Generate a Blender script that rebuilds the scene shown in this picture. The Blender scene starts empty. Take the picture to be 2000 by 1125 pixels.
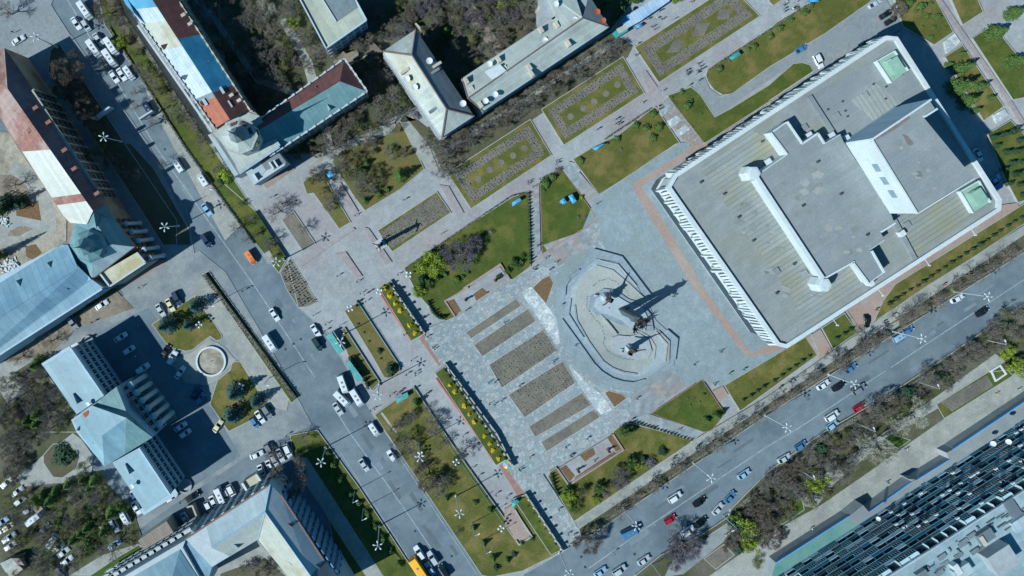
import bpy, math, random
from mathutils import Vector, Matrix
R = math.radians
# ------------------------------------------------------------------ camera, sky, sun, exposure
S = 0.16            # metres per photo pixel at ground level
HC = 213.0          # camera height
NX, NY = 785.0, 415.0   # photo pixel straight below the camera
scene = bpy.context.scene
root_col = scene.collection
cam = bpy.data.cameras.new("camera")
cam_o = bpy.data.objects.new("camera", cam)
root_col.objects.link(cam_o)
cam_o.location = (0, 0, HC)
cam_o.rotation_euler = (0, 0, 0)
cam.sensor_width = 36
cam.lens = 36 * HC / (2000 * S)
cam.shift_x = (1000 - NX) / 2000
cam.shift_y = -(562.5 - NY) / 2000
cam.clip_start = 1
cam.clip_end = 5000
scene.camera = cam_o
SUN_EL, SUN_AZ = 41.0, 27.7      # shadows fall towards +27.7 deg from +X
world = bpy.data.worlds.new("World")
scene.world = world
world.use_nodes = True
wn = world.node_tree
bg = wn.nodes["Background"]
sky = wn.nodes.new("ShaderNodeTexSky")
sky.sky_type = 'NISHITA'
sky.sun_disc = False
sky.sun_elevation = R(SUN_EL)
# nishita: rotation 0 puts the sun at +Y, growing clockwise seen from above
sky.sun_rotation = R(90 - (SUN_AZ + 180))
sky.air_density = 1.3
sky.dust_density = 0.2
sky.ozone_density = 4.0
tint = wn.nodes.new("ShaderNodeMix"); tint.data_type = 'RGBA'; tint.blend_type = 'MULTIPLY'; tint.inputs[0].default_value = 1.0
wn.links.new(sky.outputs[0], tint.inputs[6]); tint.inputs[7].default_value = (0.34, 1.08, 1.32, 1)
wn.links.new(tint.outputs[2], bg.inputs[0])
bg.inputs[1].default_value = 0.05
sun = bpy.data.lights.new("sun", 'SUN')
sun.energy = 4.6
sun.angle = R(0.5)
sun.color = (0.95, 1.0, 0.97)
sun_o = bpy.data.objects.new("sun", sun)
root_col.objects.link(sun_o)
dirv = Vector((math.cos(R(SUN_AZ)) * math.cos(R(SUN_EL)), math.sin(R(SUN_AZ)) * math.cos(R(SUN_EL)), -math.sin(R(SUN_EL))))
sun_o.rotation_euler = dirv.to_track_quat('-Z', 'Y').to_euler()
sun_o.location = (0, 0, 300)
vs = scene.view_settings
vs.view_transform = 'Standard'
vs.look = 'None'
vs.exposure = 0.32
vs.gamma = 1.0
scene.cycles.max_bounces = 4
scene.cycles.diffuse_bounces = 2
scene.cycles.glossy_bounces = 2
scene.cycles.transmission_bounces = 2
scene.cycles.transparent_max_bounces = 4
rnd = random.Random(7)
GRID = 33.3         # degrees: the town grid in world space

# ------------------------------------------------------------------ coordinates
def P(x, y, z=0.0):
    k = S * (1 - z / HC)
    return Vector(((x - NX) * k, -(y - NY) * k, z))

def L(s):
    """'t20 450,1110 ...' enlarged-tile coordinates, 'p x,y' photo pixels -> list of photo pixels"""
    ox = oy = 0.0; f = 1.0; out = []
    for w in s.split():
        if w == 'p': ox = oy = 0.0; f = 1.0
        elif w[0] == 't': ox, oy, f = 500.0 * int(w[1]), (0, 281, 562, 843)[int(w[2])], 1 / 3.99
        elif w == 'm': ox, oy, f = 1060.0, 480.0, .2577
        elif w == 'h': ox, oy, f = 1300.0, 60.0, .569
        elif w == 'k': ox, oy, f = 400.0, 200.0, .1511
        elif w == 'n': ox, oy, f = 120.0, 380.0, .16
        elif w == 'g': ox, oy, f = 180.0, 920.0, .26
        else:
            a, b = w.split(','); out.append((ox + float(a) * f, oy + float(b) * f))
    return out

# ------------------------------------------------------------------ materials
def hexc(h):
    v = [int(h[i:i + 2], 16) / 255 for i in (0, 2, 4)]
    l = [(c / 12.92 if c < .04045 else ((c + .055) / 1.055) ** 2.4) for c in v]
    if max(v) - min(v) < .13:       # greys tinted cool: the view's cool colour grading put into the base colours
        l = [l[0] * .96, l[1] * 1.04, l[2] * 1.10]
    k = sum(l) / 3
    if k > .45: l = [c * (.45 + (k - .45) * .55) / k for c in l]
    return tuple(l) + (1,)

MATS = {}
def M(name, c1, c2=None, scale=.5, rough=.85, bump=0.0, seams=None, brick=None, crazy=None, obj=False, metal=0, c3=None, spec=.3, bscale=None, seamcol=.6, detail=6, ang=GRID, trans=0, grain=None):
    """procedural material: two colours mixed by noise (+ broad blotches of a third), optional seam lines, slabs or crazy paving"""
    if name in MATS: return MATS[name]
    if grain is None: grain = 0 if (obj or metal) else (.3 if ('lawn' in name or 'grass' in name or name in ('soil', 'dirt', 'mulch')) else .13)
    m = bpy.data.materials.new(name); m.use_nodes = True
    nt = m.node_tree; N = nt.nodes; K = nt.links
    b = N["Principled BSDF"]
    b.inputs["Roughness"].default_value = rough
    b.inputs["Metallic"].default_value = metal
    b.inputs["Specular IOR Level"].default_value = spec
    if trans: b.inputs["Transmission Weight"].default_value = trans
    if obj:
        src = N.new("ShaderNodeTexCoord").outputs["Object"]
    else:
        src = N.new("ShaderNodeNewGeometry").outputs["Position"]
    mp = N.new("ShaderNodeMapping"); mp.inputs["Rotation"].default_value = (0, 0, -R(ang))
    K.new(src, mp.inputs[0]); vec = mp.outputs[0]
    def noise(sc, det=6, ro=.65):
        n = N.new("ShaderNodeTexNoise"); n.inputs["Scale"].default_value = sc
        n.inputs["Detail"].default_value = det; n.inputs["Roughness"].default_value = ro
        K.new(vec, n.inputs["Vector"]); return n.outputs[0]
    def ramp(v, lo, hi):
        r = N.new("ShaderNodeMapRange"); r.inputs["From Min"].default_value = lo; r.inputs["From Max"].default_value = hi
        K.new(v, r.inputs["Value"]); return r.outputs[0]
    def mix(f, a, bb, mode='MIX'):
        x = N.new("ShaderNodeMix"); x.data_type = 'RGBA'; x.blend_type = mode
        if isinstance(f, float): x.inputs[0].default_value = f
        else: K.new(f, x.inputs[0])
        for i, v in ((6, a), (7, bb)):
            if isinstance(v, tuple): x.inputs[i].default_value = v
            else: K.new(v, x.inputs[i])
        return x.outputs[2]
    c1 = hexc(c1) if isinstance(c1, str) else c1
    c2 = c1 if c2 is None else (hexc(c2) if isinstance(c2, str) else c2)
    nz = noise(scale, detail)
    col = mix(ramp(nz, .32, .68), c1, c2)
    if c3:
        col = mix(ramp(noise(scale * (.45 if 'lawn' in name else .17), 4), .47, .62), col, hexc(c3))
    def darker(fac, colr, amt):
        return mix(fac, colr, mix(1.0, colr, (amt, amt, amt, 1), 'MULTIPLY'))
    if brick:
        bt = N.new("ShaderNodeTexBrick"); K.new(vec, bt.inputs["Vector"])
        bt.inputs["Scale"].default_value = 1.0
        bt.inputs["Brick Width"].default_value = brick[0]; bt.inputs["Row Height"].default_value = brick[1]
        bt.inputs["Mortar Size"].default_value = brick[2] if len(brick) > 2 else .03
        bt.inputs["Color1"].default_value = (1, 1, 1, 1); v = brick[3] if len(brick) > 3 else .75
        bt.inputs["Color2"].default_value = (v, v, v, 1); bt.inputs["Mortar"].default_value = (.84, .84, .84, 1)
        col = mix(1.0, col, bt.outputs[0], 'MULTIPLY')
    if crazy:
        vo = N.new("ShaderNodeTexVoronoi"); vo.inputs["Scale"].default_value = crazy[0]; K.new(vec, vo.inputs["Vector"])
        rr = N.new("ShaderNodeValToRGB"); e = rr.color_ramp.elements
        e[0].color = hexc(crazy[1]); e[0].position = 0; e[1].color = hexc(crazy[2]); e[1].position = .4
        x = e.new(.6); x.color = hexc(crazy[3]); x = e.new(.85); x.color = hexc(crazy[4])
        rr.color_ramp.interpolation = 'CONSTANT'
        sp = N.new("ShaderNodeSeparateColor"); K.new(vo.outputs["Color"], sp.inputs[0]); K.new(sp.outputs[0], rr.inputs[0])
        col = mix(crazy[5] if len(crazy) > 5 else .75, col, rr.outputs[0])
        v2 = N.new("ShaderNodeTexVoronoi"); v2.feature = 'DISTANCE_TO_EDGE'; v2.inputs["Scale"].default_value = crazy[0]; K.new(vec, v2.inputs["Vector"])
        lt = N.new("ShaderNodeMath"); lt.operation = 'LESS_THAN'; lt.inputs[1].default_value = .05; K.new(v2.outputs["Distance"], lt.inputs[0])
        col = darker(lt.outputs[0], col, .72)
    if seams:
        sx = N.new("ShaderNodeSeparateXYZ"); K.new(vec, sx.inputs[0])
        for ax, sp_, w_ in seams:
            d = N.new("ShaderNodeMath"); d.operation = 'DIVIDE'; d.inputs[1].default_value = sp_; K.new(sx.outputs[ax], d.inputs[0])
            f = N.new("ShaderNodeMath"); f.operation = 'FRACT'; K.new(d.outputs[0], f.inputs[0])
            lt = N.new("ShaderNodeMath"); lt.operation = 'LESS_THAN'; lt.inputs[1].default_value = w_; K.new(f.outputs[0], lt.inputs[0])
            fl = N.new("ShaderNodeMath"); fl.operation = 'FLOOR'; K.new(d.outputs[0], fl.inputs[0])
            wh = N.new("ShaderNodeTexWhiteNoise"); wh.noise_dimensions = '1D'; K.new(fl.outputs[0], wh.inputs["W"])
            col = mix(1.0, col, mix(wh.outputs[0], (.9, .9, .9, 1), (1.05, 1.05, 1.05, 1)), 'MULTIPLY')
            col = darker(lt.outputs[0], col, seamcol)
    if grain:      # fine mottling: grit, wear, tufts
        gn = noise(2.3, 5, .75)
        g1 = N.new("ShaderNodeMapRange"); g1.inputs["From Min"].default_value = .33; g1.inputs["From Max"].default_value = .67
        g1.inputs["To Min"].default_value = 1 - grain; g1.inputs["To Max"].default_value = 1 + grain * .9; K.new(gn, g1.inputs["Value"])
        cg = N.new("ShaderNodeCombineColor"); [K.new(g1.outputs[0], cg.inputs[i]) for i in range(3)]
        col = mix(1.0, col, cg.outputs[0], 'MULTIPLY')
        wn_ = noise(.05, 4, .6); g2 = N.new("ShaderNodeMapRange"); g2.inputs["From Min"].default_value = .35; g2.inputs["From Max"].default_value = .65
        g2.inputs["To Min"].default_value = .93; g2.inputs["To Max"].default_value = 1.07; K.new(wn_, g2.inputs["Value"])
        c2g = N.new("ShaderNodeCombineColor"); [K.new(g2.outputs[0], c2g.inputs[i]) for i in range(3)]
        col = mix(1.0, col, c2g.outputs[0], 'MULTIPLY')
    K.new(col, b.inputs["Base Color"])
    if bump:
        bn = N.new("ShaderNodeBump"); bn.inputs["Strength"].default_value = min(1, bump); bn.inputs["Distance"].default_value = .25 * bump
        K.new(noise(bscale or scale * 4, 4), bn.inputs["Height"]); K.new(bn.outputs[0], b.inputs["Normal"])
    MATS[name] = m
    return m

asphalt = M('asphalt', '606c73', '717b80', .35, .9, .1, c3='5a656d')
asphalt_old = M('asphalt_old', '7c8081', '8c8e8c', .5, .9, .15, c3='70757a')
cobble = M('cobble', '74797c', '8b8e8e', .9, .9, .2, c3='818486')
concrete = M('concrete', '908f89', 'a29f97', .6, .9, .1, brick=(1.2, .9, .05, .92), c3='86857f')
paving = M('paving', '8d8f90', 'a2a2a0', .22, .85, .05, brick=(.9, .9, .04, .86), c3='958d8c')
paving_pink = M('paving_pink', '938886', '9d918f', .5, .85, .05, brick=(.9, .9, .04, .85))
granite = M('granite', '7f8b90', '919a9c', .35, .8, .1, brick=(.7, .7, .05, .85), c3='838d8c')
flag = M('flagstone', '848d90', '979b9a', .3, .85, .1, crazy=(1.05, '7d888b', '8f9798', 'a5a7a4', '9a8f8b', .55))
flag_grid = M('flag_grid', '848d90', '979b9a', .4, .85, .1, brick=(1.9, 1.2, .05, .72), c3='9a8f8a')
white_stone = M('white_stone', 'b3b6b3', 'c4c4c0', .8, .8, .2, crazy=(.9, '9aa2a5', 'c0c1bd', 'd5d4cf', 'aeafab', .8))
brickpave = M('brickpave', 'a48d82', '9c877e', .7, .85, .05, brick=(.5, .25, .03, .8), c3='a29086')
terrace = M('terrace', '938681', '887f7c', 1.0, .85, .1, crazy=(1.6, '83807e', '9c8b85', '8f8985', 'a49690', .7))
lawn = M('lawn', '4a5222', '5b5c2c', .28, .95, .4, c3='6f663b', bscale=5)
lawn_green = M('lawn_green', '3c4c1c', '4a5722', .35, .95, .4, c3='5b5d2c', bscale=5)
glass_grey = M('grey_glass', '74858d', '84949b', 1, .3)
lawn_dry = M('lawn_dry', '605a32', '6a613a', .35, .95, .4, c3='585e35', bscale=5)
lawn_vivid = M('lawn_vivid', '344e18', '42581f', .5, .95, .4, bscale=5)
dirtgrass = M('dirtgrass', '574f3e', '4a4d36', .4, .95, .5, c3='625947', bscale=4)
scrub = M('scrub_grass', '514d3a', '3f4a28', .3, .95, .5, c3='5f5a4c', bscale=4)
dirt = M('dirt', '7b6e5f', '8d8070', .6, .95, .5, c3='6a6053', bscale=4)
soil = M('soil', '6c665b', '787063', 1.2, .95, .5, c3='655f58', bscale=4)
mulch = M('mulch', '7a6247', '5f4c38', 2.2, .95, .6)
sand = M('sand', '938b7c', 'a59c8c', .7, .95, .4, c3='7b7164', grain=.25)
kerbm = M('kerb_stone', '94958f', 'a3a29b', .9, .85)
pinkstone = M('pink_stone', '8f7068', '9a7b72', .8, .8, brick=(1, .6, .03, .85))
paint_line = M('road_paint', 'a1a7a9', '6f797f', .7, .8, grain=.2)
basin_floor = M('basin_floor', '939692', 'a09f97', .5, .85, .1, c3='8b8f8b')
basin_stone = M('basin_stone', '7f8b92', '8d989d', .6, .8, .1, brick=(1.6, .6, .04, .85))
bronze = M('bronze', '33302e', '463c35', 2, .5, .1, metal=.15, obj=True)
white_con = M('white_concrete', 'c5c9c8', 'd3d6d5', .3, .7, .05, c3='babfbf')
roof_bit = M('bitumen_roof', '828584', '91928f', .3, .9, .1, brick=(9, 1.15, .04, .93), c3='82847a')
roof_bit2 = M('bitumen_plain', '7e8382', '8c8f8f', .25, .9, .1, brick=(9, 1.15, .04, .93), c3='7e8384')
roof_lines = M('bitumen_seams', '828582', '91928e', .35, .9, .1, seams=((1, 1.35, .09),), seamcol=.5, c3='8d8b78')
roof_lines_x = M('bitumen_seams_across', '8a8d89', '999a94', .35, .9, .1, seams=((0, 1.35, .09),), seamcol=.5)
roof_green = M('green_roof', '7fa08c', '8cab97', .6, .85)
glassm = M('window_glass', '1b2933', '24343f', 1, .12, spec=.6)
glass_teal = M('teal_glass', '4e9a9a', '69adab', .6, .25, spec=.6, seams=((0, 1.0, .1),))
wall_brown = M('brown_plaster', '92816f', 'a08f7e', .5, .9, c3='7c675a')
wall_beige = M('beige_plaster', 'a49c8c', 'b3aa9a', .5, .9, c3='948b7d')
wall_white = M('white_plaster', 'a7adaf', 'b5babc', .5, .85, c3='aab0b3')
wall_blue = M('pale_plaster', '9fb2bd', 'aebec6', .5, .85)
wall_grey = M('grey_plaster', '8d9193', '9da0a0', .5, .9)
r_terra = M('terracotta_tiles', '936d66', '825d56', .9, .85, .2, seams=((0, .9, .1), (1, .6, .12)), c3='a08880', seamcol=.8)
r_plum = M('plum_tiles', '7b6164', '6b5457', .9, .85, .2, seams=((0, .9, .1), (1, .6, .12)), c3='836c6f', seamcol=.8)
r_maroon = M('maroon_tiles', '6e4a48', '5d3d3d', .7, .8, .2, seams=((0, .7, .12), (1, .9, .1)), seamcol=.78)
r_cream = M('cream_sheet', 'c4c1b8', 'b7b4ab', .5, .8, seams=((0, 1.0, .06),), seamcol=.9)
r_teal = M('teal_metal', '66898f', '74969b', .4, .5, seams=((0, 1.4, .07),), c3='5c8088', seamcol=.72)
r_teal_y = M('teal_metal_across', '66898f', '74969b', .4, .5, seams=((1, 1.4, .07),), c3='5c8088', seamcol=.72)
r_lblue = M('pale_blue_metal', '7095a8', '7da0b1', .4, .5, seams=((0, 2.0, .06),), c3='678ca1', seamcol=.65)
r_white = M('white_metal', 'a4afb5', 'b6bfc4', .6, .5, seams=((0, 1.0, .1),), seamcol=.7, c3='94a2ab')
r_blue = M('blue_metal', '3582a6', '4090b2', .4, .5, seams=((0, 1.1, .05),), c3='2f789c', seamcol=.9)
r_beige = M('beige_metal', 'a3a498', 'adada0', .6, .6, seams=((0, 1.0, .08),), c3='9b927b', seamcol=.85)
r_rust = M('rust_metal', '9d5f4b', '8c5344', .8, .7, seams=((0, 1.0, .07),), seamcol=.85)
r_grey = M('grey_metal', 'a0a59f', 'adb0a8', .5, .6, seams=((0, .9, .09),), c3='92968f', seamcol=.82)
r_greyy = M('grey_metal_across', 'a0a59f', 'adb0a8', .5, .6, seams=((1, .9, .09),), c3='92968f', seamcol=.82)
r_slate = M('slate_metal', '6f787c', '7b8386', .6, .7, seams=((0, 1.6, .05),), c3='656e74', seamcol=.8)
r_cyan = M('cyan_metal', '688c9b', '7397a5', .4, .5, seams=((0, 1.5, .05),), seamcol=.85, c3='5f8494')
r_silver = M('silver_metal', '9fabae', 'acb6b8', .4, .5, seams=((0, 1.5, .05),), seamcol=.85, c3='94a2a8')
r_brown = M('brown_corrugated', '83746b', '8f8077', .6, .7, seams=((0, .8, .2), (1, 2.5, .05)), seamcol=.75)
chimney_m = M('chimney_plaster', 'a79c8c', 'b8ad9c', .9, .9)
rust_plain = M('rust_plain', '8d4a3c', '9d5746', 1.2, .8)
dishm = M('dish_white', 'd8dadc', 'e3e4e6', 1, .5)
metal_d = M('dark_metal', '3a3f44', '4a4f54', 1, .5)
pole_m = M('pole_paint', 'aab0b3', 'bcc1c3', 1, .5)
tealpaint = M('teal_paint', '2f8f8f', '3f9d9a', .8, .6)
bluepaint = M('blue_tarp', '3f93c4', '52a4d2', .8, .6, bump=.1)
corrug = M('corrugated_cladding', 'a9bccb', 'b7c7d3', .5, .6, seams=((0, .8, .25),), seamcol=.72)

# ------------------------------------------------------------------ object helpers
def tag(o, label=None, cat=None, group=None, kind=None):
    if label: o['label'] = label
    if cat: o['category'] = cat
    if group: o['group'] = group
    if kind: o['kind'] = kind
    return o

def empty(name, loc, label=None, cat=None, group=None):
    o = bpy.data.objects.new(name, None)
    root_col.objects.link(o); o.location = loc
    o.empty_display_size = .5
    return tag(o, label, cat, group)

def wloc(o):
    v = Vector(o.location)
    p = o.parent
    while p is not None: v = v + Vector(p.location); p = p.parent
    return v

def link_mesh(name, verts, faces, mats, parent=None, fm=None, smooth=False, origin=None):
    """verts in WORLD space; parent chain is unrotated while building"""
    off = wloc(parent) if parent else Vector((0, 0, 0))
    if origin is not None: off = off + Vector(origin) if parent else Vector(origin)
    me = bpy.data.meshes.new(name)
    me.from_pydata([tuple(Vector(v) - off) for v in verts], [], faces)
    if not isinstance(mats, (list, tuple)): mats = [mats]
    for m in mats: me.materials.append(m)
    if fm: me.polygons.foreach_set('material_index', fm)
    if smooth: me.polygons.foreach_set('use_smooth', [True] * len(me.polygons))
    me.update()
    o = bpy.data.objects.new(name, me)
    root_col.objects.link(o)
    if parent: o.parent = parent
    if origin is not None: o.location = origin
    return o

def copy_tree(o, parent=None):
    c = o.copy(); root_col.objects.link(c); c.parent = parent
    for ch in o.children: copy_tree(ch, c)
    return c

class MB:
    """collects shapes in world (or local) space"""
    def __init__(s): s.v = []; s.f = []; s.m = []
    def add(s, vs_, fs_, mi=0):
        n = len(s.v); s.v += [Vector(v) for v in vs_]
        for f in fs_: s.f.append(tuple(n + i for i in f)); s.m.append(mi)
        return s
    def box(s, c, d, rot=0, mi=0, top=1.0):
        """box centred in xy at c with its base at c.z; d=(lx,ly,lz); top = taper"""
        cx, cy, cz = c; a = R(rot); ca, sa = math.cos(a), math.sin(a); vv = []
        for z, t in ((0, 1), (d[2], top)):
            for x, y in ((-1, -1), (1, -1), (1, 1), (-1, 1)):
                x, y = x * d[0] / 2 * t, y * d[1] / 2 * t
                vv.append((cx + x * ca - y * sa, cy + x * sa + y * ca, cz + z))
        return s.add(vv, [(3, 2, 1, 0), (4, 5, 6, 7), (0, 1, 5, 4), (1, 2, 6, 5), (2, 3, 7, 6), (3, 0, 4, 7)], mi)
    def prism(s, xy, z0, z1, mi=0, mtop=None):
        n = len(xy)
        ar = sum(xy[i][0] * xy[(i + 1) % n][1] - xy[(i + 1) % n][0] * xy[i][1] for i in range(n))
        if ar < 0: xy = xy[::-1]
        b = len(s.v); s.v += [Vector((p[0], p[1], z0)) for p in xy] + [Vector((p[0], p[1], z1)) for p in xy]
        s.f.append(tuple(b + n + i for i in range(n))); s.m.append(mi if mtop is None else mtop)
        for i in range(n):
            j = (i + 1) % n; s.f.append((b + i, b + j, b + n + j, b + n + i)); s.m.append(mi)
        return s
    def tube(s, a, b, r0, r1, n=6, mi=0, cap=True):
        a, b = Vector(a), Vector(b); d = (b - a)
        if d.length < 1e-6: return s
        d.normalize(); u = d.orthogonal().normalized(); w = d.cross(u); vv = []
        for c, r in ((a, r0), (b, r1)):
            for i in range(n):
                t = 2 * math.pi * i / n; vv.append(c + (u * math.cos(t) + w * math.sin(t)) * r)
        fs = [(i, (i + 1) % n, n + (i + 1) % n, n + i) for i in range(n)]
        if cap: fs += [tuple(range(n))[::-1], tuple(range(n, 2 * n))]
        return s.add(vv, fs, mi)
    def lathe(s, c, prof, n=12, mi=0, sy=1.0):
        c = Vector(c); vv = []
        for r, z in prof:
            for i in range(n):
                t = 2 * math.pi * i / n; vv.append(c + Vector((r * math.cos(t), r * sy * math.sin(t), z)))
        fs = []
        for k in range(len(prof) - 1):
            for i in range(n):
                j = (i + 1) % n; fs.append((k * n + i, k * n + j, (k + 1) * n + j, (k + 1) * n + i))
        fs.append(tuple(range(n))[::-1]); fs.append(tuple(range((len(prof) - 1) * n, len(prof) * n)))
        return s.add(vv, fs, mi)
    def build(s, name, mats, parent=None, smooth=False, origin=None):
        return link_mesh(name, s.v, s.f, mats, parent, s.m, smooth, origin)

def cen(xy):
    return Vector((sum(p[0] for p in xy) / len(xy), sum(p[1] for p in xy) / len(xy), 0))

_layer = [0]
def surf(name, s, mat, base=.12, kind='structure', kerb=None, kw=.18, label=None, cat=None, name_k='kerb'):
    """a slab of ground surface; each lies some mm above the one before it"""
    pts = L(s) if isinstance(s, str) else s
    _layer[0] += 1
    z = base + .004 * _layer[0]
    xy = [P(*p).to_2d() for p in pts]
    mb = MB().prism(xy, -.3, z)
    o = mb.build(name, mat); tag(o, label, cat, kind=kind)
    if kerb:
        n = len(xy)
        if sum(xy[i][0] * xy[(i + 1) % n][1] - xy[(i + 1) % n][0] * xy[i][1] for i in range(n)) < 0: xy = xy[::-1]
        vv = []; fs = []
        outer = []
        for i in range(n):
            a, b, c = xy[i - 1], xy[i], xy[(i + 1) % n]
            d1 = (b - a).normalized(); d2 = (c - b).normalized()
            n1 = Vector((d1.y, -d1.x)); n2 = Vector((d2.y, -d2.x)); nn = (n1 + n2)
            nn = nn.normalized() if nn.length > .1 else n1
            outer.append((nn, max(.5, nn.dot(n1))))
        for i in range(n):
            nn, k = outer[i]
            for off, zz in ((-.02, z - .01), (-.02, z + .06), (kw, z + .06), (kw, -.29)):
                q = xy[i] + nn * off / k; vv.append((q.x, q.y, zz))
        for i in range(n):
            j = (i + 1) % n
            for k in range(3): fs.append((4 * i + k, 4 * i + k + 1, 4 * j + k + 1, 4 * j + k))
        k_o = link_mesh(name_k, vv, fs, kerb); k_o['kind'] = 'structure'
    return o

def faces3(mb, pts, mi=0):
    """one face given as (px,py,z) points"""
    mb.add([P(*p) for p in pts], [tuple(range(len(pts)))], mi)

def walls(parent, s, h, mat, name='wall', z0=-.3):
    xy = [P(x, y, h).to_2d() for x, y in (L(s) if isinstance(s, str) else s)]
    return MB().prism(xy, z0, h - .04).build(name, mat, parent)

def lerp(a, b, t): return tuple(a[i] + (b[i] - a[i]) * t for i in range(len(a)))

def slope(parent, eA, eB, rA, rB, ze, zr, panels, name='roof', thick=.12):
    """a roof slope from eave line eA-eB up to ridge line rA-rB, split along its length into panels of different cover"""
    out = []
    for k, (t0, t1, mt) in enumerate(panels):
        up = .02 * (k % 2)
        c = [P(*lerp(eA, eB, t0), ze), P(*lerp(eA, eB, t1), ze), P(*lerp(rA, rB, t1), zr), P(*lerp(rA, rB, t0), zr)]
        top = [v + Vector((0, 0, thick + up)) for v in c]
        mb = MB(); mb.add(c + top, [(3, 2, 1, 0), (4, 5, 6, 7), (0, 1, 5, 4), (1, 2, 6, 5), (2, 3, 7, 6), (3, 0, 4, 7)])
        out.append(mb.build(name, mt, parent))
    return out

def roofpoly(parent, pts, mat, name='roof', thick=.12):
    """closed roof sheet through (px,py,z) points"""
    c = [P(*p) for p in pts]; n = len(c)
    mb = MB(); mb.add(c + [v + Vector((0, 0, thick)) for v in c],
                      [tuple(range(n))[::-1], tuple(range(n, 2 * n))] + [(i, (i + 1) % n, n + (i + 1) % n, n + i) for i in range(n)])
    return mb.build(name, mat, parent)

def boxpart(parent, name, px, py, z, d, mat, rot=GRID, top=1.0, mats=None):
    c = P(px, py, z); mb = MB().box((c.x, c.y, z), d, rot, top=top)
    return mb.build(name, mat, parent)

WINM = {}
def windows(parent, a, b, z0, z1, rows, cols, w=1.3, h=1.7, frame=None, proud=.05, name='window', sill=True, skip=None, limit=None):
    """a grid of windows on the wall over ground line a-b (world xy), outward normal on the right of a->b"""
    a, b = Vector(a[:2]), Vector(b[:2]); d = (b - a); ln = d.length; d.normalize(); nrm = Vector((d.y, -d.x))
    frame = frame or wall_white
    ang = math.atan2(d.y, d.x)
    key = (w, h, frame.name, proud)
    if key not in WINM:
        mb = MB()
        t = .12
        mb.box((0, 0, 0), (w + .24, proud * 2, t), mi=0); mb.box((0, 0, h + t), (w + .24, proud * 2, t), mi=0)
        for sx in (-1, 1): mb.box((sx * (w / 2 + .06), 0, t), (t, proud * 2, h), mi=0)
        mb.box((0, 0, t), (.07, proud * 1.6, h), mi=0)
        mb.box((-(w + .07) / 4 + .0, 0, t), ((w - .07) / 2, proud * 1.0, h), mi=1); mb.box(((w + .07) / 4, 0, t), ((w - .07) / 2, proud * 1.0, h), mi=1)
        mb.box((0, -.1, -.08), (w + .5, .3, .08), mi=0)
        me = bpy.data.meshes.new(name); me.from_pydata([tuple(v) for v in mb.v], [], mb.f)
        me.materials.append(frame); me.materials.append(glassm); me.polygons.foreach_set('material_index', mb.m); WINM[key] = me
    base = wloc(parent); n = 0
    for r in range(rows):
        z = z0 + (z1 - z0) * (r + .5) / rows - h / 2
        for c in range(cols):
            if skip and skip(r, c): continue
            if limit is not None and n >= limit: return
            q = a + d * ln * (c + .5) / cols + nrm * (proud * .5)
            o = bpy.data.objects.new(name, WINM[key]); root_col.objects.link(o); o.parent = parent
            o.location = (q.x - base.x, q.y - base.y, z - base.z); o.rotation_euler = (0, 0, ang); n += 1

def G(px, py, h):
    """world xy of the ground foot below a roof point seen at px,py with height h"""
    return P(px, py, h).to_2d()
# ------------------------------------------------------------------ ground, roads, lawns
g = MB(); g.add([(-2500, -2500, 0), (2500, -2500, 0), (2500, 2500, 0), (-2500, 2500, 0)], [(0, 1, 2, 3)])
tag(g.build('road', asphalt), kind='structure')

# paving over the whole central zone
surf('pavement', 'p 499,411 560,501 583,600 640,650 728,809 788,893 941,1121 941,1400 1012,1400 1022,1121 1100,1076 1500,808 2000,490 2400,230 2400,-200 430,-200 430,100 440,360', paving, base=.10, kerb=kerbm)
# block of yards and groves behind the long buildings
surf('grove_ground', 'p 262,-250 412,-250 770,-250 1190,-250 1260,-30 1192,58 925,232 868,290 822,205 745,240 655,300 560,300 470,200 360,0', scrub)
surf('yard_path', 'p 545,40 560,35 610,120 655,300 640,300 590,120', concrete)
surf('yard_path', 'p 400,20 412,16 505,150 610,190 606,200 500,162', concrete)
surf('yard_path', 'p 880,-20 905,-20 960,60 1000,120 990,128 935,70', dirt)
surf('yard_path', 'p 700,110 745,70 760,90 720,125', sand)
# verge between main street and the long mixed-roof building
surf('sidewalk', 'p 228,-250 300,-250 440,110 420,290 499,411 440,470 300,215 180,-100', concrete, base=.11)
surf('verge_lawn', 'p 186,-40 222,-40 250,40 330,165 415,290 500,415 560,505 545,532 498,472 363,285 205,48', lawn_green, kerb=kerbm)
surf('verge_lawn', 'p 203,-10 222,-10 300,120 250,85', dirtgrass)
surf('flower_bed', 't11 190,1000 270,890 410,1120 t12 405,5 480,110 400,145 330,152 240,5', soil, kerb=kerbm)
surf('verge_path', 'p 512,497 526,489 537,508 523,516', concrete)
# west bank of the main street (in front of the tiled-roof building)
surf('pavement', 'p -400,-300 90,-300 60,-60 130,60 142,72 290,281 372,450 382,505 347,560 262,602 190,500 60,150 -400,-60', asphalt_old, base=.10)
surf('forecourt', 'p -60,-100 135,-60 100,10 140,72 105,92 60,108 0,100 -60,120', cobble)
surf('sidewalk', 'p 118,83 138,70 268,281 300,330 372,455 378,505 356,506 280,330 250,285', cobble)
surf('dark_lawn', 'p 100,98 116,86 250,290 345,430 345,478 320,478 205,300 95,140', dirtgrass, kerb=kerbm)
surf('dark_lawn', 'p 212,290 236,300 330,452 347,478 372,478 370,452 300,330 255,281 240,281', dirtgrass)
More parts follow.
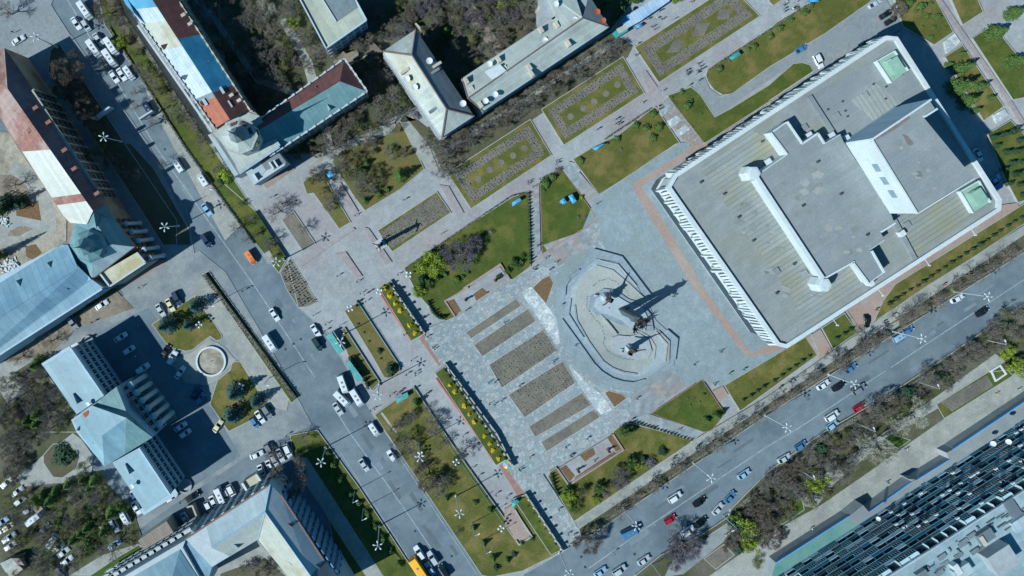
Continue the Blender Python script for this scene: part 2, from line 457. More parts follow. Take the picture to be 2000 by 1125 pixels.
# courtyard behind the tiled-roof building
surf('courtyard', 'p -400,220 40,260 130,420 130,470 40,530 -400,800', sand)
surf('courtyard_paving', 't01 110,130 250,180 330,340 385,390 440,560 440,700 0,860 0,330 60,240', concrete)
surf('round_bed', 't01 0,240 90,240 160,280 230,360 150,410 0,410', dirt)
surf('round_bed', 't01 130,510 200,480 300,450 325,600 240,590 130,560', mulch)
surf('round_bed', 't01 100,630 200,640 260,660 150,720 60,720', dirt)
surf('round_bed', 't01 200,800 280,780 330,850 260,900 210,880', mulch)
surf('courtyard_path', 't01 0,680 90,620 130,560 330,600 360,640 150,640 100,670 0,710', paving)
# lane between the blue-roof wing and the columned building
surf('yard', 'p -400,700 0,680 120,640 220,560 262,602 150,640 90,700 60,735 -400,900', dirt)
surf('lane', 'p -400,935 80,690 140,655 160,625 262,565 330,520 390,490 440,530 540,700 610,830 500,880 340,985 150,1122 -400,1500 -400,1420 100,1100 330,980 470,890 360,700 290,600 150,670 -400,1000', asphalt_old, base=.02)
surf('verge', 't02 530,200 580,160 780,60 860,0 960,0 700,150 580,235', lawn, kerb=kerbm)
# garden by the fountain ring
surf('garden_lawn', 't02 1190,285 1525,60 1600,170 1730,370 1722,400 1690,410 1640,372 1500,480 1450,490 1320,460 1265,385', lawn, kerb=kerbm)
surf('garden_lawn', 't02 1700,720 1800,640 1812,590 1840,572 1880,580 1990,735 2130,940 1785,1115 1640,905', lawn, kerb=kerbm)
surf('promenade', 'p 375,575 398,532 565,780 560,802 520,790 437,655', concrete)
surf('fountain_court', 't02 1320,560 1500,500 1640,400 1700,430 1760,470 1840,560 1690,720 1610,760 1450,740 1370,640', concrete)
surf('verge', 'p 397,536 408,530 584,774 570,786', lawn_green, kerb=kerbm)
# park behind the columned building
surf('park_ground', 'p -400,760 0,748 85,700 160,850 165,905 262,998 280,1055 215,1130 -100,1300 -400,1300', scrub)
surf('park_path', 't02 0,560 60,580 280,540 350,640 220,800 70,910 0,800', concrete)
surf('park_path', 't03 130,350 220,290 340,180 480,80 570,10 640,60 730,190 720,290 700,340 600,390 430,400 250,420 180,425', concrete)
surf('round_bed', 't03 345,180 420,95 540,95 620,200 600,280 490,355 420,350 345,240', dirtgrass, kerb=kerbm)
surf('park_bed', 't02 120,655 275,555 600,985 560,1030 600,1120 300,1120 150,880 225,810', scrub, kerb=kerbm)
surf('car_park', 't03 0,380 180,425 300,560 450,780 560,1010 540,1100 300,1140 0,1200', dirt, base=.05)
surf('park_path', 't03 540,1120 800,960 1080,870 1130,900 900,1010 760,1120', concrete)
surf('verge_lawn', 't03 700,1125 900,990 1085,880 1120,925 960,1040 830,1125', lawn_vivid, kerb=kerbm)
surf('park_path', 't03 830,1125 960,1040 1120,925 1150,960 900,1125', concrete)
# east side of the lane, south-west block
surf('dark_lawn', 'p 568,850 620,840 700,950 815,1125 900,1300 700,1300 640,1000 575,900', lawn_green, kerb=kerbm, base=.14)
surf('sidewalk', 'p 574,893 600,893 700,1048 750,1125 850,1300 800,1300 715,1125 600,950', concrete, base=.16)
surf('court', 'g 1040,640 1245,520 1480,788 1480,900 900,900 900,720', concrete)
surf('court_lawn', 'g 960,770 1150,700 1300,650 1460,788 1400,880 1000,880', dirtgrass)
# park beds near the corner-tower building
surf('park_island', 't11 370,300 420,260 520,215 570,330 735,610 650,660 450,380 400,390', lawn_dry, kerb=kerbm)
surf('park_island', 't11 205,590 295,530 462,775 370,835', soil, kerb=kerbm)
surf('park_lawn', 'p 649,316 700,262 780,236 806,285 828,330 780,370 713,411 690,380', lawn_dry, kerb=kerbm)
surf('park_path', 'p 775,225 800,215 840,290 858,335 835,330 812,300', concrete)
surf('verge_ground', 'p 745,245 815,235 862,272 925,235 1192,62 1235,90 1225,112 885,335 865,335 850,300 790,225 760,262', dirtgrass)
surf('kitchen_path', 'p 600,330 650,300 760,262 790,225 760,240 640,295', concrete)
surf('building_path', 'p 868,290 1200,78 1205,86 872,300', concrete)
# formal beds along the promenade
surf('long_bed', 't11 952,675 1408,375 1515,535 1062,838', lawn, kerb=kerbm)
surf('bed_soil', 't11 965,690 1385,410 1400,405 1505,525 1080,800 1060,810', soil)

def ring_bed(outer, e1, e2, name='formal_bed'):
    o = L(outer) if isinstance(outer, str) else outer
    c = (sum(p[0] for p in o) / 4, sum(p[1] for p in o) / 4)
    def ins(d):
        r = []
        for i in range(4):
            p, a, b = Vector(o[i]), Vector(o[i - 1]), Vector(o[(i + 1) % 4])
            u, v = (a - p).normalized(), (b - p).normalized()
            s_ = abs(u.cross(v) if hasattr(u, 'cross') and len(u) == 3 else u.x * v.y - u.y * v.x)
            r.append(tuple(p + (u + v) * d / s_))
        return r
    surf(name, o, lawn, kerb=kerbm)
    surf('bed_soil', ins(e1), soil)
    surf('bed_lawn', ins(e2), lawn)
    return ins(e1), ins(e2)
RB = []
B2o = [(875, 338), (1035, 234), (1076, 303), (920, 407)]
B3o = [(1058, 214), (1216, 112), (1257, 182), (1101, 283)]
B4o = [(1240, 93), (1425, -26), (1482, 32), (1286, 161)]
for o_ in (B2o, B3o, B4o): RB.append(ring_bed(o_, 8, 25 if o_ is not B4o else 27))
surf('formal_bed', 'p 1500,-60 1590,-110 1600,-50 1509,11 1502,4', lawn, kerb=kerbm)
def disc(px, py, r, n=20): return [(px + r * math.cos(2 * math.pi * i / n), py + r * math.sin(2 * math.pi * i / n)) for i in range(n)]
for p_ in ((1205, 166), (1183, 183), (1160, 199), (1139, 212), (1114, 228), (1024, 290), (1002, 304), (979, 318), (957, 332), (934, 350)):
    surf('round_bed', disc(p_[0], p_[1], 6.3), soil)
for s_ in ('t20 1610,80 1700,75 1685,155 1595,155', 't20 1440,185 1540,180 1490,280 1395,285', 't20 1250,330 1338,320 1300,410 1200,415'):
    surf('diamond_bed', s_, soil)
# promenade bands
surf('promenade_band', 't11 850,650 880,660 1060,920 1010,945 840,670', paving_pink)
surf('promenade_band', 't11 1430,320 1500,330 1620,540 1560,555', paving_pink)
surf('promenade_band', 't11 610,300 660,300 800,530 760,540', paving_pink)
surf('promenade_band', 't11 330,940 760,650 775,665 350,960', paving_pink)
surf('promenade_band', 't11 620,860 700,840 830,1030 790,1040', paving_pink)
surf('promenade_band', 't20 1000,560 1040,550 1130,680 1060,720', paving_pink)
# lawns round the plaza
surf('plaza_lawn', 't11 1160,978 1300,870 1650,640 1990,420 p 1032,374 1035,520 1000,546 976,517 868,588 888,618 870,626 850,612 815,572', lawn_green, kerb=kerbm)
surf('plaza_lawn', 't21 218,295 385,192 665,590 235,852', lawn_green, kerb=pinkstone)
surf('plaza_lawn', 't21 475,120 660,10 t20 820,1060 1110,835 1300,1115 t21 1270,0 680,400', lawn, kerb=kerbm)
surf('plaza_lawn', 't20 1210,748 1390,682 1460,740 1575,915 1700,850 2000,665 t30 190,500 260,492 320,510 345,555 0,785 t20 2000,790 1490,1120', lawn_green, kerb=kerbm)
surf('plaza_lawn', 't20 1520,545 1780,385 2000,235 t30 60,180 360,0 p 1590,-10 1710,-10 t30 780,20 440,260 0,525 t20 1710,730 1640,742 1570,700 1525,640 1508,590', lawn, kerb=kerbm)
surf('drive', 'p 1351,171 1375,150 1385,173 1405,187 1428,185 1500,135 1700,4 1720,-10 1730,0 1762,52 1738,70 1592,160 1586,140 1570,125 1550,124 1394,229', cobble, base=.05)
surf('ramp_wall_top', 't30 500,470 710,345 740,385 530,510', terrace)
surf('terrace', 'p 1372,283 1390,272 1583,146 1592,158 1738,70 1760,60 1760,90 1350,345 1310,360 1300,330', terrace)
surf('terrace_lawn', 't30 720,350 745,325 780,328 800,345 735,388', lawn_green, kerb=kerbm)
surf('plaza', 'p 1164,382 1330,278 1372,283 1330,330 1310,360 1545,700 1410,753 1372,743 1337,752 1300,715 1240,600 1180,492 1135,452', granite)
surf('brick_band', 'p 1232,358 1300,320 1368,275 1385,283 1320,322 1262,357 1252,366 1275,400 1372,560 1466,690 1456,697 1352,560 1240,378', brickpave)
surf('brick_band', 'p 1456,697 1466,690 1520,660 1545,672 1505,690', brickpave)
surf('crazy_paving', 'p 836,640 890,618 1000,546 1035,530 1165,430 1182,490 1240,600 1337,752 1272,806 1225,826 1060,925 1140,1048 1102,1074 980,900 830,662', flag)
surf('slab_paving', 'p 1060,478 1135,452 1158,480 1090,520', flag_grid)
surf('slab_paving', 'p 1240,760 1312,715 1337,752 1272,806 1225,826', flag_grid)
surf('monument_walk', 'p 1078,548 1095,525 1110,500 1160,487 1240,560 1320,660 1310,715 1245,765 1200,760 1125,720 1088,660 1080,600', granite)
surf('stone_strip', 'p 1018,572 1030,562 1040,560 1066,595 1086,620 1093,668 1087,674 1058,632', white_stone)
surf('stone_strip', 'p 1110,715 1122,722 1150,752 1175,770 1195,800 1172,809 1140,768', white_stone)
surf('mulch_bed', 'p 1040,562 1058,545 1072,538 1080,552 1066,592', mulch, kerb=kerbm)
surf('mulch_bed', 't22 722,815 750,800 860,830 885,858 795,925', mulch, kerb=kerbm)
SEED = ['p 910,649 1006,584 1018,596 920,660', 'p 926,673 1030,603 1046,626 942,695', 'p 955,712 1060,644 1086,684 980,756',
        'p 993,770 1098,705 1123,746 1024,814', 'p 1033,832 1136,766 1153,790 1045,852', 'p 1057,862 1158,799 1171,813 1067,880']
for s_ in SEED: surf('planting_bed', s_, soil, kerb=kerbm)
surf('plaza_lawn', 't22 1085,975 1475,715 1650,975 1550,1105 1485,1118', lawn_green, kerb=pinkstone)
surf('plaza_lawn', 'p 1414,752 1582,652 1597,690 1444,801', lawn, kerb=kerbm)
surf('plaza_lawn', 'p 1604,640 1647,612 1673,648 1625,680', lawn_green, kerb=kerbm)
surf('ramp', 'p 1572,660 1600,642 1624,684 1598,700', brickpave)
surf('ramp', 't22 1560,800 1635,760 1680,830 1610,890', brickpave)
surf('ramp', 'p 1098,332 1115,318 1170,382 1150,398', flag_grid)
surf('ramp', 't20 1120,840 1215,760 1490,1110 1380,1150', terrace)
surf('ramp_panel', 't21 440,140 490,150 530,210 470,270 430,220', flag)
surf('ramp_panel', 't20 1140,870 1210,790 1240,840 1165,910', flag)
surf('ramp_panel', 't20 1200,950 1280,900 1310,940 1235,1000', white_stone)
surf('ramp_panel', 't20 1260,1030 1350,975 1380,1010 1290,1070', white_stone)
surf('hall_pavement', 'p 1650,600 1955,400 1985,396 1990,415 1745,560 1718,595 1705,628 1672,650', brickpave)
surf('plaza_lawn', 'p 1706,625 1722,588 1746,555 1806,518 1955,425 2010,390 2300,205 2300,245 2000,434 1806,562', lawn, kerb=kerbm)
surf('footpath', 'p 1120,1016 1345,863 1500,772 1800,562 2000,438 2300,250 2300,268 2000,455 1500,787 1130,1031', concrete)
surf('street_verge', 'p 1130,1031 1500,787 2000,456 2300,270 2300,300 2000,490 1500,806 1137,1054', dirtgrass, kerb=kerbm)
surf('street_verge_gap', 't32 860,335 1010,250 1010,290 880,380', concrete)
surf('plaza_lawn', 'p 1070,930 1074,920 1085,912 1110,948 1218,878 1197,842 1212,830 1232,826 1350,858 1345,864 1120,1016', lawn, kerb=kerbm)
surf('diagonal_path', 'p 1225,820 1262,806 1372,842 1352,860', flag_grid)
surf('steps_path', 'p 1036,375 1052,362 1055,490 1040,505', flag_grid)
surf('plaza_lawn', 't12 693,178 795,115 1115,605 1120,640 1080,680 1030,700 1000,690 905,520', lawn_dry, kerb=kerbm)
surf('plaza_lawn', 't12 655,330 690,312 960,730 905,795 840,700 720,520', lawn_dry, kerb=kerbm)
surf('plaza_lawn', 'p 733,809 808,755 845,812 905,900 985,1012 1005,978 1024,965 1095,1075 1020,1112 960,1124 941,1121 788,893', lawn, kerb=kerbm)
surf('verge_path', 't12 970,975 985,965 1100,1125 1085,1125', kerbm)
surf('entrance_court', 't23 0,560 30,620 150,810 50,880 -60,730 -60,600', brickpave)
surf('rose_bed', 'p 741,562 763,548 829,650 803,664', lawn_green, kerb=kerbm, base=.5)
surf('rose_bed', 'p 850,727 868,714 992,892 968,906', lawn_green, kerb=kerbm, base=.5)
surf('rose_bed', 'p 1003,972 1026,964 1095,1070 1075,1080', lawn_green, kerb=kerbm, base=.45)
# paths between the eastern lawns
surf('east_lawn', 'p 1727,-60 1800,-60 1823,-2 1858,63 1821,88 1761,52', lawn, kerb=kerbm)
surf('east_lawn', 'p 1842,-30 1893,-30 1916,24 1877,49', lawn, kerb=kerbm)
surf('east_lawn', 'p 1896,75 1936,50 1975,100 2030,155 2000,190 1975,195', lawn_green, kerb=kerbm)
surf('east_lawn', 'p 1843,112 1877,90 1956,208 1918,236', lawn, kerb=kerbm)
surf('east_lawn', 'p 1926,262 1970,236 2060,330 2060,370 1985,395 1958,345', lawn_green, kerb=kerbm)
surf('walk_panel', 't30 1360,330 1440,260 1490,330 1380,420', white_stone)
surf('walk_panel', 't30 1740,900 1830,850 1860,900 1770,960', white_stone)
surf('walk_band', 't30 1300,0 1340,0 1880,780 1985,950 1960,985 1850,800', paving_pink)
# south-east block beyond the tree-lined street
surf('boulevard_ground', 'p 1240,1122 1290,1082 1370,1042 1421,1008 1426,993 1500,918 1608,842 1725,775 1826,709 2000,591 2300,390 2300,700 2000,900 1500,1300 1180,1300', scrub, kerb=kerbm)
surf('sidewalk', 'p 1380,1125 1500,1040 1600,985 1680,930 1838,818 1971,732 2100,640 2100,730 1500,1130 1420,1200', concrete)
surf('sidewalk', 'p 1560,985 1600,930 1700,860 1830,770 1940,690 1960,705 1840,790 1735,850 1625,945 1590,990', concrete)
surf('park_bed', 't32 1300,905 1700,655 1850,640 1890,680 1360,1010', lawn_green, kerb=kerbm)
surf('bed_soil', 't32 1330,890 1690,680 1740,760 1420,960', soil)
surf('park_lawn', 't33 890,45 950,15 1090,60 1000,125', lawn_vivid, kerb=kerbm)
surf('park_lawn', 't33 50,650 160,540 250,520 270,600 100,712', lawn_vivid, kerb=kerbm)
surf('park_bed', 't23 1490,980 1640,870 1720,950 1580,1060', soil, kerb=kerbm)
surf('sidewalk', 't23 1520,800 1690,690 1740,740 1560,900', concrete)
surf('lay_by', 't23 1240,1000 1420,880 1560,790 1690,690 1720,700 1640,850 1330,1100 1180,1125', asphalt_old)
# painted lines on the streets
def line_strip(name, a, b, w=.25, z=.006, mat=paint_line):
    a, b = P(*a).to_2d(), P(*b).to_2d(); d = (b - a).normalized(); n = Vector((-d.y, d.x)) * w / 2
    mb = MB(); mb.add([(*(a - n), z), (*(b - n), z), (*(b + n), z), (*(a + n), z)], [(0, 1, 2, 3)])
    tag(mb.build(name, mat), kind='structure')
for a_, b_ in (((120, -20), (305, 288)), ((305, 288), (410, 436)), ((410, 436), (505, 570)), ((505, 570), (615, 737)), ((650, 793), (685, 848)), ((685, 848), (765, 958)), ((765, 958), (845, 1075)), ((845, 1075), (880, 1140)),
               ((1262, 1031), (1497, 873)), ((1497, 873), (1560, 836)), ((1560, 836), (1730, 724)), ((1740, 718), (1970, 566)), ((1970, 566), (2100, 480)), ((1150, 1110), (1262, 1031))):
    line_strip('road_marking', a_, b_, .3)
for a_, b_ in (((665, 884), (812, 1112)), ((780, 893), (930, 1120))): line_strip('road_marking', a_, b_, .18)
for i in range(6): line_strip('road_marking', (398 - i * 2 + i * 14, 700 + i * 17), (410 + i * 12, 690 + i * 18), .12)
# rings of setts round fountain
fr = MB(); c_ = P(413, 705)
fr.lathe((c_.x, c_.y, .1), [(4.6, 0), (4.6, .75), (4.15, .75), (4.15, .25), (0.01, .22)], 48)
fo = empty('fountain_basin', (c_.x, c_.y, .1), 'round white-rimmed dry fountain basin in the car park garden', 'fountain')
fr = MB().lathe((c_.x, c_.y, .1), [(4.7, 0), (4.7, .75), (4.15, .75), (4.15, .2), (4.1, .2)], 48); fr.build('rim', white_con, fo)
MB().lathe((c_.x, c_.y, .1), [(4.12, 0), (4.12, .24), (.01, .26)], 48).build('basin_floor', sand, fo)
MB().tube((c_.x, c_.y, .3), (c_.x, c_.y, 1.1), .12, .06).build('nozzle', metal_d, fo)

# ------------------------------------------------------------------ rows of small plants in the beds (ground cover)
def pinp(pt, poly):
    x, y = pt; c = False; n = len(poly)
    for i in range(n):
        x1, y1 = poly[i]; x2, y2 = poly[(i + 1) % n]
        if (y1 > y) != (y2 > y) and x < (x2 - x1) * (y - y1) / (y2 - y1) + x1: c = not c
    return c
plant_brown = M('plant_brown', '61584a', '4d4a3a', 3, .9, obj=True)
plant_dark = M('plant_dark', '46423a', '5a554c', 3, .9, obj=True)
def seedrows(name, poly, dx, dy, r, h, mat, avoid=None, jit=.12):
    xy = [P(*p).to_2d() for p in poly]; av = [P(*p).to_2d() for p in avoid] if avoid else None
    ca, sa = math.cos(R(GRID)), math.sin(R(GRID)); mb = MB()
    c = cen([(p.x, p.y) for p in xy]); ext = max((p - c.to_2d()).length for p in xy)
    nx, ny = int(ext / dx) + 1, int(ext / dy) + 1
    for i in range(-nx, nx + 1):
        for j in range(-ny, ny + 1):
            u, v = i * dx + rnd.uniform(-jit, jit), j * dy + rnd.uniform(-jit, jit)
            x, y = c.x + u * ca - v * sa, c.y + u * sa + v * ca
            if not pinp((x, y), xy) or (av and pinp((x, y), av)): continue
            if rnd.random() < .08: continue
            rr = r * rnd.uniform(.7, 1.25); hh = h * rnd.uniform(.6, 1.3); a0 = rnd.uniform(0, 6.3)
            vv = [(x + rr * math.cos(a0 + k * 1.57) * (1 if k % 2 else .5), y + rr * math.sin(a0 + k * 1.57) * (1 if k % 2 else .5), .25 + .3 * hh) for k in range(4)] + [(x, y, .25 + hh), (x, y, .2)]
            mb.add(vv, [(0, 1, 4), (1, 2, 4), (2, 3, 4), (3, 0, 4), (1, 0, 5), (2, 1, 5), (3, 2, 5), (0, 3, 5)])
    o = mb.build(name, mat); o['kind'] = 'stuff'; return o
for i, s_ in enumerate(SEED):
    d_ = ((.35, .35, .16, .25), (.5, .45, .22, .4), (1.0, .75, .3, .6), (1.0, .75, .3, .6), (.5, .45, .22, .4), (.35, .35, .16, .25))[i]
    seedrows('bedding_plants', L(s_), d_[0], d_[1], d_[2], d_[3], plant_brown if i in (2, 3) else plant_dark)
for a_, b_ in RB: seedrows('bedding_plants', a_, .95, .7, .27, .45, plant_brown, avoid=b_, jit=.2)
seedrows('bedding_plants', L('t11 965,690 1400,405 1505,525 1070,805'), .6, .6, .2, .35, plant_dark)
seedrows('bedding_plants', L('t11 200,1000 270,900 400,1115 t12 400,10 470,105 400,135 335,140 245,10'), 1.1, .8, .35, .6, plant_dark)
seedrows('bedding_plants', L('t32 1330,890 1690,680 1740,760 1420,960'), .9, .6, .3, .5, plant_brown)
seedrows('bedding_plants', L('t23 1490,980 1640,870 1720,950 1580,1060'), .9, .8, .35, .5, plant_dark)

# worn patches and covers in the carriageways
patchm = M('asphalt_patch', '555d63', '5f676c', .8, .9); trackm = M('asphalt_worn', '6d767b', '78828a', .4, .9, c3='656d73')
def road_poly(name, pts, mat, z): 
    mb = MB(); xy = [P(*p).to_2d() for p in pts]
    if sum(xy[i][0] * xy[(i + 1) % len(xy)][1] - xy[(i + 1) % len(xy)][0] * xy[i][1] for i in range(len(xy))) < 0: xy = xy[::-1]
    mb.add([(p.x, p.y, z) for p in xy], [tuple(range(len(xy)))]); tag(mb.build(name, mat), kind='structure')
rp_ = random.Random(4); k_ = 0
for (a_, b_, n_) in (((330, 270), (850, 1060), 16), ((440, 450), (900, 1110), 12), ((1190, 1060), (1960, 550), 18), ((1230, 1090), (1990, 585), 10)):
    for i in range(n_):
        c0 = lerp_ = (a_[0] + (b_[0] - a_[0]) * (i + rp_.random()) / n_, a_[1] + (b_[1] - a_[1]) * (i + rp_.random()) / n_); k_ += 1
        d = Vector((b_[0] - a_[0], b_[1] - a_[1])).normalized(); n = Vector((-d.y, d.x)); l, w = rp_.uniform(4, 26), rp_.uniform(1.5, 7); c0 = Vector(c0) + n * rp_.uniform(-14, 14)
        road_poly('road_patch', [tuple(c0 + d * sx * l * rp_.uniform(.8, 1) + n * sy * w * rp_.uniform(.7, 1)) for sx, sy in ((-1, -1), (1, -1), (1, 1), (-1, 1))], patchm if rp_.random() < .4 else trackm, .002 + .00004 * k_)
iron = M('cast_iron', '2c3134', '3a4044', 2, .6)
for i, (s_, l_) in enumerate((('t12 350,400', 'in the lane opposite the bus shelter'), ('t12 292,437', 'on the centre line near the bus shelter'), ('t12 230,480', 'beside the white minibus in the hedge lane'), ('t12 290,978', 'near the street corner by the hedge end'), ('t12 278,1072', 'on the side street mouth'), ('t12 310,775', 'by the end of the long hedge'), ('t02 1015,110', 'on the lane beside the spruce garden'), ('t13 1240,775', 'in the lower main street beyond the star-lamp shadow'), ('t13 1525,970', 'in the lower main street near the wide lawn kerb'), ('t23 540,975', 'on the tree-lined street near the crossing, darker one'), ('t23 570,1055', 'on the tree-lined street near its near end'), ('t23 955,955', 'near the dark square shadow on the tree-lined street'), ('t01 1285,42', 'in the sunny part of the main street top'), ('t00 480,200', 'on the square near the head of the main street'))):
    c = P(*L(s_)[0]); o = MB().lathe((c.x, c.y, 0), [(.42, .0), (.42, .02), (.36, .03)], 12).build('manhole_cover', iron, origin=(c.x, c.y, 0)); tag(o, 'dark round manhole cover ' + l_, 'manhole cover', 'manhole covers in the carriageways')
# ------------------------------------------------------------------ buildings
def building(name, px, py, label, cat='building'):
    c = P(px, py); return empty(name, (c.x, c.y, 0), label, cat)
def rail(parent, name, pa, pb, z, h=.9, w=.25, mat=None, posts=0, pw=.6):
    """parapet or balustrade along photo points at height z"""
    a, b = P(*pa, z), P(*pb, z); mb = MB(); d = b - a; ln = d.length; ang = math.degrees(math.atan2(d.y, d.x)); m_ = (a + b) / 2
    mb.box((m_.x, m_.y, z), (ln, w, h), ang)
    for i in range(posts):
        q = a + d * ((i + .5) / posts); mb.box((q.x, q.y, z), (pw, w + .25, h + .35), ang)
    return mb.build(name, mat or wall_white, parent)
def chimney(parent, px, py, z, d=(1.2, .8, 1.8), mat=None, rot=GRID): return boxpart(parent, 'chimney', px, py, z, d, mat or chimney_m, rot)
def dormer(parent, px, py, z, mat, rot=GRID, s_=1.0):
    c = P(px, py, z); a = R(rot); ca, sa = math.cos(a), math.sin(a); mb = MB()
    loc = [(-1.6, -.8, 0), (-1.6, .8, 0), (-1.6, 0, 1.3), (1.6, 0, .55), (1.6, -.05, 0), (1.6, .05, 0)]
    vv = [(c.x + s_ * (x * ca - y * sa), c.y + s_ * (x * sa + y * ca), z - .4 + s_ * q) for x, y, q in loc]
    mb.add(vv, [(0, 1, 2), (0, 2, 3, 4), (1, 5, 3, 2), (4, 3, 5), (0, 4, 5, 1)]); return mb.build('dormer', mat, parent)
def dish(parent, px, py, z, r=1.0, mat=None, name='satellite_dish', face=(0, -.2, 1)):
    c = P(px, py, z); mb = MB(); up = Vector(face).normalized(); u = up.orthogonal().normalized(); w = up.cross(u); vv = []; n = 14
    for rr, dz in ((0.02, 0), (r * .6, .1 * r), (r, .3 * r), (r * 1.02, .26 * r), (.02, -.06 * r)):
        for i in range(n):
            t = 2 * math.pi * i / n; vv.append(Vector((c.x, c.y, z + 1.0)) + (u * math.cos(t) + w * math.sin(t)) * rr + up * dz)
    fs = [(k * n + i, k * n + (i + 1) % n, (k + 1) * n + (i + 1) % n, (k + 1) * n + i) for k in range(4) for i in range(n)]
    mb.add(vv, fs); mb.tube((c.x, c.y, z - .2), (c.x, c.y, z + 1.0), .07, .07)
    return mb.build(name, mat or dishm, parent)

# --- long tiled-roof building west of the main street
b = building('tiled_roof_building', 120, 300, 'long brown-walled block with red-brown tiled roof and one cream roof panel')
H_ = 12.8
walls(b, 'p 9,94 66,175 190,374 222,428 263,482 181,545 130,480 133,436 123,421 75,349 30,281 -30,180 -60,130', H_, wall_brown)
slope(b, (-36, 171), (124, 421), (15, 173), (182, 412), H_, 17, [(0, .25, r_terra), (.25, .5, r_terra), (.5, .86, r_cream), (.86, .92, r_terra), (.92, 1, r_cream)])
slope(b, (66, 175), (208, 399), (15, 173), (182, 412), H_, 17, [(0, .35, r_plum), (.35, .8, r_plum), (.8, .93, r_plum), (.93, 1.0, r_terra)])
roofpoly(b, [(9, 94, H_), (66, 175, H_), (15, 173, 17)], r_plum)
roofpoly(b, [(9, 94, H_), (15, 173, 17), (-36, 171, H_), (-60, 130, H_)], r_terra)
roofpoly(b, [(124, 421, H_), (182, 412, 17), (170, 438, 16), (137, 435, H_)], r_cream)
for x_, y_ in ((75, 212), (64, 256), (100, 240), (131, 294), (150, 330), (194, 378)): chimney(b, x_, y_, 14.6, (1.6, 1.0, 1.8), r_terra)
fa, fb = G(66, 175, H_), G(196, 384, H_)
windows(b, fb, fa, 1, 13, 4, 23, 1.3, 1.7, wall_brown, name='window')
mbp = None
for i in range(24):
    q = fa.lerp(fb, i / 24 + .005); boxp = MB().box((q.x + .1, q.y, 0), (.55, .5, 13.4), GRID); 
    if i % 2 == 0: boxp.build('pilaster', wall_beige, b)
MB().box((fa.lerp(fb, .5).x + .15, fa.lerp(fb, .5).y - .1, 13.2), (.8, (fb - fa).length, .35), GRID - .0).build('cornice', wall_beige, b)
# teal corner block with cupola
roofpoly(b, [(182, 412, 16.5), (208, 398, H_), (223, 429, H_), (192, 468, 17.5), (146, 437, H_), (160, 430, 15)], r_teal_y)
roofpoly(b, [(204, 399, H_), (263, 481, H_), (216, 477, 17), (192, 442, 17)], r_teal)
roofpoly(b, [(263, 482, H_), (180, 544, H_), (181, 504, 17), (216, 477, 17)], r_silver)
roofpoly(b, [(180, 544, H_), (155, 522, H_), (134, 478, H_), (160, 488, 17), (181, 504, 17)], r_teal)
roofpoly(b, [(134, 478, H_), (146, 437, H_), (192, 442, 17), (160, 488, 17)], r_teal_y)
roofpoly(b, [(192, 442, 17), (216, 477, 17), (181, 504, 17), (160, 488, 17)], r_teal)
cc = P(178, 480, 17)
cup = MB().lathe((cc.x, cc.y, 14.5), [(4.6, 0), (4.6, 2.8), (5.0, 2.9), (4.2, 3.9), (2.4, 4.9), (2.3, 6.6)], 8); cup = cup.build('cupola', r_teal, b)
MB().lathe((cc.x, cc.y, 21), [(2.6, 0), (2.1, .8), (.9, 2.0), (.3, 3.0), (.12, 5.2), (.02, 7.5)], 8).build('spire', r_teal, cup)
for i in range(8):
    t = 2 * math.pi * (i + .5) / 8; mbw = MB().box((cc.x + 4.3 * math.cos(t), cc.y + 4.3 * math.sin(t), 15.2), (.3, 1.2, 1.6), math.degrees(t)); mbw.build('window', glassm, cup)
# corner portico
walls(b, 'n 480,960 930,700 1035,830 600,1125', 11.5, wall_beige, 'portico')
roofpoly(b, [(*p, 11.6) for p in L('n 478,962 930,700 1040,832 600,1120')], M('portico_roof', 'b7b29c', 'c4bfa9', .5, .8, c3='a39c7c'))
rail(b, 'parapet', *L('n 480,962 600,1118'), 11.7, .7, .5, wall_white); rail(b, 'parapet', *L('n 600,1118 1035,830'), 11.7, .7, .5, wall_white)
rail(b, 'parapet', *L('n 930,705 1035,830'), 11.7, .7, .4, wall_white)
fa, fb = G(222, 425, H_), G(286, 512, H_)
for i in range(5):
    q = fa.lerp(fb, (i + .5) / 5.2); col = MB().lathe((q.x + 1.8, q.y - .6, 0), [(.85, 0), (.85, .5), (.62, .7), (.55, 10), (.8, 10.5), (.8, 11)], 12); col.build('column', wall_white, b, True)
windows(b, fb, fa, 1, 12.5, 3, 7, 1.2, 1.8, wall_brown)
for i in range(4):
    q = G(*L('n 1000,800')[0], 0) + Vector((0, 0)); 
    fc = P(*lerp((300, 512), (262, 538), i / 3)); MB().lathe((fc.x, fc.y, 0), [(.7, 0), (.5, .5), (.45, 9), (.7, 9.6)], 10).build('column', wall_beige, b, True)
# pale-blue wing
bw = building('blue_roof_wing', 90, 610, 'long wing with pale blue standing-seam metal roof joining the cupola corner')
walls(bw, 'p 122,477 152,522 178,548 200,562 -60,735 -200,780 -200,640', 12.5, wall_blue)
roofpoly(bw, [(123, 476, 12.5), (155, 522, 16), (-100, 680, 16), (-100, 615, 12.5)], r_lblue)
roofpoly(bw, [(155, 522, 16), (180, 546, 12.5), (202, 562, 12.5), (-100, 755, 12.5), (-100, 680, 16)], r_lblue)
roofpoly(bw, [(120, 478, 12.6), (133, 478, 13.4), (178, 546, 13.4), (170, 550, 12.6), (152, 522, 16.05)], r_lblue)
for x_, y_ in L('t01 400,960 160,1100 510,1100 t02 260,150 30,310'): dormer(bw, x_, y_, 14, r_teal, -57)
fa, fb = G(200, 562, 12.5), G(-20, 704, 12.5)
windows(bw, fb, fa, 1, 12, 3, 14, 1.3, 1.7, wall_blue)
rail(bw, 'parapet', (200, 564), (-60, 731), 12.5, .35, .5, wall_blue)
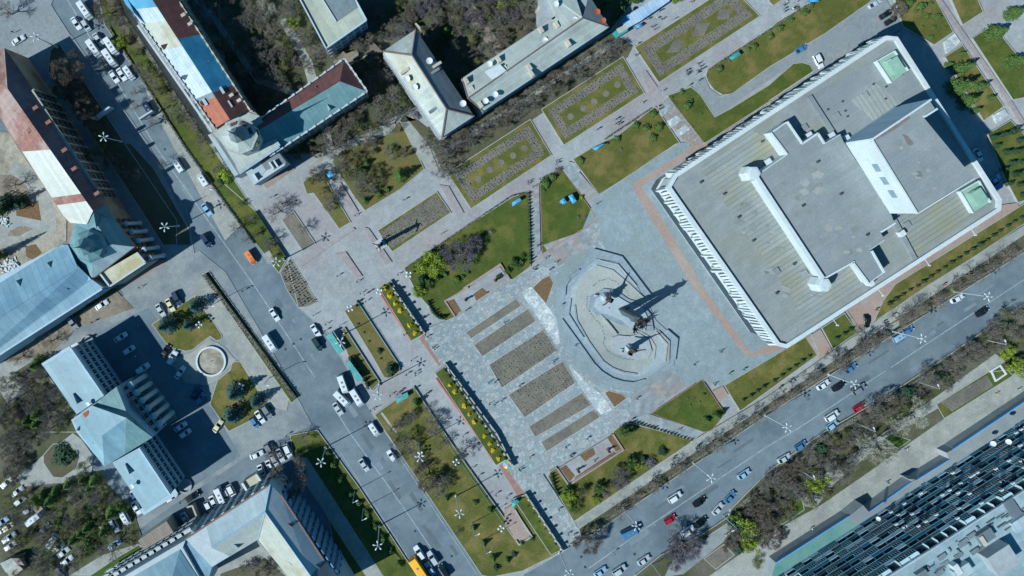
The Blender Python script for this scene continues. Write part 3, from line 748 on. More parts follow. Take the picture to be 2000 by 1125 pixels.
# steps by the corner
def steps(name, pts, n, z, label, mat=pinkstone):
    """flight of steps over quad a,b (low edge) c,d (high edge)"""
    q = L(pts); a, b_, c, d = q; o = empty(name, P(*q[0]), label, 'steps'); 
    for i in range(n):
        t0, t1 = i / n, (i + 1) / n
        pp = [lerp(a, d, t0), lerp(b_, c, t0), lerp(b_, c, t1), lerp(a, d, t1)]
        MB().prism([P(*p).to_2d() for p in pp], -.2, z * (i + 1) / n + .1).build('step', mat, o)
    return o
steps('entrance_steps', 't01 1000,1105 1335,905 1265,905 975,1085', 4, .8, 'shallow pinkish steps below the cupola corner portico', brickpave)
steps('entrance_steps', 'k 800,1115 1170,860 1140,850 750,1035', 4, .8, 'pinkish steps before the porch of the octagonal-tower building', brickpave)
steps('plaza_steps', 'p 819,661 857,715 870,708 829,651', 7, .35, 'wide brown striped steps between the two yellow-shrub beds', pinkstone)
steps('plaza_steps', 'p 975,910 1012,971 1026,961 985,903', 7, .35, 'wide brown striped steps beside the rainbow umbrella', pinkstone)
steps('drive_steps', 't33 1040,385 1090,360 1075,338 1020,375', 3, .5, 'small pale entrance steps of the podium by the narrow jog', white_con)
steps('drive_steps', 't33 1330,130 1385,95 1410,125 1360,175', 3, .5, 'small pale entrance steps of the podium beside the pale fallen-looking tree', white_con)

# --- long building with the patchwork metal roof
b = building('patchwork_roof_building', 400, 130, 'long block with patchwork roof of white, blue, rust and dark red sheets')
H_ = 12.5
e0, e1 = (186, -80), (421, 250); r0, r1 = (246, -80), (449, 233); f0, f1 = (304, -80), (487, 213)
walls(b, [e0, e1, f1, f0], H_, wall_beige)
def tt(y, a, b_): return (y - a[1]) / (b_[1] - a[1])
slope(b, e0, e1, r0, r1, H_, 16, [(0, .30, r_blue), (.30, .385, r_white), (.385, .545, r_beige), (.545, .83, r_white), (.83, .86, r_slate), (.86, 1, r_rust)])
slope(b, f0, f1, r0, r1, H_, 16, [(0, .50, r_maroon), (.50, .835, r_blue), (.835, 1, r_maroon)])
roofpoly(b, [(228, -40, 13.2), (252, 4, 13.2), (262, 25, 14.2), (284, 47, 13.2), (279, 44, 13), (245, 8, 12.9)], r_blue)
rail(b, 'balustrade', (277, 47), (421, 252), 12.2, .9, .3, wall_white, 18, .8)
rail(b, 'balustrade', (270, 50), (415, 258), 10.5, .6, .6, wall_white, 0)
rail(b, 'balustrade', (352, 5), (492, 220), 12.4, .7, .25, chimney_m, 14, 1.2)
for x_, y_, m__ in ((361, 66, r_silver), (400, 123, r_silver), (326, 87, r_maroon), (366, 147, r_slate), (402, 197, r_maroon)): dormer(b, x_, y_, 14, m__, 27, 1.0)
for x_, y_ in ((434, 177), (449, 204), (401, 200), (385, 146)): boxpart(b, 'skylight', x_, y_, 14.4, (.9, 2.2, .5), r_silver)
for x_, y_ in ((362, 33), (375, 50), (455, 188), (470, 198)): chimney(b, x_, y_, 12.6, (1.3, .9, 2.2))
fa, fb = G(*f0, H_), G(*f1, H_)
windows(b, fb, fa, 1, 12, 3, 20, 1.3, 1.7, wall_beige)
# --- corner building with octagonal tower and its wing
b = building('octagonal_tower_building', 480, 280, 'corner building with grey metal roofs round an octagonal tower roof')
H_ = 12
foot = L('k 70,410 380,210 600,90 700,170 965,560 450,920')
walls(b, foot, H_, wall_beige)
K = L('k 110,400 380,215 500,110 700,170 905,480 965,570 450,920 310,620')
roofpoly(b, [(*p, H_ + .05) for p in K], r_grey)
rail(b, 'parapet', *L('k 450,915 965,570'), H_, .7, .9, r_silver); rail(b, 'parapet', *L('k 905,480 965,570'), H_, .8, 1.0, r_silver)
rail(b, 'parapet', *L('k 120,400 450,915'), H_ - .6, .6, .8, r_slate); rail(b, 'parapet', *L('k 320,220 500,105'), H_, .5, 1.2, r_grey)
wl = L('k 40,420 110,400 450,920 385,960'); walls(b, wl, 9, wall_white, 'side_gallery'); roofpoly(b, [(*p, 9) for p in wl], r_silver)
pts = L('k 530,900 720,765 950,640 1055,775 640,1060'); walls(b, pts, 9, wall_white, 'porch'); roofpoly(b, [(*p, 9) for p in L('k 525,900 720,765 790,880 640,1060')], r_silver)
roofpoly(b, [(*p, 9) for p in L('k 722,765 950,640 1055,775 790,880')], r_slate)
rail(b, 'parapet', *L('k 640,1055 1040,800'), 9.1, .8, .6, wall_white)
for x_, y_ in L('k 870,820 925,795 665,970'): boxpart(b, 'roof_vent', x_, y_, 9.1, (2.4, .5, 1.2), white_con, -57)
tc = P(*L('k 432,430')[0], 24)
oct_ = MB().lathe((tc.x, tc.y, 10), [(4.7, 0), (4.7, 12.6), (5.3, 12.8), (5.3, 13.2), (4.7, 13.3), (2.1, 14.4)], 8); tw = oct_.build('octagonal_roof', r_grey, b)
MB().lathe((tc.x, tc.y, 23.6), [(2.0, 0), (2.0, 1.8), (2.3, 2.0), (1.8, 2.8), (.8, 4.0), (.3, 5.5), (.2, 8), (.05, 12.5)], 8).build('spire', r_slate, tw)
for i in range(8):
    t = 2 * math.pi * (i + .5) / 8; MB().box((tc.x + 4.4 * math.cos(t), tc.y + 4.4 * math.sin(t), 17), (.3, 1.6, 3.4), math.degrees(t)).build('window', glassm, tw)
    if i in (0, 1, 2): MB().box((tc.x + 3.1 * math.cos(t), tc.y + 3.1 * math.sin(t), 23.0), (2.2, 2.4, .9), math.degrees(t), top=.75).build('roof_patch', r_maroon, tw)
b = building('maroon_roof_wing', 610, 215, 'wing with half maroon, half teal-grey roof running from the octagonal tower')
H_ = 10.5; z1 = 13.8
A_, B_, C_, D_ = L('t10 120,870 690,460 868,715 270,1115'); r0, r1 = L('t10 60,990 655,635')
A0 = (A_[0] - 40, A_[1] + 28); D0 = (D_[0] - 40, D_[1] + 26); r00 = (r0[0] - 12, r0[1] + 8)
walls(b, [A0, B_, C_, D0], H_, wall_beige)
slope(b, A0, B_, r00, r1, H_, z1, [(0, .3, r_maroon), (.3, 1, r_maroon)])
slope(b, D0, C_, r00, r1, H_, z1, [(0, .3, r_teal), (.3, 1, r_teal)])
roofpoly(b, [(*B_, H_), (*C_, H_), (*r1, z1)], r_maroon)
rail(b, 'parapet', A0, B_, H_, .7, .35, wall_white, 12, .9); rail(b, 'parapet', B_, C_, H_, .7, .35, wall_white, 5, .9); rail(b, 'parapet', D0, C_, H_, .7, .35, wall_white, 12, .9)
for x_, y_, r_ in ((623, 178, -57), (640, 205, 123), (617, 190, 120)): dormer(b, x_, y_, 12, r_maroon if r_ == -57 else r_teal, r_)
fa, fb = G(*D0, H_), G(*C_, H_); windows(b, fa, fb, .8, 10, 2, 16, 1.3, 1.7, wall_beige)
# --- flat-roofed block
b = building('flat_roof_block', 640, 30, 'beige flat-roofed block with darker inset roof at the edge of the grove')
H_ = 12; A_, B_, C_, D_ = (565, -40), (637, 95), (716, 40), (662, -60)
walls(b, [A_, B_, C_, D_], H_, wall_white); roofpoly(b, [(*p, H_) for p in (A_, B_, C_, D_)], M('beige_roof', 'a3a593', 'aeaf9e', .4, .85, c3='9a9e90', seams=((0, 2.4, .03),)))
roofpoly(b, [(610, -40, H_ + .14), (657, 43, H_ + .14), (698, 15, H_ + .14), (668, -60, H_ + .14)], r_slate)
rail(b, 'parapet', (606, -40), (657, 43), H_ + .1, .5, .35, wall_white)
rail(b, 'parapet', A_, B_, H_, .7, .4, wall_white); rail(b, 'parapet', B_, C_, H_, .5, .4, wall_blue); rail(b, 'parapet', C_, D_, H_, .5, .4, wall_blue)
fa, fb = G(*B_, H_), G(*C_, H_); windows(b, fa, fb, .8, 11.5, 3, 6, 1.6, 1.7, wall_blue)
# low sheds in front of it
for i, (s_, h_, m__) in enumerate((('t10 600,480 680,400 760,470 700,500 680,470', 3, wall_beige), ('t10 700,420 790,385 800,430 740,470', 3.2, wall_beige), ('t10 860,350 920,335 985,400 900,420 860,420', 3, wall_beige))):
    b = building('yard_shed', *L(s_)[0], ('low walled shed nearest the maroon roof wing', 'low walled shed between two other sheds', 'low earth-topped shed beside the grey hipped roof')[i], 'shed')
    walls(b, s_, h_, m__); roofpoly(b, [(*p, h_) for p in L(s_)], dirt)
# --- hipped grey block
b = building('hipped_roof_block', 835, 165, 'grey block with hipped roof, brown ridge caps and white dishes')
H_ = 12; z1 = 15.5; ridgem = M('ridge_cap', '6e5a54', '7a655e', 1, .8)
A_, B_, C_, D_ = L('t10 1245,230 990,400 1450,1070 1700,905'); r0, r1 = L('t10 1215,430 1485,850')
walls(b, [A_, B_, C_, D_], H_, wall_grey)
slope(b, B_, C_, r0, r1, H_, z1, [(0, .55, r_beige), (.55, 1, r_greyy)])
slope(b, A_, D_, r0, r1, H_, z1, [(0, .45, r_slate), (.45, 1, r_slate)])
roofpoly(b, [(*A_, H_), (*B_, H_), (*r0, z1)], r_greyy); roofpoly(b, [(*C_, H_), (*D_, H_), (*r1, z1)], r_grey)
def ridge(parent, pa, za, pb, zb, r=.16, mat=None):
    return MB().tube(P(*pa, za) + Vector((0, 0, .15)), P(*pb, zb) + Vector((0, 0, .15)), r, r, 5).build('ridge_cap', mat or ridgem, parent)
for pa, za, pb, zb in ((r0, z1, r1, z1), (A_, H_, r0, z1), (B_, H_, r0, z1), (C_, H_, r1, z1), (D_, H_, r1, z1)): ridge(b, pa, za, pb, zb, .28)
rail(b, 'balcony_strip', lerp(B_, C_, .02), lerp(B_, C_, .98), H_ - 2.5, 1.0, .8, wall_white, 8, .5)
for x_, y_ in L('t10 1175,620 1235,685 1440,855 1350,480 1610,810'): dish(b, x_, y_, 13.5, .95)
for s_ in ('t10 1160,560', 't10 1380,860', 't10 1410,510', 't10 1395,560', 't10 1205,395', 't10 1440,790'): x_, y_ = L(s_)[0]; boxpart(b, 'roof_vent', x_, y_, 13, (2.8, .8, 1.4), chimney_m if '1160' in s_ or '1410' in s_ else r_slate)
fa, fb = G(*B_, H_), G(*C_, H_); windows(b, fa, fb, .8, 11.5, 3, 16, 1.2, 1.6, wall_grey)
fa, fb = G(*C_, H_), G(*D_, H_); windows(b, fa, fb, .8, 11.5, 3, 5, 1.2, 1.6, wall_grey)
# --- long gabled grey block
b = building('gabled_roof_block', 1050, 110, 'long grey sheet-metal gabled block with chimneys and dishes beside the shrub verge')
z1 = 15; A_ = L('t10 1605,610')[0]; C_ = L('t10 1770,868')[0]; B_ = L('t20 620,0')[0]; D_ = L('t20 755,212')[0]; r0 = L('t10 1650,765')[0]; r1 = L('t20 550,140')[0]
B2 = (1150, -10)
walls(b, [A_, C_, D_, B2, lerp(A_, (1110, 14), 1)], H_, wall_grey)
slope(b, A_, (1085, 35), r0, lerp(r0, r1, .84), H_, z1, [(0, .3, r_greyy), (.3, .75, r_greyy), (.75, 1, r_greyy)])
slope(b, C_, D_, r0, r1, H_, z1, [(0, .25, r_greyy), (.25, .7, r_greyy), (.7, 1, r_greyy)])
roofpoly(b, [(*A_, H_), (*C_, H_), (*r0, z1)], r_greyy)
roofpoly(b, [(*r1, z1), (*D_, H_), (1150, -10, H_)], r_slate)
roofpoly(b, [(*lerp(r0, r1, .84), z1), (*r1, z1), (1120, -20, H_), (1060, -20, H_), (1085, 35, H_)], r_grey)
ridge(b, r0, z1, r1, z1, .25)
for pa in (A_, C_): ridge(b, pa, H_, r0, z1, .2)
ridge(b, D_, H_, r1, z1, .15)
walls(b, 'p 1060,30 1062,-30 1120,-30 1112,24 1085,40', 12, wall_grey)
for x_, y_ in L('t10 1635,635 1680,700 1885,470 1940,540 1745,820 t20 220,240 340,200 430,345 130,530 145,580'): chimney(b, x_, y_, 13.2, (1.9, 1.0, 1.6), None, -57)
for x_, y_ in L('t10 1815,505 1860,740 1785,790 t20 250,320 335,40 480,160'): dish(b, x_, y_, 13.6, .85)
for x_, y_ in L('t20 655,100 700,168'): dish(b, x_, y_, 13, .9, rust_plain)
roofpoly(b, [(*p, 15.2) for p in L('t10 1780,560 1900,500 1960,560 1840,620')], white_con, 'roof_patch')
fa, fb = G(*C_, H_), G(*D_, H_); windows(b, fa, fb, .8, 11.5, 3, 26, 1.2, 1.6, wall_grey)
b = building('rear_annex', 1063, 20, 'small cream annex with cluttered top behind the gabled grey block', 'annex')
walls(b, 't20 200,60 245,0 330,130 270,160', 6, wall_beige); roofpoly(b, [(*p, 6) for p in L('t20 200,60 245,0 330,130 270,160')], r_cream)
for x_, y_ in L('t20 250,60 290,120'): boxpart(b, 'roof_box', x_, y_, 6.1, (1.5, 1, .8), chimney_m)
# arcade of kiosks
b = building('market_arcade', 1250, 20, 'row of kiosks under one ribbed pale blue sheet canopy', 'kiosk row')
s_ = 't20 900,220 850,150 910,110 1090,0 1235,-20 1225,10 1000,165'
walls(b, 't20 905,215 860,150 915,115 1090,5 1225,-15 1215,5 1000,160', 3.2, wall_blue); roofpoly(b, [(*p, 3.3) for p in L(s_)], M('ribbed_blue', '9db7d0', 'b5cbdf', .5, .6, seams=((0, 1, .12),), c3='6fa0cc', seamcol=.75))
roofpoly(b, [(*p, 3.5) for p in L('t20 850,150 900,120 915,155 870,190')], r_blue, 'roof_patch')
b = building('teal_kiosk', 1213, 62, 'square teal kiosk with grey top at the end of the kiosk row', 'kiosk')
walls(b, 't20 800,245 880,195 905,240 830,285', 2.8, tealpaint); roofpoly(b, [(*p, 2.9) for p in L('t20 812,228 885,190 905,225 835,262')], r_grey); boxpart(b, 'counter', 1208, 66, .5, (2, .6, .6), tealpaint, -57)

# --- the white hall
b = building('white_hall', 1650, 380, 'huge white finned concert hall with stepped flat grey roofs', 'concert hall')
H_ = 18; OUT = [(1303, 366), (1318, 340), (1733, 69), (1755, 71), (1959, 390), (1957, 411), (1538, 681), (1519, 676)]
INN = [(1331, 366), (1340, 345), (1360, 332), (1728, 85), (1745, 88), (1945, 398), (1942, 402), (1540, 667), (1530, 664)]
def inset_walls(): pass
foot_in = [P(*p, H_).to_2d() for p in OUT]
cN = cen(foot_in).to_2d()
def shrink(pts, d):
    n = len(pts); out = []
    for i in range(n):
        a, p, c = pts[i - 1], pts[i], pts[(i + 1) % n]; d1 = (p - a).normalized(); d2 = (c - p).normalized()
        n1 = Vector((d1.y, -d1.x)); n2 = Vector((d2.y, -d2.x)); nn = (n1 + n2).normalized()
        if nn.dot(cN - p) < 0: nn = -nn; n1 = -n1
        out.append(p + nn * d / max(.5, abs(nn.dot(n1))))
    return out
core = shrink(foot_in, 1.3)
MB().prism(core, -.2, 16.6).build('wall', wall_white, b)
MB().prism(shrink(foot_in, 1.2), 1.2, 6.2).build('glazing', glassm, b)
MB().prism(shrink(foot_in, 1.0), 6.3, 7.0).build('floor_slab', white_con, b)
# roof fascia ring
inn = [P(*p, H_).to_2d() for p in INN]
def ring(outer, inner, z0, z1, mat, name, parent):
    n = len(outer); vv = []
    for p in outer: vv += [(p.x, p.y, z0), (p.x, p.y, z1)]
    for p in inner: vv += [(p.x, p.y, z0), (p.x, p.y, z1)]
    fs = []
    for i in range(n):
        j = (i + 1) % n
        fs += [(2 * i, 2 * j, 2 * j + 1, 2 * i + 1), (2 * n + 2 * j, 2 * n + 2 * i, 2 * n + 2 * i + 1, 2 * n + 2 * j + 1),
               (2 * i + 1, 2 * j + 1, 2 * n + 2 * j + 1, 2 * n + 2 * i + 1), (2 * j, 2 * i, 2 * n + 2 * i, 2 * n + 2 * j)]
    return link_mesh(name, vv, fs, mat, parent)
ring(foot_in, shrink(foot_in, 1.15), 16.2, 17.7, white_con, 'fascia', b)
MB().prism(shrink(foot_in, 1.1), 16.3, 16.9).build('roof', roof_bit, b)
def edge_fins(pa, pb, n, depth, seed, tall=(6.6, 17.9), wobble=True):
    a, c = P(*pa, H_).to_2d(), P(*pb, H_).to_2d(); d = (c - a).normalized(); nn = Vector((d.y, -d.x))
    if nn.dot(cN - (a + c) / 2) > 0: nn = -nn
    ang = math.degrees(math.atan2(nn.y, nn.x)); r = random.Random(seed)
    for i in range(n):
        q = a.lerp(c, (i + .5) / n); w = (.5, .8, .42, .62)[i % 4] * r.uniform(.85, 1.15)
        dd = depth * (1 + (.35 if (i // 3) % 3 == 0 else 0)); lo = tall[0] + r.choice((-1.0, 0, .6, 1.8, 2.6)); dd *= r.uniform(.8, 1.25)
        # a fin that widens downwards: profile in (out, z)
        u = Vector((-nn.y, nn.x)) * w / 2; prof = [(-1.1, lo), (dd * .75, lo), (dd, lo + 1.4), (.15, tall[1] - .04), (-1.1, tall[1] - .04)]
        vv = [(*(q + nn * o_ + u), z) for o_, z in prof] + [(*(q + nn * o_ - u), z) for o_, z in prof]; m = len(prof)
        MB().add(vv, [tuple(range(m)), tuple(range(m, 2 * m))[::-1]] + [(k, (k + 1) % m, m + (k + 1) % m, m + k) for k in range(m)]).build('fin', white_con, b)
edge_fins(OUT[0], OUT[7], 52, .8, 1, (11.0, 17.6))
edge_fins(OUT[1], OUT[2], 62, .5, 2, (11.5, 17.6))
for pa, pb in ((OUT[6], OUT[5]), (OUT[3], OUT[4])):
    a_, c_ = P(*pa, H_).to_2d(), P(*pb, H_).to_2d(); m_ = (a_ + c_) / 2; d_ = c_ - a_; nn = (cN - m_).normalized()
    MB().box((m_.x + nn.x * 1.2, m_.y + nn.y * 1.2, 7.0), (d_.length * .97, 1.2, 9.2), math.degrees(math.atan2(d_.y, d_.x))).build('cladding', wall_white, b)
# roof covering panels with seams (slightly above main roof)
ZR = 16.9
def rp(s, z, mat, name='roof_sheet', t=.03): return roofpoly(b, [(*p, z) for p in L(s)], mat, name, t)
rp('h 120,470 300,340 395,400 280,480 560,880 470,965 130,490', ZR + .03, roof_lines)
rp('h 495,225 770,70 900,200 790,262 615,375 570,355', ZR + .035, roof_bit2)
rp('h 635,240 720,180 815,250 720,315', ZR + .08, roof_lines_x)
rp('h 790,640 1010,520 1060,570 1120,595 850,780', ZR + .06, roof_lines)
rp('h 440,950 560,880 640,800 700,865 480,1010', ZR + .09, roof_lines)
def block(pts, z, mat, wmat=white_con, name='roof_block', par=.35):
    q = L(pts) if isinstance(pts, str) else pts; o = MB().prism([P(*p, z).to_2d() for p in q], ZR - .1, z - .03).build(name, wmat, b)
    roofpoly(o, [(*lerp(p, (sum(t[0] for t in q) / len(q), sum(t[1] for t in q) / len(q)), .012), z - .02) for p in q], mat, 'roof_sheet', .05)
    return o
ZA = 20.6
aud = block('h 305,500 415,425 360,350 415,312 467,388 520,352 543,388 600,355 612,383 775,632 785,660 738,690 752,720 700,755 748,832 700,868 648,792 545,850 535,850', ZA, roof_bit2)
rail(aud, 'parapet', *L('h 305,500 535,850'), ZA, .9, 1.1, white_con)
for s_ in ('h 358,350 415,425', 'h 415,312 467,388', 'h 520,352 543,388', 'h 640,795 695,868', 'h 545,848 645,792', 'h 705,755 748,830', 'h 738,690 785,660', 'h 467,388 520,352'):
    rail(aud, 'parapet', *L(s_), ZA, .5, .5, white_con)
for s_ in ('h 297,490', 'h 540,872'):
    c_ = P(*L(s_)[0], ZA); MB().lathe((c_.x, c_.y, ZR), [(2.3, 0), (2.3, 3.5), (2.0, 4.6), (1.3, 4.7)], 6).build('corner_turret', white_con, aud)
# louvres on the long clerestory wall
for s_ in ('h 350,352 410,430', 'h 638,800 692,872'):
    rail(aud, 'louvre', *L(s_), ZR, 2.6, .9, white_con, 4, 1.2)
for s_ in ('h 490,225 575,358', 'h 780,650 852,785'):
    rail(b, 'expansion_ridge', *L(s_), ZR, .7, 1.3, roof_bit2)
for s_ in ('h 485,360', 'h 562,360', 'h 612,370', 'h 345,450', 'h 802,695'): boxpart(b, 'roof_vent', *L(s_)[0], ZR, (1.6, 1.6, 1.5), white_con)
for s_ in ('h 683,222', 'h 585,292', 'h 475,332', 'h 256,497', 'h 378,825', 'h 475,832', 'h 827,665'): boxpart(b, 'roof_hatch', *L(s_)[0], ZR, (1.7, 1.7, .5), roof_bit2, GRID)
ZT = 30.5
tw = block([(1701, 272), (1815, 195), (1827, 213), (1803, 228), (1902, 348), (1790, 417)], ZT, roof_bit2, white_con, 'stage_tower')
rail(tw, 'parapet', (1701, 272), (1790, 417), ZT, .5, .4, white_con); rail(tw, 'parapet', (1701, 272), (1815, 195), ZT, .8, .5, white_con)
rail(tw, 'parapet', (1790, 417), (1902, 348), ZT, .4, .3, white_con); rail(tw, 'parapet', (1803, 228), (1827, 213), ZT, .8, .5, white_con)
a_, c_ = P(1701, 272, ZT).to_2d(), P(1790, 417, ZT).to_2d()
d_ = (c_ - a_).normalized(); nn = Vector((d_.y, -d_.x)); nn = nn if nn.x < 0 else -nn
for t_ in (.37, .55, .73):
    q = a_.lerp(c_, t_) + nn * .03; MB().box((q.x, q.y, 25.2), (.12, 2.4, 2.1), GRID).build('window', glass_grey, tw)
a_, c_ = P(1701, 272, ZT).to_2d(), P(1815, 195, ZT).to_2d(); m_ = (a_ + c_) / 2; d_ = c_ - a_; nn = Vector((-d_.y, d_.x)).normalized()
MB().box((m_.x + nn.x * .1, m_.y + nn.y * .1, ZA), (d_.length, .25, ZT - ZA - .3), math.degrees(math.atan2(d_.y, d_.x))).build('cladding', corrug, tw)
rustp = rust_plain
roofpoly(tw, [(*p, ZT + .06) for p in L('h 700,385 745,352 800,315 835,292 840,300 800,330 750,360')], M('roof_stain', '6e625e', '7b706b', 1, .9), 'roof_stain', .02)
roofpoly(tw, [(*p, ZT + .06) for p in L('h 812,355 830,360 850,385 845,398 830,390')], MATS['roof_stain'], 'roof_stain', .02)
for s_, z_ in (('h 722,105 783,70 830,137 772,180', 18.1), ('h 1008,552 1072,515 1112,590 1052,626', 18.1)):
    o = block(s_, z_, roof_green, white_con, 'penthouse'); q = L(s_); c_ = cen(q)
    rail(o, 'parapet', q[0], q[1], z_, .5, .3, white_con); rail(o, 'parapet', q[1], q[2], z_, .5, .3, white_con); rail(o, 'parapet', q[0], q[3], z_, .5, .3, white_con)
    boxpart(o, 'lift_head', c_.x, c_.y, z_, (3.4, 4.2, 1.7), roof_green); boxpart(o, 'lift_head_wall', c_.x - 7, c_.y + 2, z_ - .5, (1.6, 4.2, 1.8), white_con)
for s_ in ('t31 1640,180', 't31 1620,265', 't31 1605,685', 't31 1245,920', 't32 530,265', 't32 885,35'):
    x_, y_ = L(s_)[0]; c_ = P(x_, y_, 16); MB().tube((c_.x - 1.2, c_.y + .8, 16.5), (c_.x + .3, c_.y - 1.0, 16.2), .1, .08).box((c_.x + .3, c_.y - 1.0, 16), (.7, .4, .3)).build('flood_light', white_con, b)

# stains, drains and pipes on the flat roofs
rs_ = random.Random(9); stain_m = M('roof_puddle', '7a7e7b', '858883', .8, .85, c3='6c6f68'); stain_l = M('roof_dust', '8b8c86', '969691', .8, .85)
def blob(par, px, py, r, z, mat, k):
    n = 11; pts = [(px + r * rs_.uniform(.55, 1.1) * math.cos(6.283 * i / n) * 1.5, py + r * rs_.uniform(.55, 1.1) * math.sin(6.283 * i / n), z + .0006 * k) for i in range(n)]
    c = [P(*p) for p in pts]; MB().add(c, [tuple(range(n))[::-1]]).build('roof_stain', mat, par)
for k in range(18):
    x_, y_ = lerp((1405, 335), (1585, 590), rs_.random()); x_ += rs_.uniform(-45, 25); blob(b, x_, y_ + rs_.uniform(-10, 10), rs_.uniform(2, 8), ZR + .14, rs_.choice((stain_m, stain_l)), k)
for k in range(24):
    x_, y_ = lerp((1560, 330), (1680, 500), rs_.random()); x_ += rs_.uniform(-55, 35); blob(aud, x_, y_, rs_.uniform(2, 9), ZA + .06, rs_.choice((stain_m, stain_l)), k)
for k in range(12):
    x_, y_ = lerp((1755, 270), (1825, 370), rs_.random()); blob(tw, x_ + rs_.uniform(-18, 18), y_, rs_.uniform(2, 6), ZT + .1, rs_.choice((stain_m, stain_l)), k)
for k in range(10):
    x_, y_ = lerp((1600, 180), (1730, 120), rs_.random()); boxpart(b, 'roof_drain', x_ + rs_.uniform(-10, 60), y_ + rs_.uniform(10, 60), ZR + .1, (.5, .5, .3), metal_d)
for s_ in ('h 330,380', 'h 200,560', 'h 300,720', 'h 440,800', 'h 120,520', 'h 250,640', 'h 380,900', 'h 690,700', 'h 600,560', 'h 520,450', 'h 470,600', 'h 820,580', 'h 950,450'): boxpart(b if 'h 6' not in s_ else aud, 'roof_vent', *L(s_)[0], ZR + (.1 if 'h 6' not in s_ and 'h 5' not in s_ and 'h 47' not in s_ and 'h 8' not in s_ and 'h 95' not in s_ else 3.7), (.6, .6, .7), metal_d)

# --- columned building
b = building('columned_building', 200, 830, 'pale teal-roofed building with six big white columns facing the car park')
H_ = 12.8
def q2(s): return L(s)
U = q2('t02 335,605 565,465 820,835 600,985'); walls(b, U, H_, wall_blue)
slope(b, U[0], U[3], U[1], U[2], H_, H_ + 1.0, [(0, 1, r_cyan)])
Lw = [(220, 903), (274.5, 873), (334.6, 963), (283, 999)]; walls(b, Lw, H_, wall_blue)
slope(b, Lw[0], Lw[3], Lw[1], Lw[2], H_, H_ + 1.0, [(0, 1, r_cyan)])
C5 = [(139, 820), (180, 792), (228, 755), (247, 803), (298, 854), (244, 887), (204, 911), (150, 845)]
walls(b, C5, H_ + .6, wall_blue)
roofpoly(b, [(139, 820, 13.4), (180, 792, 14.5), (247, 816, 17.5), (200, 850, 16), (155, 845, 13.4)], r_cyan)
roofpoly(b, [(180, 792, 13.4), (228, 755, 13.4), (247, 803, 15.4), (247, 816, 17.5)], r_teal)
roofpoly(b, [(247, 816, 17.5), (247, 803, 15.4), (298, 854, 13.4), (244, 887, 13.4)], r_teal)
roofpoly(b, [(155, 845, 13.4), (200, 850, 16), (247, 816, 17.5), (244, 887, 13.4), (204, 911, 13.4)], r_cyan)
for x_, y_, r_ in ((148, 778, 120), (158, 830, 60), (180, 855, 120), (250, 915, 120)): dormer(b, x_, y_, 13.6, r_teal, r_)
for x_, y_ in L('t02 165,410') : pass
for x_, y_ in ((174, 787), (260, 947)): dish(b, x_, y_, 13.5, .7)
for x_, y_ in ((171, 807),): boxpart(b, 'vent', x_, y_, 13.7, (1.8, 1.4, .8), rust_plain)
for t_, (pa, pb) in enumerate(((U[1], U[2]), (Lw[1], Lw[2]))):
    rail(b, 'parapet', pa, pb, H_, 1.3, .5, wall_blue)
    fa, fb = G(*pa, H_), G(*pb, H_); windows(b, fb, fa, 1, 12, 3, 10, 1.3, 1.8, wall_blue)
    d_ = (fb - fa).normalized(); nn = Vector((-d_.y, d_.x)) 
    if nn.x < 0: nn = -nn
fa, fb = G(228, 757, 13), G(300, 856, 13); d_ = (fb - fa); nn = Vector((-d_.y, d_.x)).normalized(); nn = nn if nn.x > 0 else -nn
for i in range(6):
    q = fa.lerp(fb, (i + .6) / 6.4) + nn * 3.0; MB().lathe((q.x, q.y, 0), [(1.0, 0), (1.0, .5), (.82, .7), (.7, 10.2), (1.0, 10.8), (1.0, 11.2)], 14).build('column', white_con, b, True)
mq = fa.lerp(fb, .5) + nn * 1.6; MB().box((mq.x, mq.y, 0), (4.6, (fb - fa).length, .6), GRID).build('portico_floor', concrete, b)
windows(b, fb + nn * .02, fa + nn * .02, 1, 11, 2, 7, 1.4, 2.4, wall_blue)
MB().prism([P(*p, 4).to_2d() for p in L('t02 470,495 600,425 610,440 480,515')], 3.6, 4.0).build('canopy', white_con, b)
MB().lathe((P(172, 668).x, P(172, 668).y, 0), [(2.2, 0), (2.2, .7), (1.9, .7), (1.9, .1)], 16).build('stair_wall', wall_grey, b)
MB().lathe((P(362, 948).x, P(362, 948).y, 0), [(2.2, 0), (2.2, .7), (1.9, .7), (1.9, .1)], 16).build('stair_wall', wall_grey, b)
rail(b, 'parapet', (278, 1000), (345, 958), 3.5, .3, 2.2, wall_blue)
rail(b, 'parapet', (84, 712), (139, 678), H_, .5, .9, wall_blue)

# --- L-shaped block with the hipped grey roofs, southwest
b = building('courtyard_block', 520, 1040, 'L-shaped grey-roofed block round a small court, blue and white window bands')
H_ = 13; z1 = 16.2
q_ = L('g 1330,105 1420,180 1740,670 1850,790 2000,1010'); q_in = L('g 1245,515 1470,788 1560,900')
walls(b, L('g 1330,105 1420,180 1740,670 1850,790 1950,950 1600,950 1470,788 1245,515 1035,640 900,720 700,510'), H_, wall_white)
ap = L('g 1300,305')[0]; r1 = L('g 900,575')[0]; r2 = L('g 1760,950')[0]
e0 = L('g 1340,100')[0]
slope(b, L('g 860,425')[0], e0, r1, ap, H_, z1, [(0, 1, r_silver)])
slope(b, L('g 1035,640')[0], L('g 1245,515')[0], r1, ap, H_, z1, [(0, 1, r_greyy)])
roofpoly(b, [(*L('g 860,425')[0], H_), (*L('g 1035,640')[0], H_), (*r1, z1)], r_teal)
roofpoly(b, [(*e0, H_), (*L('g 1420,180')[0], H_), (*L('g 1740,670')[0], H_), (*L('g 1640,788')[0], z1), (*ap, z1)], r_silver)
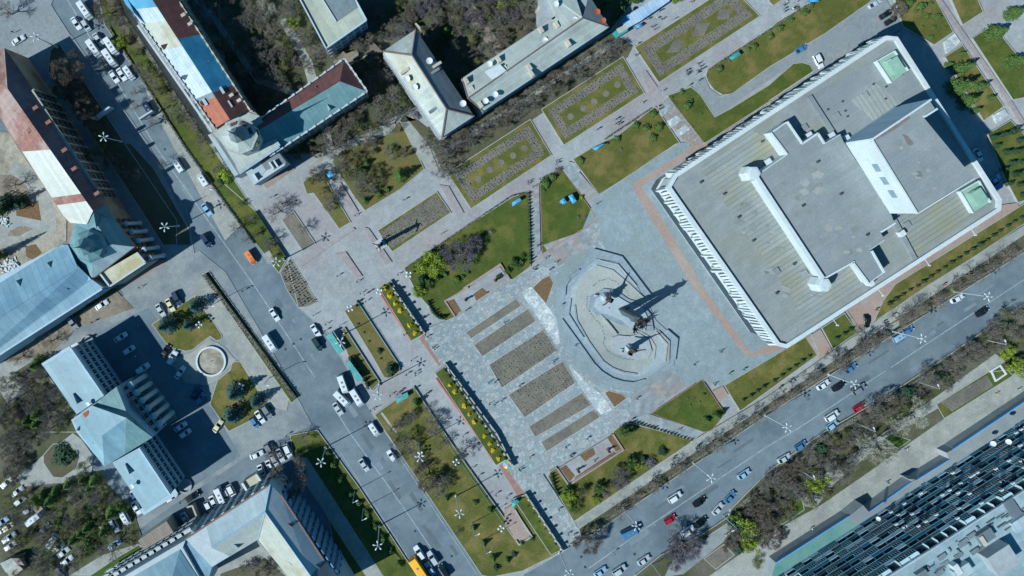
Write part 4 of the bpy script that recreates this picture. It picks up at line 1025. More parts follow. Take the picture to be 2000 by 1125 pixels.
roofpoly(b, [(*L('g 1740,670')[0], H_), (*L('g 1850,790')[0], H_), (*L('g 2000,1010')[0], H_), (*r2, z1), (*L('g 1640,788')[0], z1)], r_slate)
roofpoly(b, [(*L('g 1245,515')[0], H_), (*ap, z1), (*r2, z1), (*L('g 1600,960')[0], H_), (*L('g 1470,788')[0], H_)], r_beige)
bl = M('ridge_blue', '7fa3bb', '8fb0c6', 1, .5)
for pa, za, pb, zb in ((ap, z1, r2, z1), (ap, z1, r1, z1), (e0, H_, ap, z1), (L('g 1245,515')[0], H_, ap, z1)): ridge(b, pa, za, pb, zb, .2, bl)
for s_, m__ in (('g 1470,390', rust_plain), ('g 1680,700', r_slate), ('g 1070,545', r_slate), ('g 1470,672', r_slate)): dormer(b, *L(s_)[0], 14.2, m__, 150)
rail(b, 'eave_trim', *L('g 700,510 1320,110'), H_, .3, .5, ridgem); rail(b, 'eave_trim', *L('g 1420,180 1740,670'), H_, .3, .5, ridgem)
fa, fb = G(*L('g 1420,180')[0], H_), G(*L('g 1850,790')[0], H_)
windows(b, fb, fa, .8, 12.5, 3, 22, 1.9, 1.9, wall_blue)
bw_ = wall_blue
for i in range(12):
    q = fa.lerp(fb, (i + .5) / 12); MB().box((q.x + .15, q.y, 0), (.35, 1.5, 12.8), GRID - 2).build('pilaster', M('pilaster_blue', '5f88ae', '6c94b8', .8, .8), b)
fa, fb = G(*L('g 720,500')[0], H_), G(*L('g 1320,110')[0], H_)
windows(b, fb, fa, .8, 12.5, 3, 14, 1.6, 1.8, wall_white)
for i in range(8):
    q = fa.lerp(fb, (i + .5) / 8); MB().box((q.x, q.y + .1, 0), (1.0, .9, 12.8), GRID).build('pilaster', wall_white, b)
b = building('balcony_block', 330, 1100, 'pale blue hip-roofed block with rows of white balconies along its lane side')
H_ = 13; ap = L('g 660,590')[0]
walls(b, L('g 700,520 680,575 800,788 860,900 500,1000 100,1000 20,920'), H_, wall_white)
roofpoly(b, [(*L('g 120,900')[0], H_), (*L('g 660,590')[0], H_), (*L('g 560,950')[0], 16)], r_cyan)
roofpoly(b, [(*L('g 660,590')[0], H_), (*L('g 860,900')[0], H_), (*L('g 560,950')[0], 16)], r_lblue)
fl = MB().prism([P(*p, H_ - 1.0).to_2d() for p in L('g 700,515 870,430 1030,640 900,722 880,790 800,780 680,580')], -.2, H_ - 1).build('link_roof', r_lblue, b)
for k in range(3):
    z_ = 3 + 3.4 * k; pa, pb = L('g 715,490 20,905'); fa, fb = G(*pa, H_), G(*pb, H_); d_ = fb - fa; nn = Vector((-d_.y, d_.x)).normalized(); nn = nn if nn.y > 0 else -nn
    for i in range(13):
        q = fa.lerp(fb, (i + .5) / 13) + nn * .7; ang = math.degrees(math.atan2(d_.y, d_.x))
        MB().box((q.x, q.y, z_), (3.2, 1.4, .18), ang).box((q.x + nn.x * .6, q.y + nn.y * .6, z_ + .18), (3.2, .12, 1.0), ang).build('balcony', wall_white, b)
b = building('brown_annex', 310, 1055, 'low annex with brown corrugated roof beside the shaded yard', 'annex')
A4 = L('g 345,522 560,375 645,515 430,655'); walls(b, A4, 5, wall_beige); slope(b, A4[0], A4[3], A4[1], A4[2], 5, 5.4, [(0, 1, r_brown)])
b = building('flat_porch', 480, 950, 'flat beige porch roof on the lane between parked cars', 'porch')
A4 = L('g 1150,130 1240,15 1290,60 1170,150'); A4 = L('g 1130,85 1235,18 1275,75 1165,140'); walls(b, A4, 3.5, wall_beige); roofpoly(b, [(*p, 3.5) for p in A4], M('porch_roof', 'a39c86', 'b0a993', .6, .85)); rail(b, 'parapet', A4[0], A4[3], 3.6, .8, .7, white_con); rail(b, 'parapet', A4[1], A4[2], 3.6, .8, .5, white_con)
# yard wall next to the brown annex
def wallthing(name, pts, h, w, mat, label, cat='wall', z=0):
    q = L(pts); o = None; mb = MB()
    for i in range(len(q) - 1):
        a, c = P(*q[i]), P(*q[i + 1]); d = c - a; m_ = (a + c) / 2; mb.box((m_.x, m_.y, z - .1), (d.length + w * .9, w, h + .1 + .004 * i), math.degrees(math.atan2(d.y, d.x)))
    o = mb.build(name, mat, origin=tuple(P(*q[0]))); return tag(o, label, cat)
wallthing('yard_wall', 'g 735,245 770,235 825,370', 2.6, .5, wall_beige, 'beige yard wall beside the shaded blue car')
wallthing('garden_wall', 't10 1245,200 1330,285', 2.2, .5, wall_beige, 'short wall at the top corner of the hipped grey block')
wallthing('yard_fence', 't00 905,0 1640,1120', 1.6, .12, metal_d, 'dark fence between the street verge and the patchwork-roof building', 'fence')
wallthing('yard_fence', 't11 0,525 240,885', 1.2, .12, metal_d, 'low fence between green verge and the paved yard of the octagonal tower building', 'fence')
wallthing('planter_wall', 't12 965,40 1205,408', .6, .4, M('red_stone', 'a5574b', 'b0655a', .8, .8), 'low red wall edging the shorter yellow-shrub bed')
wallthing('planter_wall', 't12 1405,708 1700,1125 t13 1840,220', .6, .4, MATS['red_stone'], 'low red wall edging the longer yellow-shrub bed')
wallthing('parapet_wall', 't12 1070,0 1310,345', 2.0, .4, kerbm, 'stepped stone parapet on the monument side of the shorter yellow-shrub bed')
wallthing('parapet_wall', 't12 1475,585 1870,1125 t13 2000,260', 2.0, .4, kerbm, 'stepped stone parapet on the monument side of the longer yellow-shrub bed')
wallthing('parapet_wall', 't23 100,470 390,912', 2.0, .4, kerbm, 'stepped stone parapet running down to the tree-lined street')
for s_, n_ in (('t12 1070,0 1310,345', 6), ('t12 1475,585 t13 2000,260', 11), ('t23 100,470 390,912', 7)):
    pa, pb = L(s_)
    for i in range(n_):
        p_ = lerp(pa, pb, (i + .5) / n_); c_ = P(*p_); o = MB().box((c_.x, c_.y, 0), (.6, .6, 2.4), GRID).lathe((c_.x, c_.y, 2.4), [(.3, 0), (.5, .25), (.35, .5), (.12, .7)], 8).build('stone_urn', kerbm, origin=(c_.x, c_.y, 0))
        tag(o, ('stone urn on the parapet %s along its run from the wide steps' % ['first', 'second', 'third', 'fourth', 'fifth', 'sixth', 'seventh', 'eighth', 'ninth', 'tenth', 'eleventh'][i]) if n_ == 11 else 'stone urn number %s on the %s parapet counted from the promenade end' % (['one', 'two', 'three', 'four', 'five', 'six', 'seven'][i], 'shorter upper' if n_ == 6 else 'street-end'), 'urn', 'urns on the stone parapets')
# monument-side planters (stone benches with brown beds and busts)
def planter(s_outer, s_floor, beds, lab):
    o = empty('stone_planter', P(*L(s_outer)[0]), lab, 'planter')
    q = L(s_outer); mb = MB()
    for i in range(len(q) - 1):
        a, c = P(*q[i]), P(*q[i + 1]); d = c - a; m_ = (a + c) / 2; mb.box((m_.x, m_.y, 0), (d.length + .3, .5, 1.0 + .003 * i), math.degrees(math.atan2(d.y, d.x)))
    mb.build('wall', brickpave, o)
    MB().prism([P(*p).to_2d() for p in L(s_floor)], .05, .62).build('floor', paving, o)
    for s_ in beds: MB().prism([P(*p).to_2d() for p in L(s_)], .1, .72).build('bed', mulch, o)
planter('t12 1545,215 1470,100 1650,0 t11 1620,1120 1900,935 1975,1055', 't12 1548,212 1475,105 1650,0 p 975,520 990,541', ('t12 1485,105 1540,85 1595,180 1550,210', 't12 1695,45 1760,0 1805,40 1715,100'), 'stone planter terrace on the lawn side nearest the yellow-green tree')
planter('t23 350,285 435,408 860,135 780,15', 't23 352,283 438,405 858,133 782,17', ('t23 370,280 415,255 485,340 445,385', 't23 740,45 775,20 850,130 805,150', 't23 525,180 625,120 645,170 565,225', 't23 480,365 490,345 790,150 800,165'), 'stone planter terrace with four brown beds on the tree-lined street side')
busts = (('t12 1630,90', 'reddish bust on a pedestal in the upper planter, nearer the wide steps'), ('t11 1860,1060', 'reddish bust on a pedestal in the upper planter, nearer the monument'), ('t23 505,290', 'reddish bust on a pedestal in the lower planter, nearer the wide steps'), ('t23 740,135', 'reddish bust on a pedestal in the lower planter, nearer the monument'))
for s_, l_ in busts:
    c_ = P(*L(s_)[0]); o = empty('bust_statue', c_, l_, 'statue', 'busts in the stone planters')
    MB().box((c_.x, c_.y, .6), (.9, .9, .4), GRID).box((c_.x, c_.y, 1.0), (.6, .6, 1.3), GRID, top=.85).build('pedestal', pinkstone, o)
    MB().lathe((c_.x, c_.y, 2.3), [(.2, 0), (.48, .1), (.5, .35), (.3, .55), (.13, .62), (.13, .72), (.2, .8), (.23, .95), (.2, 1.1), (.08, 1.2)], 12, sy=.7).build('bust', bronze, o, True)

# --- apartment block and podium, south-east
H_ = 25.0
b = building('podium', 1700, 1000, 'single-storey podium with teal and grey flat roofs in front of the tall apartment block', 'building')
po = 'p 1500,1150 1515,1099 1658,1008 1685,986 1697,1000 1780,940 1775,936 1790,937 1855,897 1848,884 1860,878 2000,785 2200,652 2300,800 1700,1300'
walls(b, po, 4.6, wall_grey, z0=-.2)
roofpoly(b, [(*p, 4.62) for p in L('p 1500,1150 1515,1099 1658,1008 1675,1033 1540,1150')], M('teal_roof', '3f8079', '5f8f88', .25, .8, c3='6f8a84'))
roofpoly(b, [(*p, 4.62) for p in L('p 1658,1008 1685,986 1697,1000 1780,940 1790,937 1855,897 1848,884 1860,878 2000,785 2200,652 2250,700 1976,860 1858,920 1675,1033')], roof_bit2)
for s_ in ('p 1515,1099 1658,1008', 'p 1697,1000 1780,941', 'p 1792,936 1855,897', 'p 1860,878 2100,718'): rail(b, 'parapet', *L(s_), 4.6, .25, .3, M('blue_fascia', '4c8fd0', '5d9bd8', .5, .6))
a_ = building('apartment_block', 1800, 1080, 'tall apartment block with eight rows of glazed balconies and satellite dishes', 'apartment block')
ra, rb = (1560, 1235), (2180, 842)
fa, fb = G(*ra, H_), G(*rb, H_)
walls(a_, [ra, rb, (2330, 1010), (1700, 1420)], H_, M('apartment_wall', '4d656e', '5a727a', .3, .85, c3='62787f'))
roofpoly(a_, [(*p, H_) for p in (ra, rb, (2330, 1010), (1700, 1420))], M('apartment_roof', '86999f', '97a8ac', .35, .85, bump=.1, c3='72878f', brick=(6, 1.6, .06, .85)))
rail(a_, 'parapet', ra, rb, H_, .5, .4, r_silver)
d_ = fb - fa; ln_ = d_.length; d_.normalize(); nn = Vector((-d_.y, d_.x)); nn = nn if nn.y > 0 else -nn; ang = math.degrees(math.atan2(d_.y, d_.x))
bal = []
NB = 34
bm_cols = [M('balcony_dark', '20424f', '2b5260', .8, .5), M('balcony_teal', '336672', '42788a', .8, .5), M('balcony_pale', 'a0bfcc', 'b3cdd7', .8, .5), M('balcony_grey', '4c6a78', '5a7987', .8, .6), M('balcony_blue', '2a6a86', '367a96', .8, .5)]
bal_mesh = {}
def bal_m(kind):
    if kind in bal_mesh: return bal_mesh[kind]
    w = ln_ / NB; mb = MB()
    mb.box((0, .55, 0), (w * .98, 1.3, .16), mi=1); mb.box((0, 1.12, .16), (w * .96, .12, .95), mi=0)
    mb.box((-w * .47, .55, .16), (.1, 1.1, 2.6), mi=1)
    if kind % 2:
        mb.box((0, 1.08, 1.12), (w * .94, .06, 1.2), mi=2)
        for i in range(5): mb.box((-w * .45 + i * w * .225, 1.14, 1.1), (.09, .1, 1.3), mi=1)
        mb.box((0, .6, 2.36), (w * .97, 1.2, .08), mi=1)
    else:
        for i in range(4): mb.box((-w * .4 + i * w * .26, .05, .9), (.7, .12, 1.4), mi=2)
    me = bpy.data.meshes.new('balcony'); me.from_pydata([tuple(v) for v in mb.v], [], mb.f); me.polygons.foreach_set('material_index', mb.m)
    for m__ in (bm_cols[kind % 5], bm_cols[2], glassm): me.materials.append(m__)
    bal_mesh[kind] = me; return me
base = wloc(a_); cnt = 0; rest = MB(); rr_ = random.Random(3); rest_mats = [bm_cols[0], bm_cols[2], glassm, bm_cols[1], bm_cols[4], bm_cols[3]]
cells = []
for r in range(8):
    for c in range(NB):
        q = fa + d_ * ln_ * (c + .5) / NB + nn * .02
        z_ = 4.7 + (H_ - 4.9) * r / 8
        kx = NX + q.x / (S * (1 - z_ / HC)); ky = NY - q.y / (S * (1 - z_ / HC))
        cells.append((0 if (kx < 2010 and ky < 1135) else 1, -z_, q, z_, rr_.randrange(10)))
cells.sort(key=lambda t: (t[0], t[1]))
for vis, _, q, z_, kd in cells:
    if vis: continue
    kd = kd if rr_.random() < .8 else 2
    if cnt < 100:
        o = bpy.data.objects.new('balcony', bal_m(kd)); root_col.objects.link(o); o.parent = a_
        o.location = (q.x - base.x, q.y - base.y, z_); o.rotation_euler = (0, 0, R(ang)); cnt += 1
    else:
        me = bal_m(kd); a0 = R(ang); n0 = len(rest.v)
        for v in me.vertices: rest.v.append(Vector((q.x + v.co.x * math.cos(a0) - v.co.y * math.sin(a0), q.y + v.co.x * math.sin(a0) + v.co.y * math.cos(a0), z_ + v.co.z)))
        for p_ in me.polygons: rest.f.append(tuple(n0 + i for i in p_.vertices)); rest.m.append({0: (0, 3, 1, 5, 4)[kd % 5], 1: 1, 2: 2}[p_.material_index])
o = rest.build('balconies', rest_mats, a_); o['kind'] = 'stuff'
for s_ in ('860,680', '955,735', '1005,760', '715,950', '750,1000', '845,995', '865,1045', '805,1020', '1145,795', '1200,770', '1105,830', '1075,805', '1455,465', '1515,430', '1685,515', '1640,495', '1525,500', '1755,95', '1875,80', '1160,605', '1110,750', '1420,440', '1560,355', '1680,290', '1855,405', '1730,430', '665,920', '2080,100'):
    x_, y_ = [float(t) for t in s_.split(',')]; px, py = 1500 + x_ / 3.99, 843 + y_ / 3.99
    # solve for the height at which the facade plane lies under this photo point
    zz = 12.0
    for _ in range(30):
        w = P(px, py, zz).to_2d(); e = (w - fa).dot(nn) - 1.4; zz += -e * 3.0 if abs(e) > .02 else 0; zz = max(5, min(24.5, zz))
        
    w = P(px, py, zz); r_ = rr_.choice((.45, .6, .75)); c0 = Vector((w.x, w.y, zz)); mb = MB(); up = Vector((nn.x * .6 - .3, nn.y * .6 - .2, .8)).normalized(); u = up.orthogonal().normalized(); v_ = up.cross(u); n = 12
    vv = [c0 + (u * math.cos(6.283 * i / n) + v_ * math.sin(6.283 * i / n)) * rr + up * dz for rr, dz in ((.02, 0), (r_, .18), (.02, -.05)) for i in range(n)]
    mb.add(vv, [(k * n + i, k * n + (i + 1) % n, (k + 1) * n + (i + 1) % n, (k + 1) * n + i) for k in range(2) for i in range(n)]); mb.tube(c0, c0 - Vector((nn.x, nn.y, 0)) * 1.0, .05, .05); mb.build('satellite_dish', dishm, a_)
for i in range(46):
    t = rr_.uniform(.38, .98); z_ = 4.7 + (H_ - 4.9) * rr_.randrange(1, 8) / 8 + .3; q = fa + d_ * ln_ * t + nn * 1.45
    MB().box((q.x, q.y, z_), (.9, .35, .6), ang).build('air_conditioner', dishm, a_)
# roof furniture
for s_, d3, m__ in (('t33 1760,960', (7, 6, 3.2), wall_grey), ('t33 1670,800', (4.5, 3, 1.4), r_slate), ('t33 1950,700', (5, 3, 1.2), r_silver), ('t33 1490,1070', (5, 3, 1.6), r_silver), ('t33 1900,600', (3, 6, .5), r_slate), ('t33 1640,830', (1, 3, 1.8), chimney_m), ('t33 1180,1100', (3, 2, 1.3), r_slate), ('t33 1440,1050', (1.5, 3, 1.8), white_con)):
    boxpart(a_, 'roof_box', *L(s_)[0], H_ + .1, d3, m__)
for i in range(60):
    x_, y_ = L('t33 1400,950')[0]; t = rr_.uniform(0, 1); p_ = lerp((1790, 1118), (1995, 985), t); boxpart(a_, 'roof_pipe', p_[0] + rr_.uniform(-12, 22), p_[1] + rr_.uniform(-8, 30), H_ + .1, (rr_.choice((.3, 2.5)), rr_.choice((.3, 1.2)), rr_.uniform(.2, .6)), r_slate)
# ------------------------------------------------------------------ monument with its stepped basin
mo = empty('monument', P(1205, 620), 'bronze rider monument on tall pylons over a terraced stone basin', 'monument')
def mprism(name, s, z0, z1, mat, par=None): return MB().prism([P(*p).to_2d() for p in L(s)], z0, z1).build(name, mat, par or mo)
mprism('platform', 'm 385,25 590,82 820,385 800,450 850,560 930,636 1010,700 990,860 985,900 900,930 840,965 760,1010 680,1033 600,1025 520,1000 440,950 380,890 260,720 140,555 150,380 170,280 210,215 270,165', .1, .75, basin_stone)
mprism('step', 'm 395,95 560,125 700,290 760,400 820,600 870,640 950,720 950,870 840,950 760,990 680,1010 600,1000 530,975 450,915 270,690 165,545 170,400 190,300 230,240 290,190', .3, .95, M('basin_stone_b', '89949a', '969fa3', .6, .8, .1, brick=(1.6, .6, .04, .85)))
mprism('channel', 'm 390,130 550,150 690,310 760,420 800,560 850,640 920,740 915,870 830,930 750,975 690,985 610,975 540,950 470,900 300,690 200,520 200,400 220,310 260,250 320,190', .5, 1.0, M('basin_pale', '939c9f', 'a0a7a8', .6, .8, brick=(2, .8, .04, .9)))
mprism('basin_floor', 'm 390,150 520,190 640,290 740,400 770,430 800,560 860,700 850,800 800,900 700,965 600,950 520,920 450,870 340,720 250,560 235,450 245,340 270,280', .6, 1.06, basin_floor)
mprism('terrace', 'm 340,460 350,380 400,355 450,320 540,330 640,400 740,430 810,520 830,640 700,640 590,600 500,560 420,520 400,525', .8, 1.45, basin_stone)
mprism('terrace', 'm 370,450 400,390 460,350 540,370 640,430 740,460 780,540 760,640 680,640 590,560 500,520 430,500', 1.2, 1.85, white_con if 0 else M('plinth_stone', '939da2', 'a2aaad', .8, .8, .2))
mprism('terrace', 'm 515,690 560,672 650,680 720,660 790,700 815,790 780,850 700,860 630,840 515,790', .9, 1.5, M('plinth_sand', '92969a', 'a0a2a0', .8, .8, .2))
def band(name, s, z, w, h, mat, par=None):
    q = L(s); mb = MB()
    for i in range(len(q) - 1):
        a, c = P(*q[i]), P(*q[i + 1]); d = c - a; m_ = (a + c) / 2; mb.box((m_.x, m_.y, z), (d.length + w * .6, w, h + .003 * i), math.degrees(math.atan2(d.y, d.x)))
    return mb.build(name, mat, par or mo)
band('rim', 'm 160,370 165,300 200,235 270,180', .7, .5, .55, basin_stone)
band('rim', 'm 140,555 260,720 380,890 440,950 520,1000 600,1025 680,1033 760,1010', .7, .5, .5, basin_stone)
band('rim', 'm 235,450 250,560 340,720 450,870 520,920 600,950 700,965', .9, .45, .45, basin_stone)
band('rim', 'm 205,400 190,515 300,690', .9, .3, .5, basin_stone)
band('rim', 'm 385,25 590,82 820,385', .7, .35, .5, basin_stone)
band('rim', 'm 935,636 1010,700 990,860', .7, .4, .6, basin_stone)
band('rim', 'm 400,150 520,185 640,285 750,390', .9, .5, .4, kerbm)
band('rim', 'm 850,650 930,740 915,870', .9, .5, .4, kerbm)
band('rim', 'm 870,640 950,720 945,860', .9, .3, .3, paving_pink)
band('rim', 'm 430,110 560,140 700,300', .9, .3, .35, kerbm)
band('rim', 'm 690,660 740,655 800,690 840,760 830,850', .9, .5, .4, kerbm)
band('rim', 'm 430,520 500,600 550,665', 1.0, .5, .7, kerbm)
# nozzle pipes along the basin
for s_ in ('m 370,300 420,265 490,245 560,280 610,320 650,380', 'm 330,380 325,450 350,500 390,550 440,610 460,680 450,740 490,800 560,840 640,855 720,860 780,820 770,770 730,735'):
    q = L(s_); mb = MB()
    for i in range(len(q) - 1):
        for k in range(6):
            p_ = lerp(q[i], q[i + 1], k / 6); c_ = P(*p_); mb.tube((c_.x, c_.y, 1.0), (c_.x + rnd.uniform(-.3, .3), c_.y + rnd.uniform(-.3, .3), 1.35), .07, .05, 4)
    mb.build('nozzle_pipe', metal_d, mo)
# pylons
pc = P(1219, 612)
def pylon(x0, y0, dx, dy, h, w0, w1, th, rot):
    mb = MB(); a = R(rot); ca, sa = math.cos(a), math.sin(a); vv = []
    for z, w, t_, ox, oy in ((1.5, w0, th, 0, 0), (h, w1, th * .7, dx, dy)):
        for x, y in ((-w / 2, -t_ / 2), (w / 2, -t_ / 2), (w / 2, t_ / 2), (-w / 2, t_ / 2)):
            vv.append((x0 + ox + x * ca - y * sa, y0 + oy + x * sa + y * ca, z))
    mb.add(vv, [(3, 2, 1, 0), (4, 5, 6, 7), (0, 1, 5, 4), (1, 2, 6, 5), (2, 3, 7, 6), (3, 0, 4, 7)]); return mb.build('pylon', M('pylon_stone', '434c52', '525b60', 1, .5), mo)
pylon(pc.x - 1.5, pc.y + .9, 1.0, -.5, 14.6, 2.4, 1.3, .9, -57)
pylon(pc.x + 1.3, pc.y - 1.0, -.7, .6, 14.2, 2.4, 1.3, .9, -57)
pylon(pc.x + .3, pc.y + 1.5, 0, -.8, 14.4, 2.2, 1.2, .8, 33)
mb = MB().box((pc.x, pc.y, 14.2), (3.6, 1.5, .7), -20); mb.build('plinth', MATS['pylon_stone'], mo)

def skinned(name, joints, edges, mats, sub=1, fmf=None):
    """one continuous surface grown over a skeleton of joints (x,y,z,radius)"""
    me = bpy.data.meshes.new(name + '_rig'); me.from_pydata([j[:3] for j in joints], edges, [])
    o = bpy.data.objects.new(name + '_rig', me); root_col.objects.link(o)
    md = o.modifiers.new('skin', 'SKIN'); md.use_smooth_shade = True
    if not me.skin_vertices: me.attributes
    for i, j in enumerate(joints):
        sv = me.skin_vertices[0].data[i]; r = j[3]; sv.radius = (r, r) if not isinstance(r, tuple) else r
        sv.use_root = (i == 0)
    if sub: s_ = o.modifiers.new('sub', 'SUBSURF'); s_.levels = sub; s_.render_levels = sub
    dg = bpy.context.evaluated_depsgraph_get(); dg.update()
    ev = o.evaluated_get(dg); m2 = bpy.data.meshes.new_from_object(ev); m2.name = name
    bpy.data.objects.remove(o)
    m2.materials.clear()
    for m__ in mats: m2.materials.append(m__)
    if fmf:
        for p_ in m2.polygons: p_.material_index = fmf(p_.center)
    m2.polygons.foreach_set('use_smooth', [True] * len(m2.polygons))
    return m2
# rider and horse (one bronze)
hj = [(0, 0, 1.55, .42), (.7, 0, 1.6, .42), (1.15, 0, 2.1, .28), (1.5, 0, 2.6, .2), (1.75, 0, 2.65, .17), (2.1, 0, 2.45, .1),
      (-.8, 0, 1.55, .4), (-1.2, .05, 1.5, .12), (-1.6, .1, 1.0, .1),
      (.75, .25, 1.0, .17), (1.2, .28, .75, .11), (1.25, .28, .3, .08), (.7, -.25, 1.0, .17), (.75, -.25, .5, .1), (.7, -.25, .05, .09),
      (-.85, .28, 1.0, .2), (-1.05, .28, .5, .11), (-.95, .28, .05, .09), (-.8, -.28, 1.0, .2), (-.65, -.28, .5, .11), (-.8, -.28, .05, .09),
      (.05, 0, 2.2, .3), (.05, 0, 2.75, .28), (.08, 0, 3.05, .13), (.1, 0, 3.3, .19), (.1, .4, 2.6, .12), (.5, .6, 2.3, .1), (.1, -.4, 2.65, .12), (.5, -.6, 3.0, .1), (.9, -.75, 3.4, .07),
      (.25, .42, 1.8, .18), (.4, .5, 1.2, .12), (.25, -.42, 1.8, .18), (.4, -.5, 1.2, .12)]
he = [(0, 1), (1, 2), (2, 3), (3, 4), (4, 5), (0, 6), (6, 7), (7, 8), (1, 9), (9, 10), (10, 11), (1, 12), (12, 13), (13, 14), (6, 15), (15, 16), (16, 17), (6, 18), (18, 19), (19, 20), (0, 21), (21, 22), (22, 23), (23, 24), (22, 25), (25, 26), (22, 27), (27, 28), (28, 29), (21, 30), (30, 31), (21, 32), (32, 33)]
hm = skinned('rider', hj, he, [bronze])
ho = bpy.data.objects.new('rider', hm); root_col.objects.link(ho); ho.parent = mo
ho.location = pc + Vector((0, 0, 14.8)) - wloc(mo); ho.rotation_euler = (0, 0, R(200)); ho.scale = (1.5, 1.5, 1.5)
fj = [(0, 0, 1.0, .3), (0, 0, 1.5, .36), (0, 0, 1.8, .12), (0, 0, 2.05, .18), (.35, .15, 1.55, .14), (.75, .5, 1.9, .1), (1.15, .8, 2.4, .08), (-.35, .1, 1.55, .14), (-.8, .1, 1.3, .1), (-1.15, .3, 1.0, .08), (.2, 0, .5, .18), (.25, .1, .05, .12), (-.2, 0, .5, .18), (-.25, -.1, .05, .12), (0, -.35, .8, .3), (0, -.7, .05, .42)]
fe = [(0, 1), (1, 2), (2, 3), (1, 4), (4, 5), (5, 6), (1, 7), (7, 8), (8, 9), (0, 10), (10, 11), (0, 12), (12, 13), (0, 14), (14, 15)]
fm_ = skinned('figure', fj, fe, [bronze])
for s_, z_, rt, sc, nm, lb in (('m 455,385', 1.85, 60, 2.3, 'man_statue', 'winged-looking bronze figure with spread arms on the upper terrace of the basin'), ('m 640,765', 1.5, -20, 2.2, 'woman_statue', 'bronze figure with spread arms on the round lower terrace of the basin')):
    c_ = P(*L(s_)[0]); o = empty(nm, (c_.x, c_.y, z_), lb, 'statue')
    rk = MB().lathe((c_.x, c_.y, z_ - .2), [(1.4, 0), (1.2, .5), (.8, 1.1), (.6, 1.7), (.5, 2.0)], 7); rk.build('rock_base', MATS['plinth_stone'], o)
    f_ = bpy.data.objects.new('figure', fm_); root_col.objects.link(f_); f_.parent = o; f_.location = (0, 0, 1.7); f_.rotation_euler = (0, 0, R(rt)); f_.scale = (sc,) * 3
    for k in range(2): MB().box((c_.x + rnd.uniform(-3, 0), c_.y + rnd.uniform(-1.5, 1.5), z_), (1.0, .7, .6), rnd.uniform(0, 90), top=.6).build('rock', MATS['plinth_stone'], o)
# ring of low bronze bushes/animals below the pylons
for k, s_ in enumerate(('m 690,590', 'm 760,555', 'm 740,600', 'm 680,625')):
    c_ = P(*L(s_)[0]); mb = MB()
    for i in range(9):
        t = rnd.uniform(0, 6.28); mb.tube((c_.x, c_.y, 1.8), (c_.x + 1.4 * math.cos(t), c_.y + 1.4 * math.sin(t), 3.0 + rnd.uniform(0, 1.5)), .25, .05, 5)
    mb.build('bronze_branch', bronze, mo)
# obelisk-like statue on the promenade
c_ = P(743, 477); o = empty('column_statue', c_, 'slender standing statue on a tall pedestal whose shadow crosses the dark long bed', 'statue')
MB().box((c_.x, c_.y, 0), (3.2, 3.2, .6), GRID).box((c_.x, c_.y, .6), (1.9, 1.9, 1.0), GRID).box((c_.x, c_.y, 1.6), (1.2, 1.2, 6.6), GRID, top=.75).box((c_.x, c_.y, 8.2), (1.3, 1.3, .5), GRID).build('pedestal', M('pedestal_stone', '9aa0a2', 'aab0b0', 1, .7), o)
f_ = bpy.data.objects.new('figure', fm_); root_col.objects.link(f_); f_.parent = o; f_.location = (0, 0, 8.7); f_.rotation_euler = (0, 0, R(120)); f_.scale = (1.5, 1.5, 2.0)

# ------------------------------------------------------------------ street lamps with six petals
lamphead = M('lamp_head', 'b4b9bb', 'c0c4c6', 1, .5)
def star_lamp(h=12.7):
    o = empty('flower_lamp', (0, 0, 0)); mb = MB().tube((0, 0, 0), (0, 0, h - .3), .2, .1, 8).box((0, 0, 0), (.7, .7, .8)); mb.build('pole', pole_m, o)
    MB().lathe((0, 0, h - .5), [(.12, 0), (.35, .3), (.2, .7), (.05, 1.0)], 8).build('hub', pole_m, o)
    for i in range(5):
        t = 2 * math.pi * i / 5 + .3; c, s_ = math.cos(t), math.sin(t)
        arm = MB().tube((0, 0, h - .2), (.7 * c, .7 * s_, h + .15), .05, .04, 4).build('arm', pole_m, o)
        mb = MB(); n = 6; vv = []
        for d, w in ((.6, .05), (.85, .17), (1.15, .25), (1.45, .17), (1.58, .03)):
            for k in range(n):
                a = 2 * math.pi * k / n; y, z = w * math.cos(a), .12 * math.sin(a) * (w / .3 + .3); vv.append((d * c - y * s_, d * s_ + y * c, h + .2 + z))
        mb.add(vv, [(q * n + k, q * n + (k + 1) % n, (q + 1) * n + (k + 1) % n, (q + 1) * n + k) for q in range(4) for k in range(n)] + [tuple(range(n)), tuple(range(4 * n, 5 * n))]); mb.build('lamp_head', lamphead, arm, True)
    return o
LAMPS = [((203, 268), 'in the shaded garden by the tiled-roof building'), ((322, 443), 'in the shade at the dark rounded lawn tip'), ((540, 512), 'at the corner of the dug flower bed'),
         ((665, 667), 'behind the teal bus shelter'), ((738, 772), 'where the cross path meets the main street'), ((627, 902), 'in the shaded lawn by the side street'), ((820, 893), 'on the wide lawn among bare trees'),
         ((897, 1002), 'on the wide lawn south of the bare trees'), ((738, 1065), 'in the shaded lawn opposite the yellow bus'), ((1111, 1119), 'at the near end of the tree-lined street'), ((1243, 1027), 'over the blue van on the tree-lined street'),
         ((1388, 933), 'over the street beside the white off-roader'), ((1537, 835), 'over the street beside the pale off-roader pair'), ((1668, 750), 'over the grey and black cars on the tree-lined street'), ((1800, 661), 'over the street near the black car on the brick drive'),
         ((1928, 579), 'at the far end of the tree-lined street'), ((70, 72), 'on the square before the tiled-roof building')]
proto = star_lamp(); HL = 12.7
for i, (p_, l_) in enumerate(LAMPS):
    o = proto if i == 0 else copy_tree(proto); w = P(*p_, HL); o.location = (w.x, w.y, .1); o.rotation_euler = (0, 0, R(37 * i))
    tag(o, 'white six-pointed flower lamp ' + l_ if 0 else 'tall flower-headed street lamp ' + l_, 'street lamp', 'flower-headed street lamps')
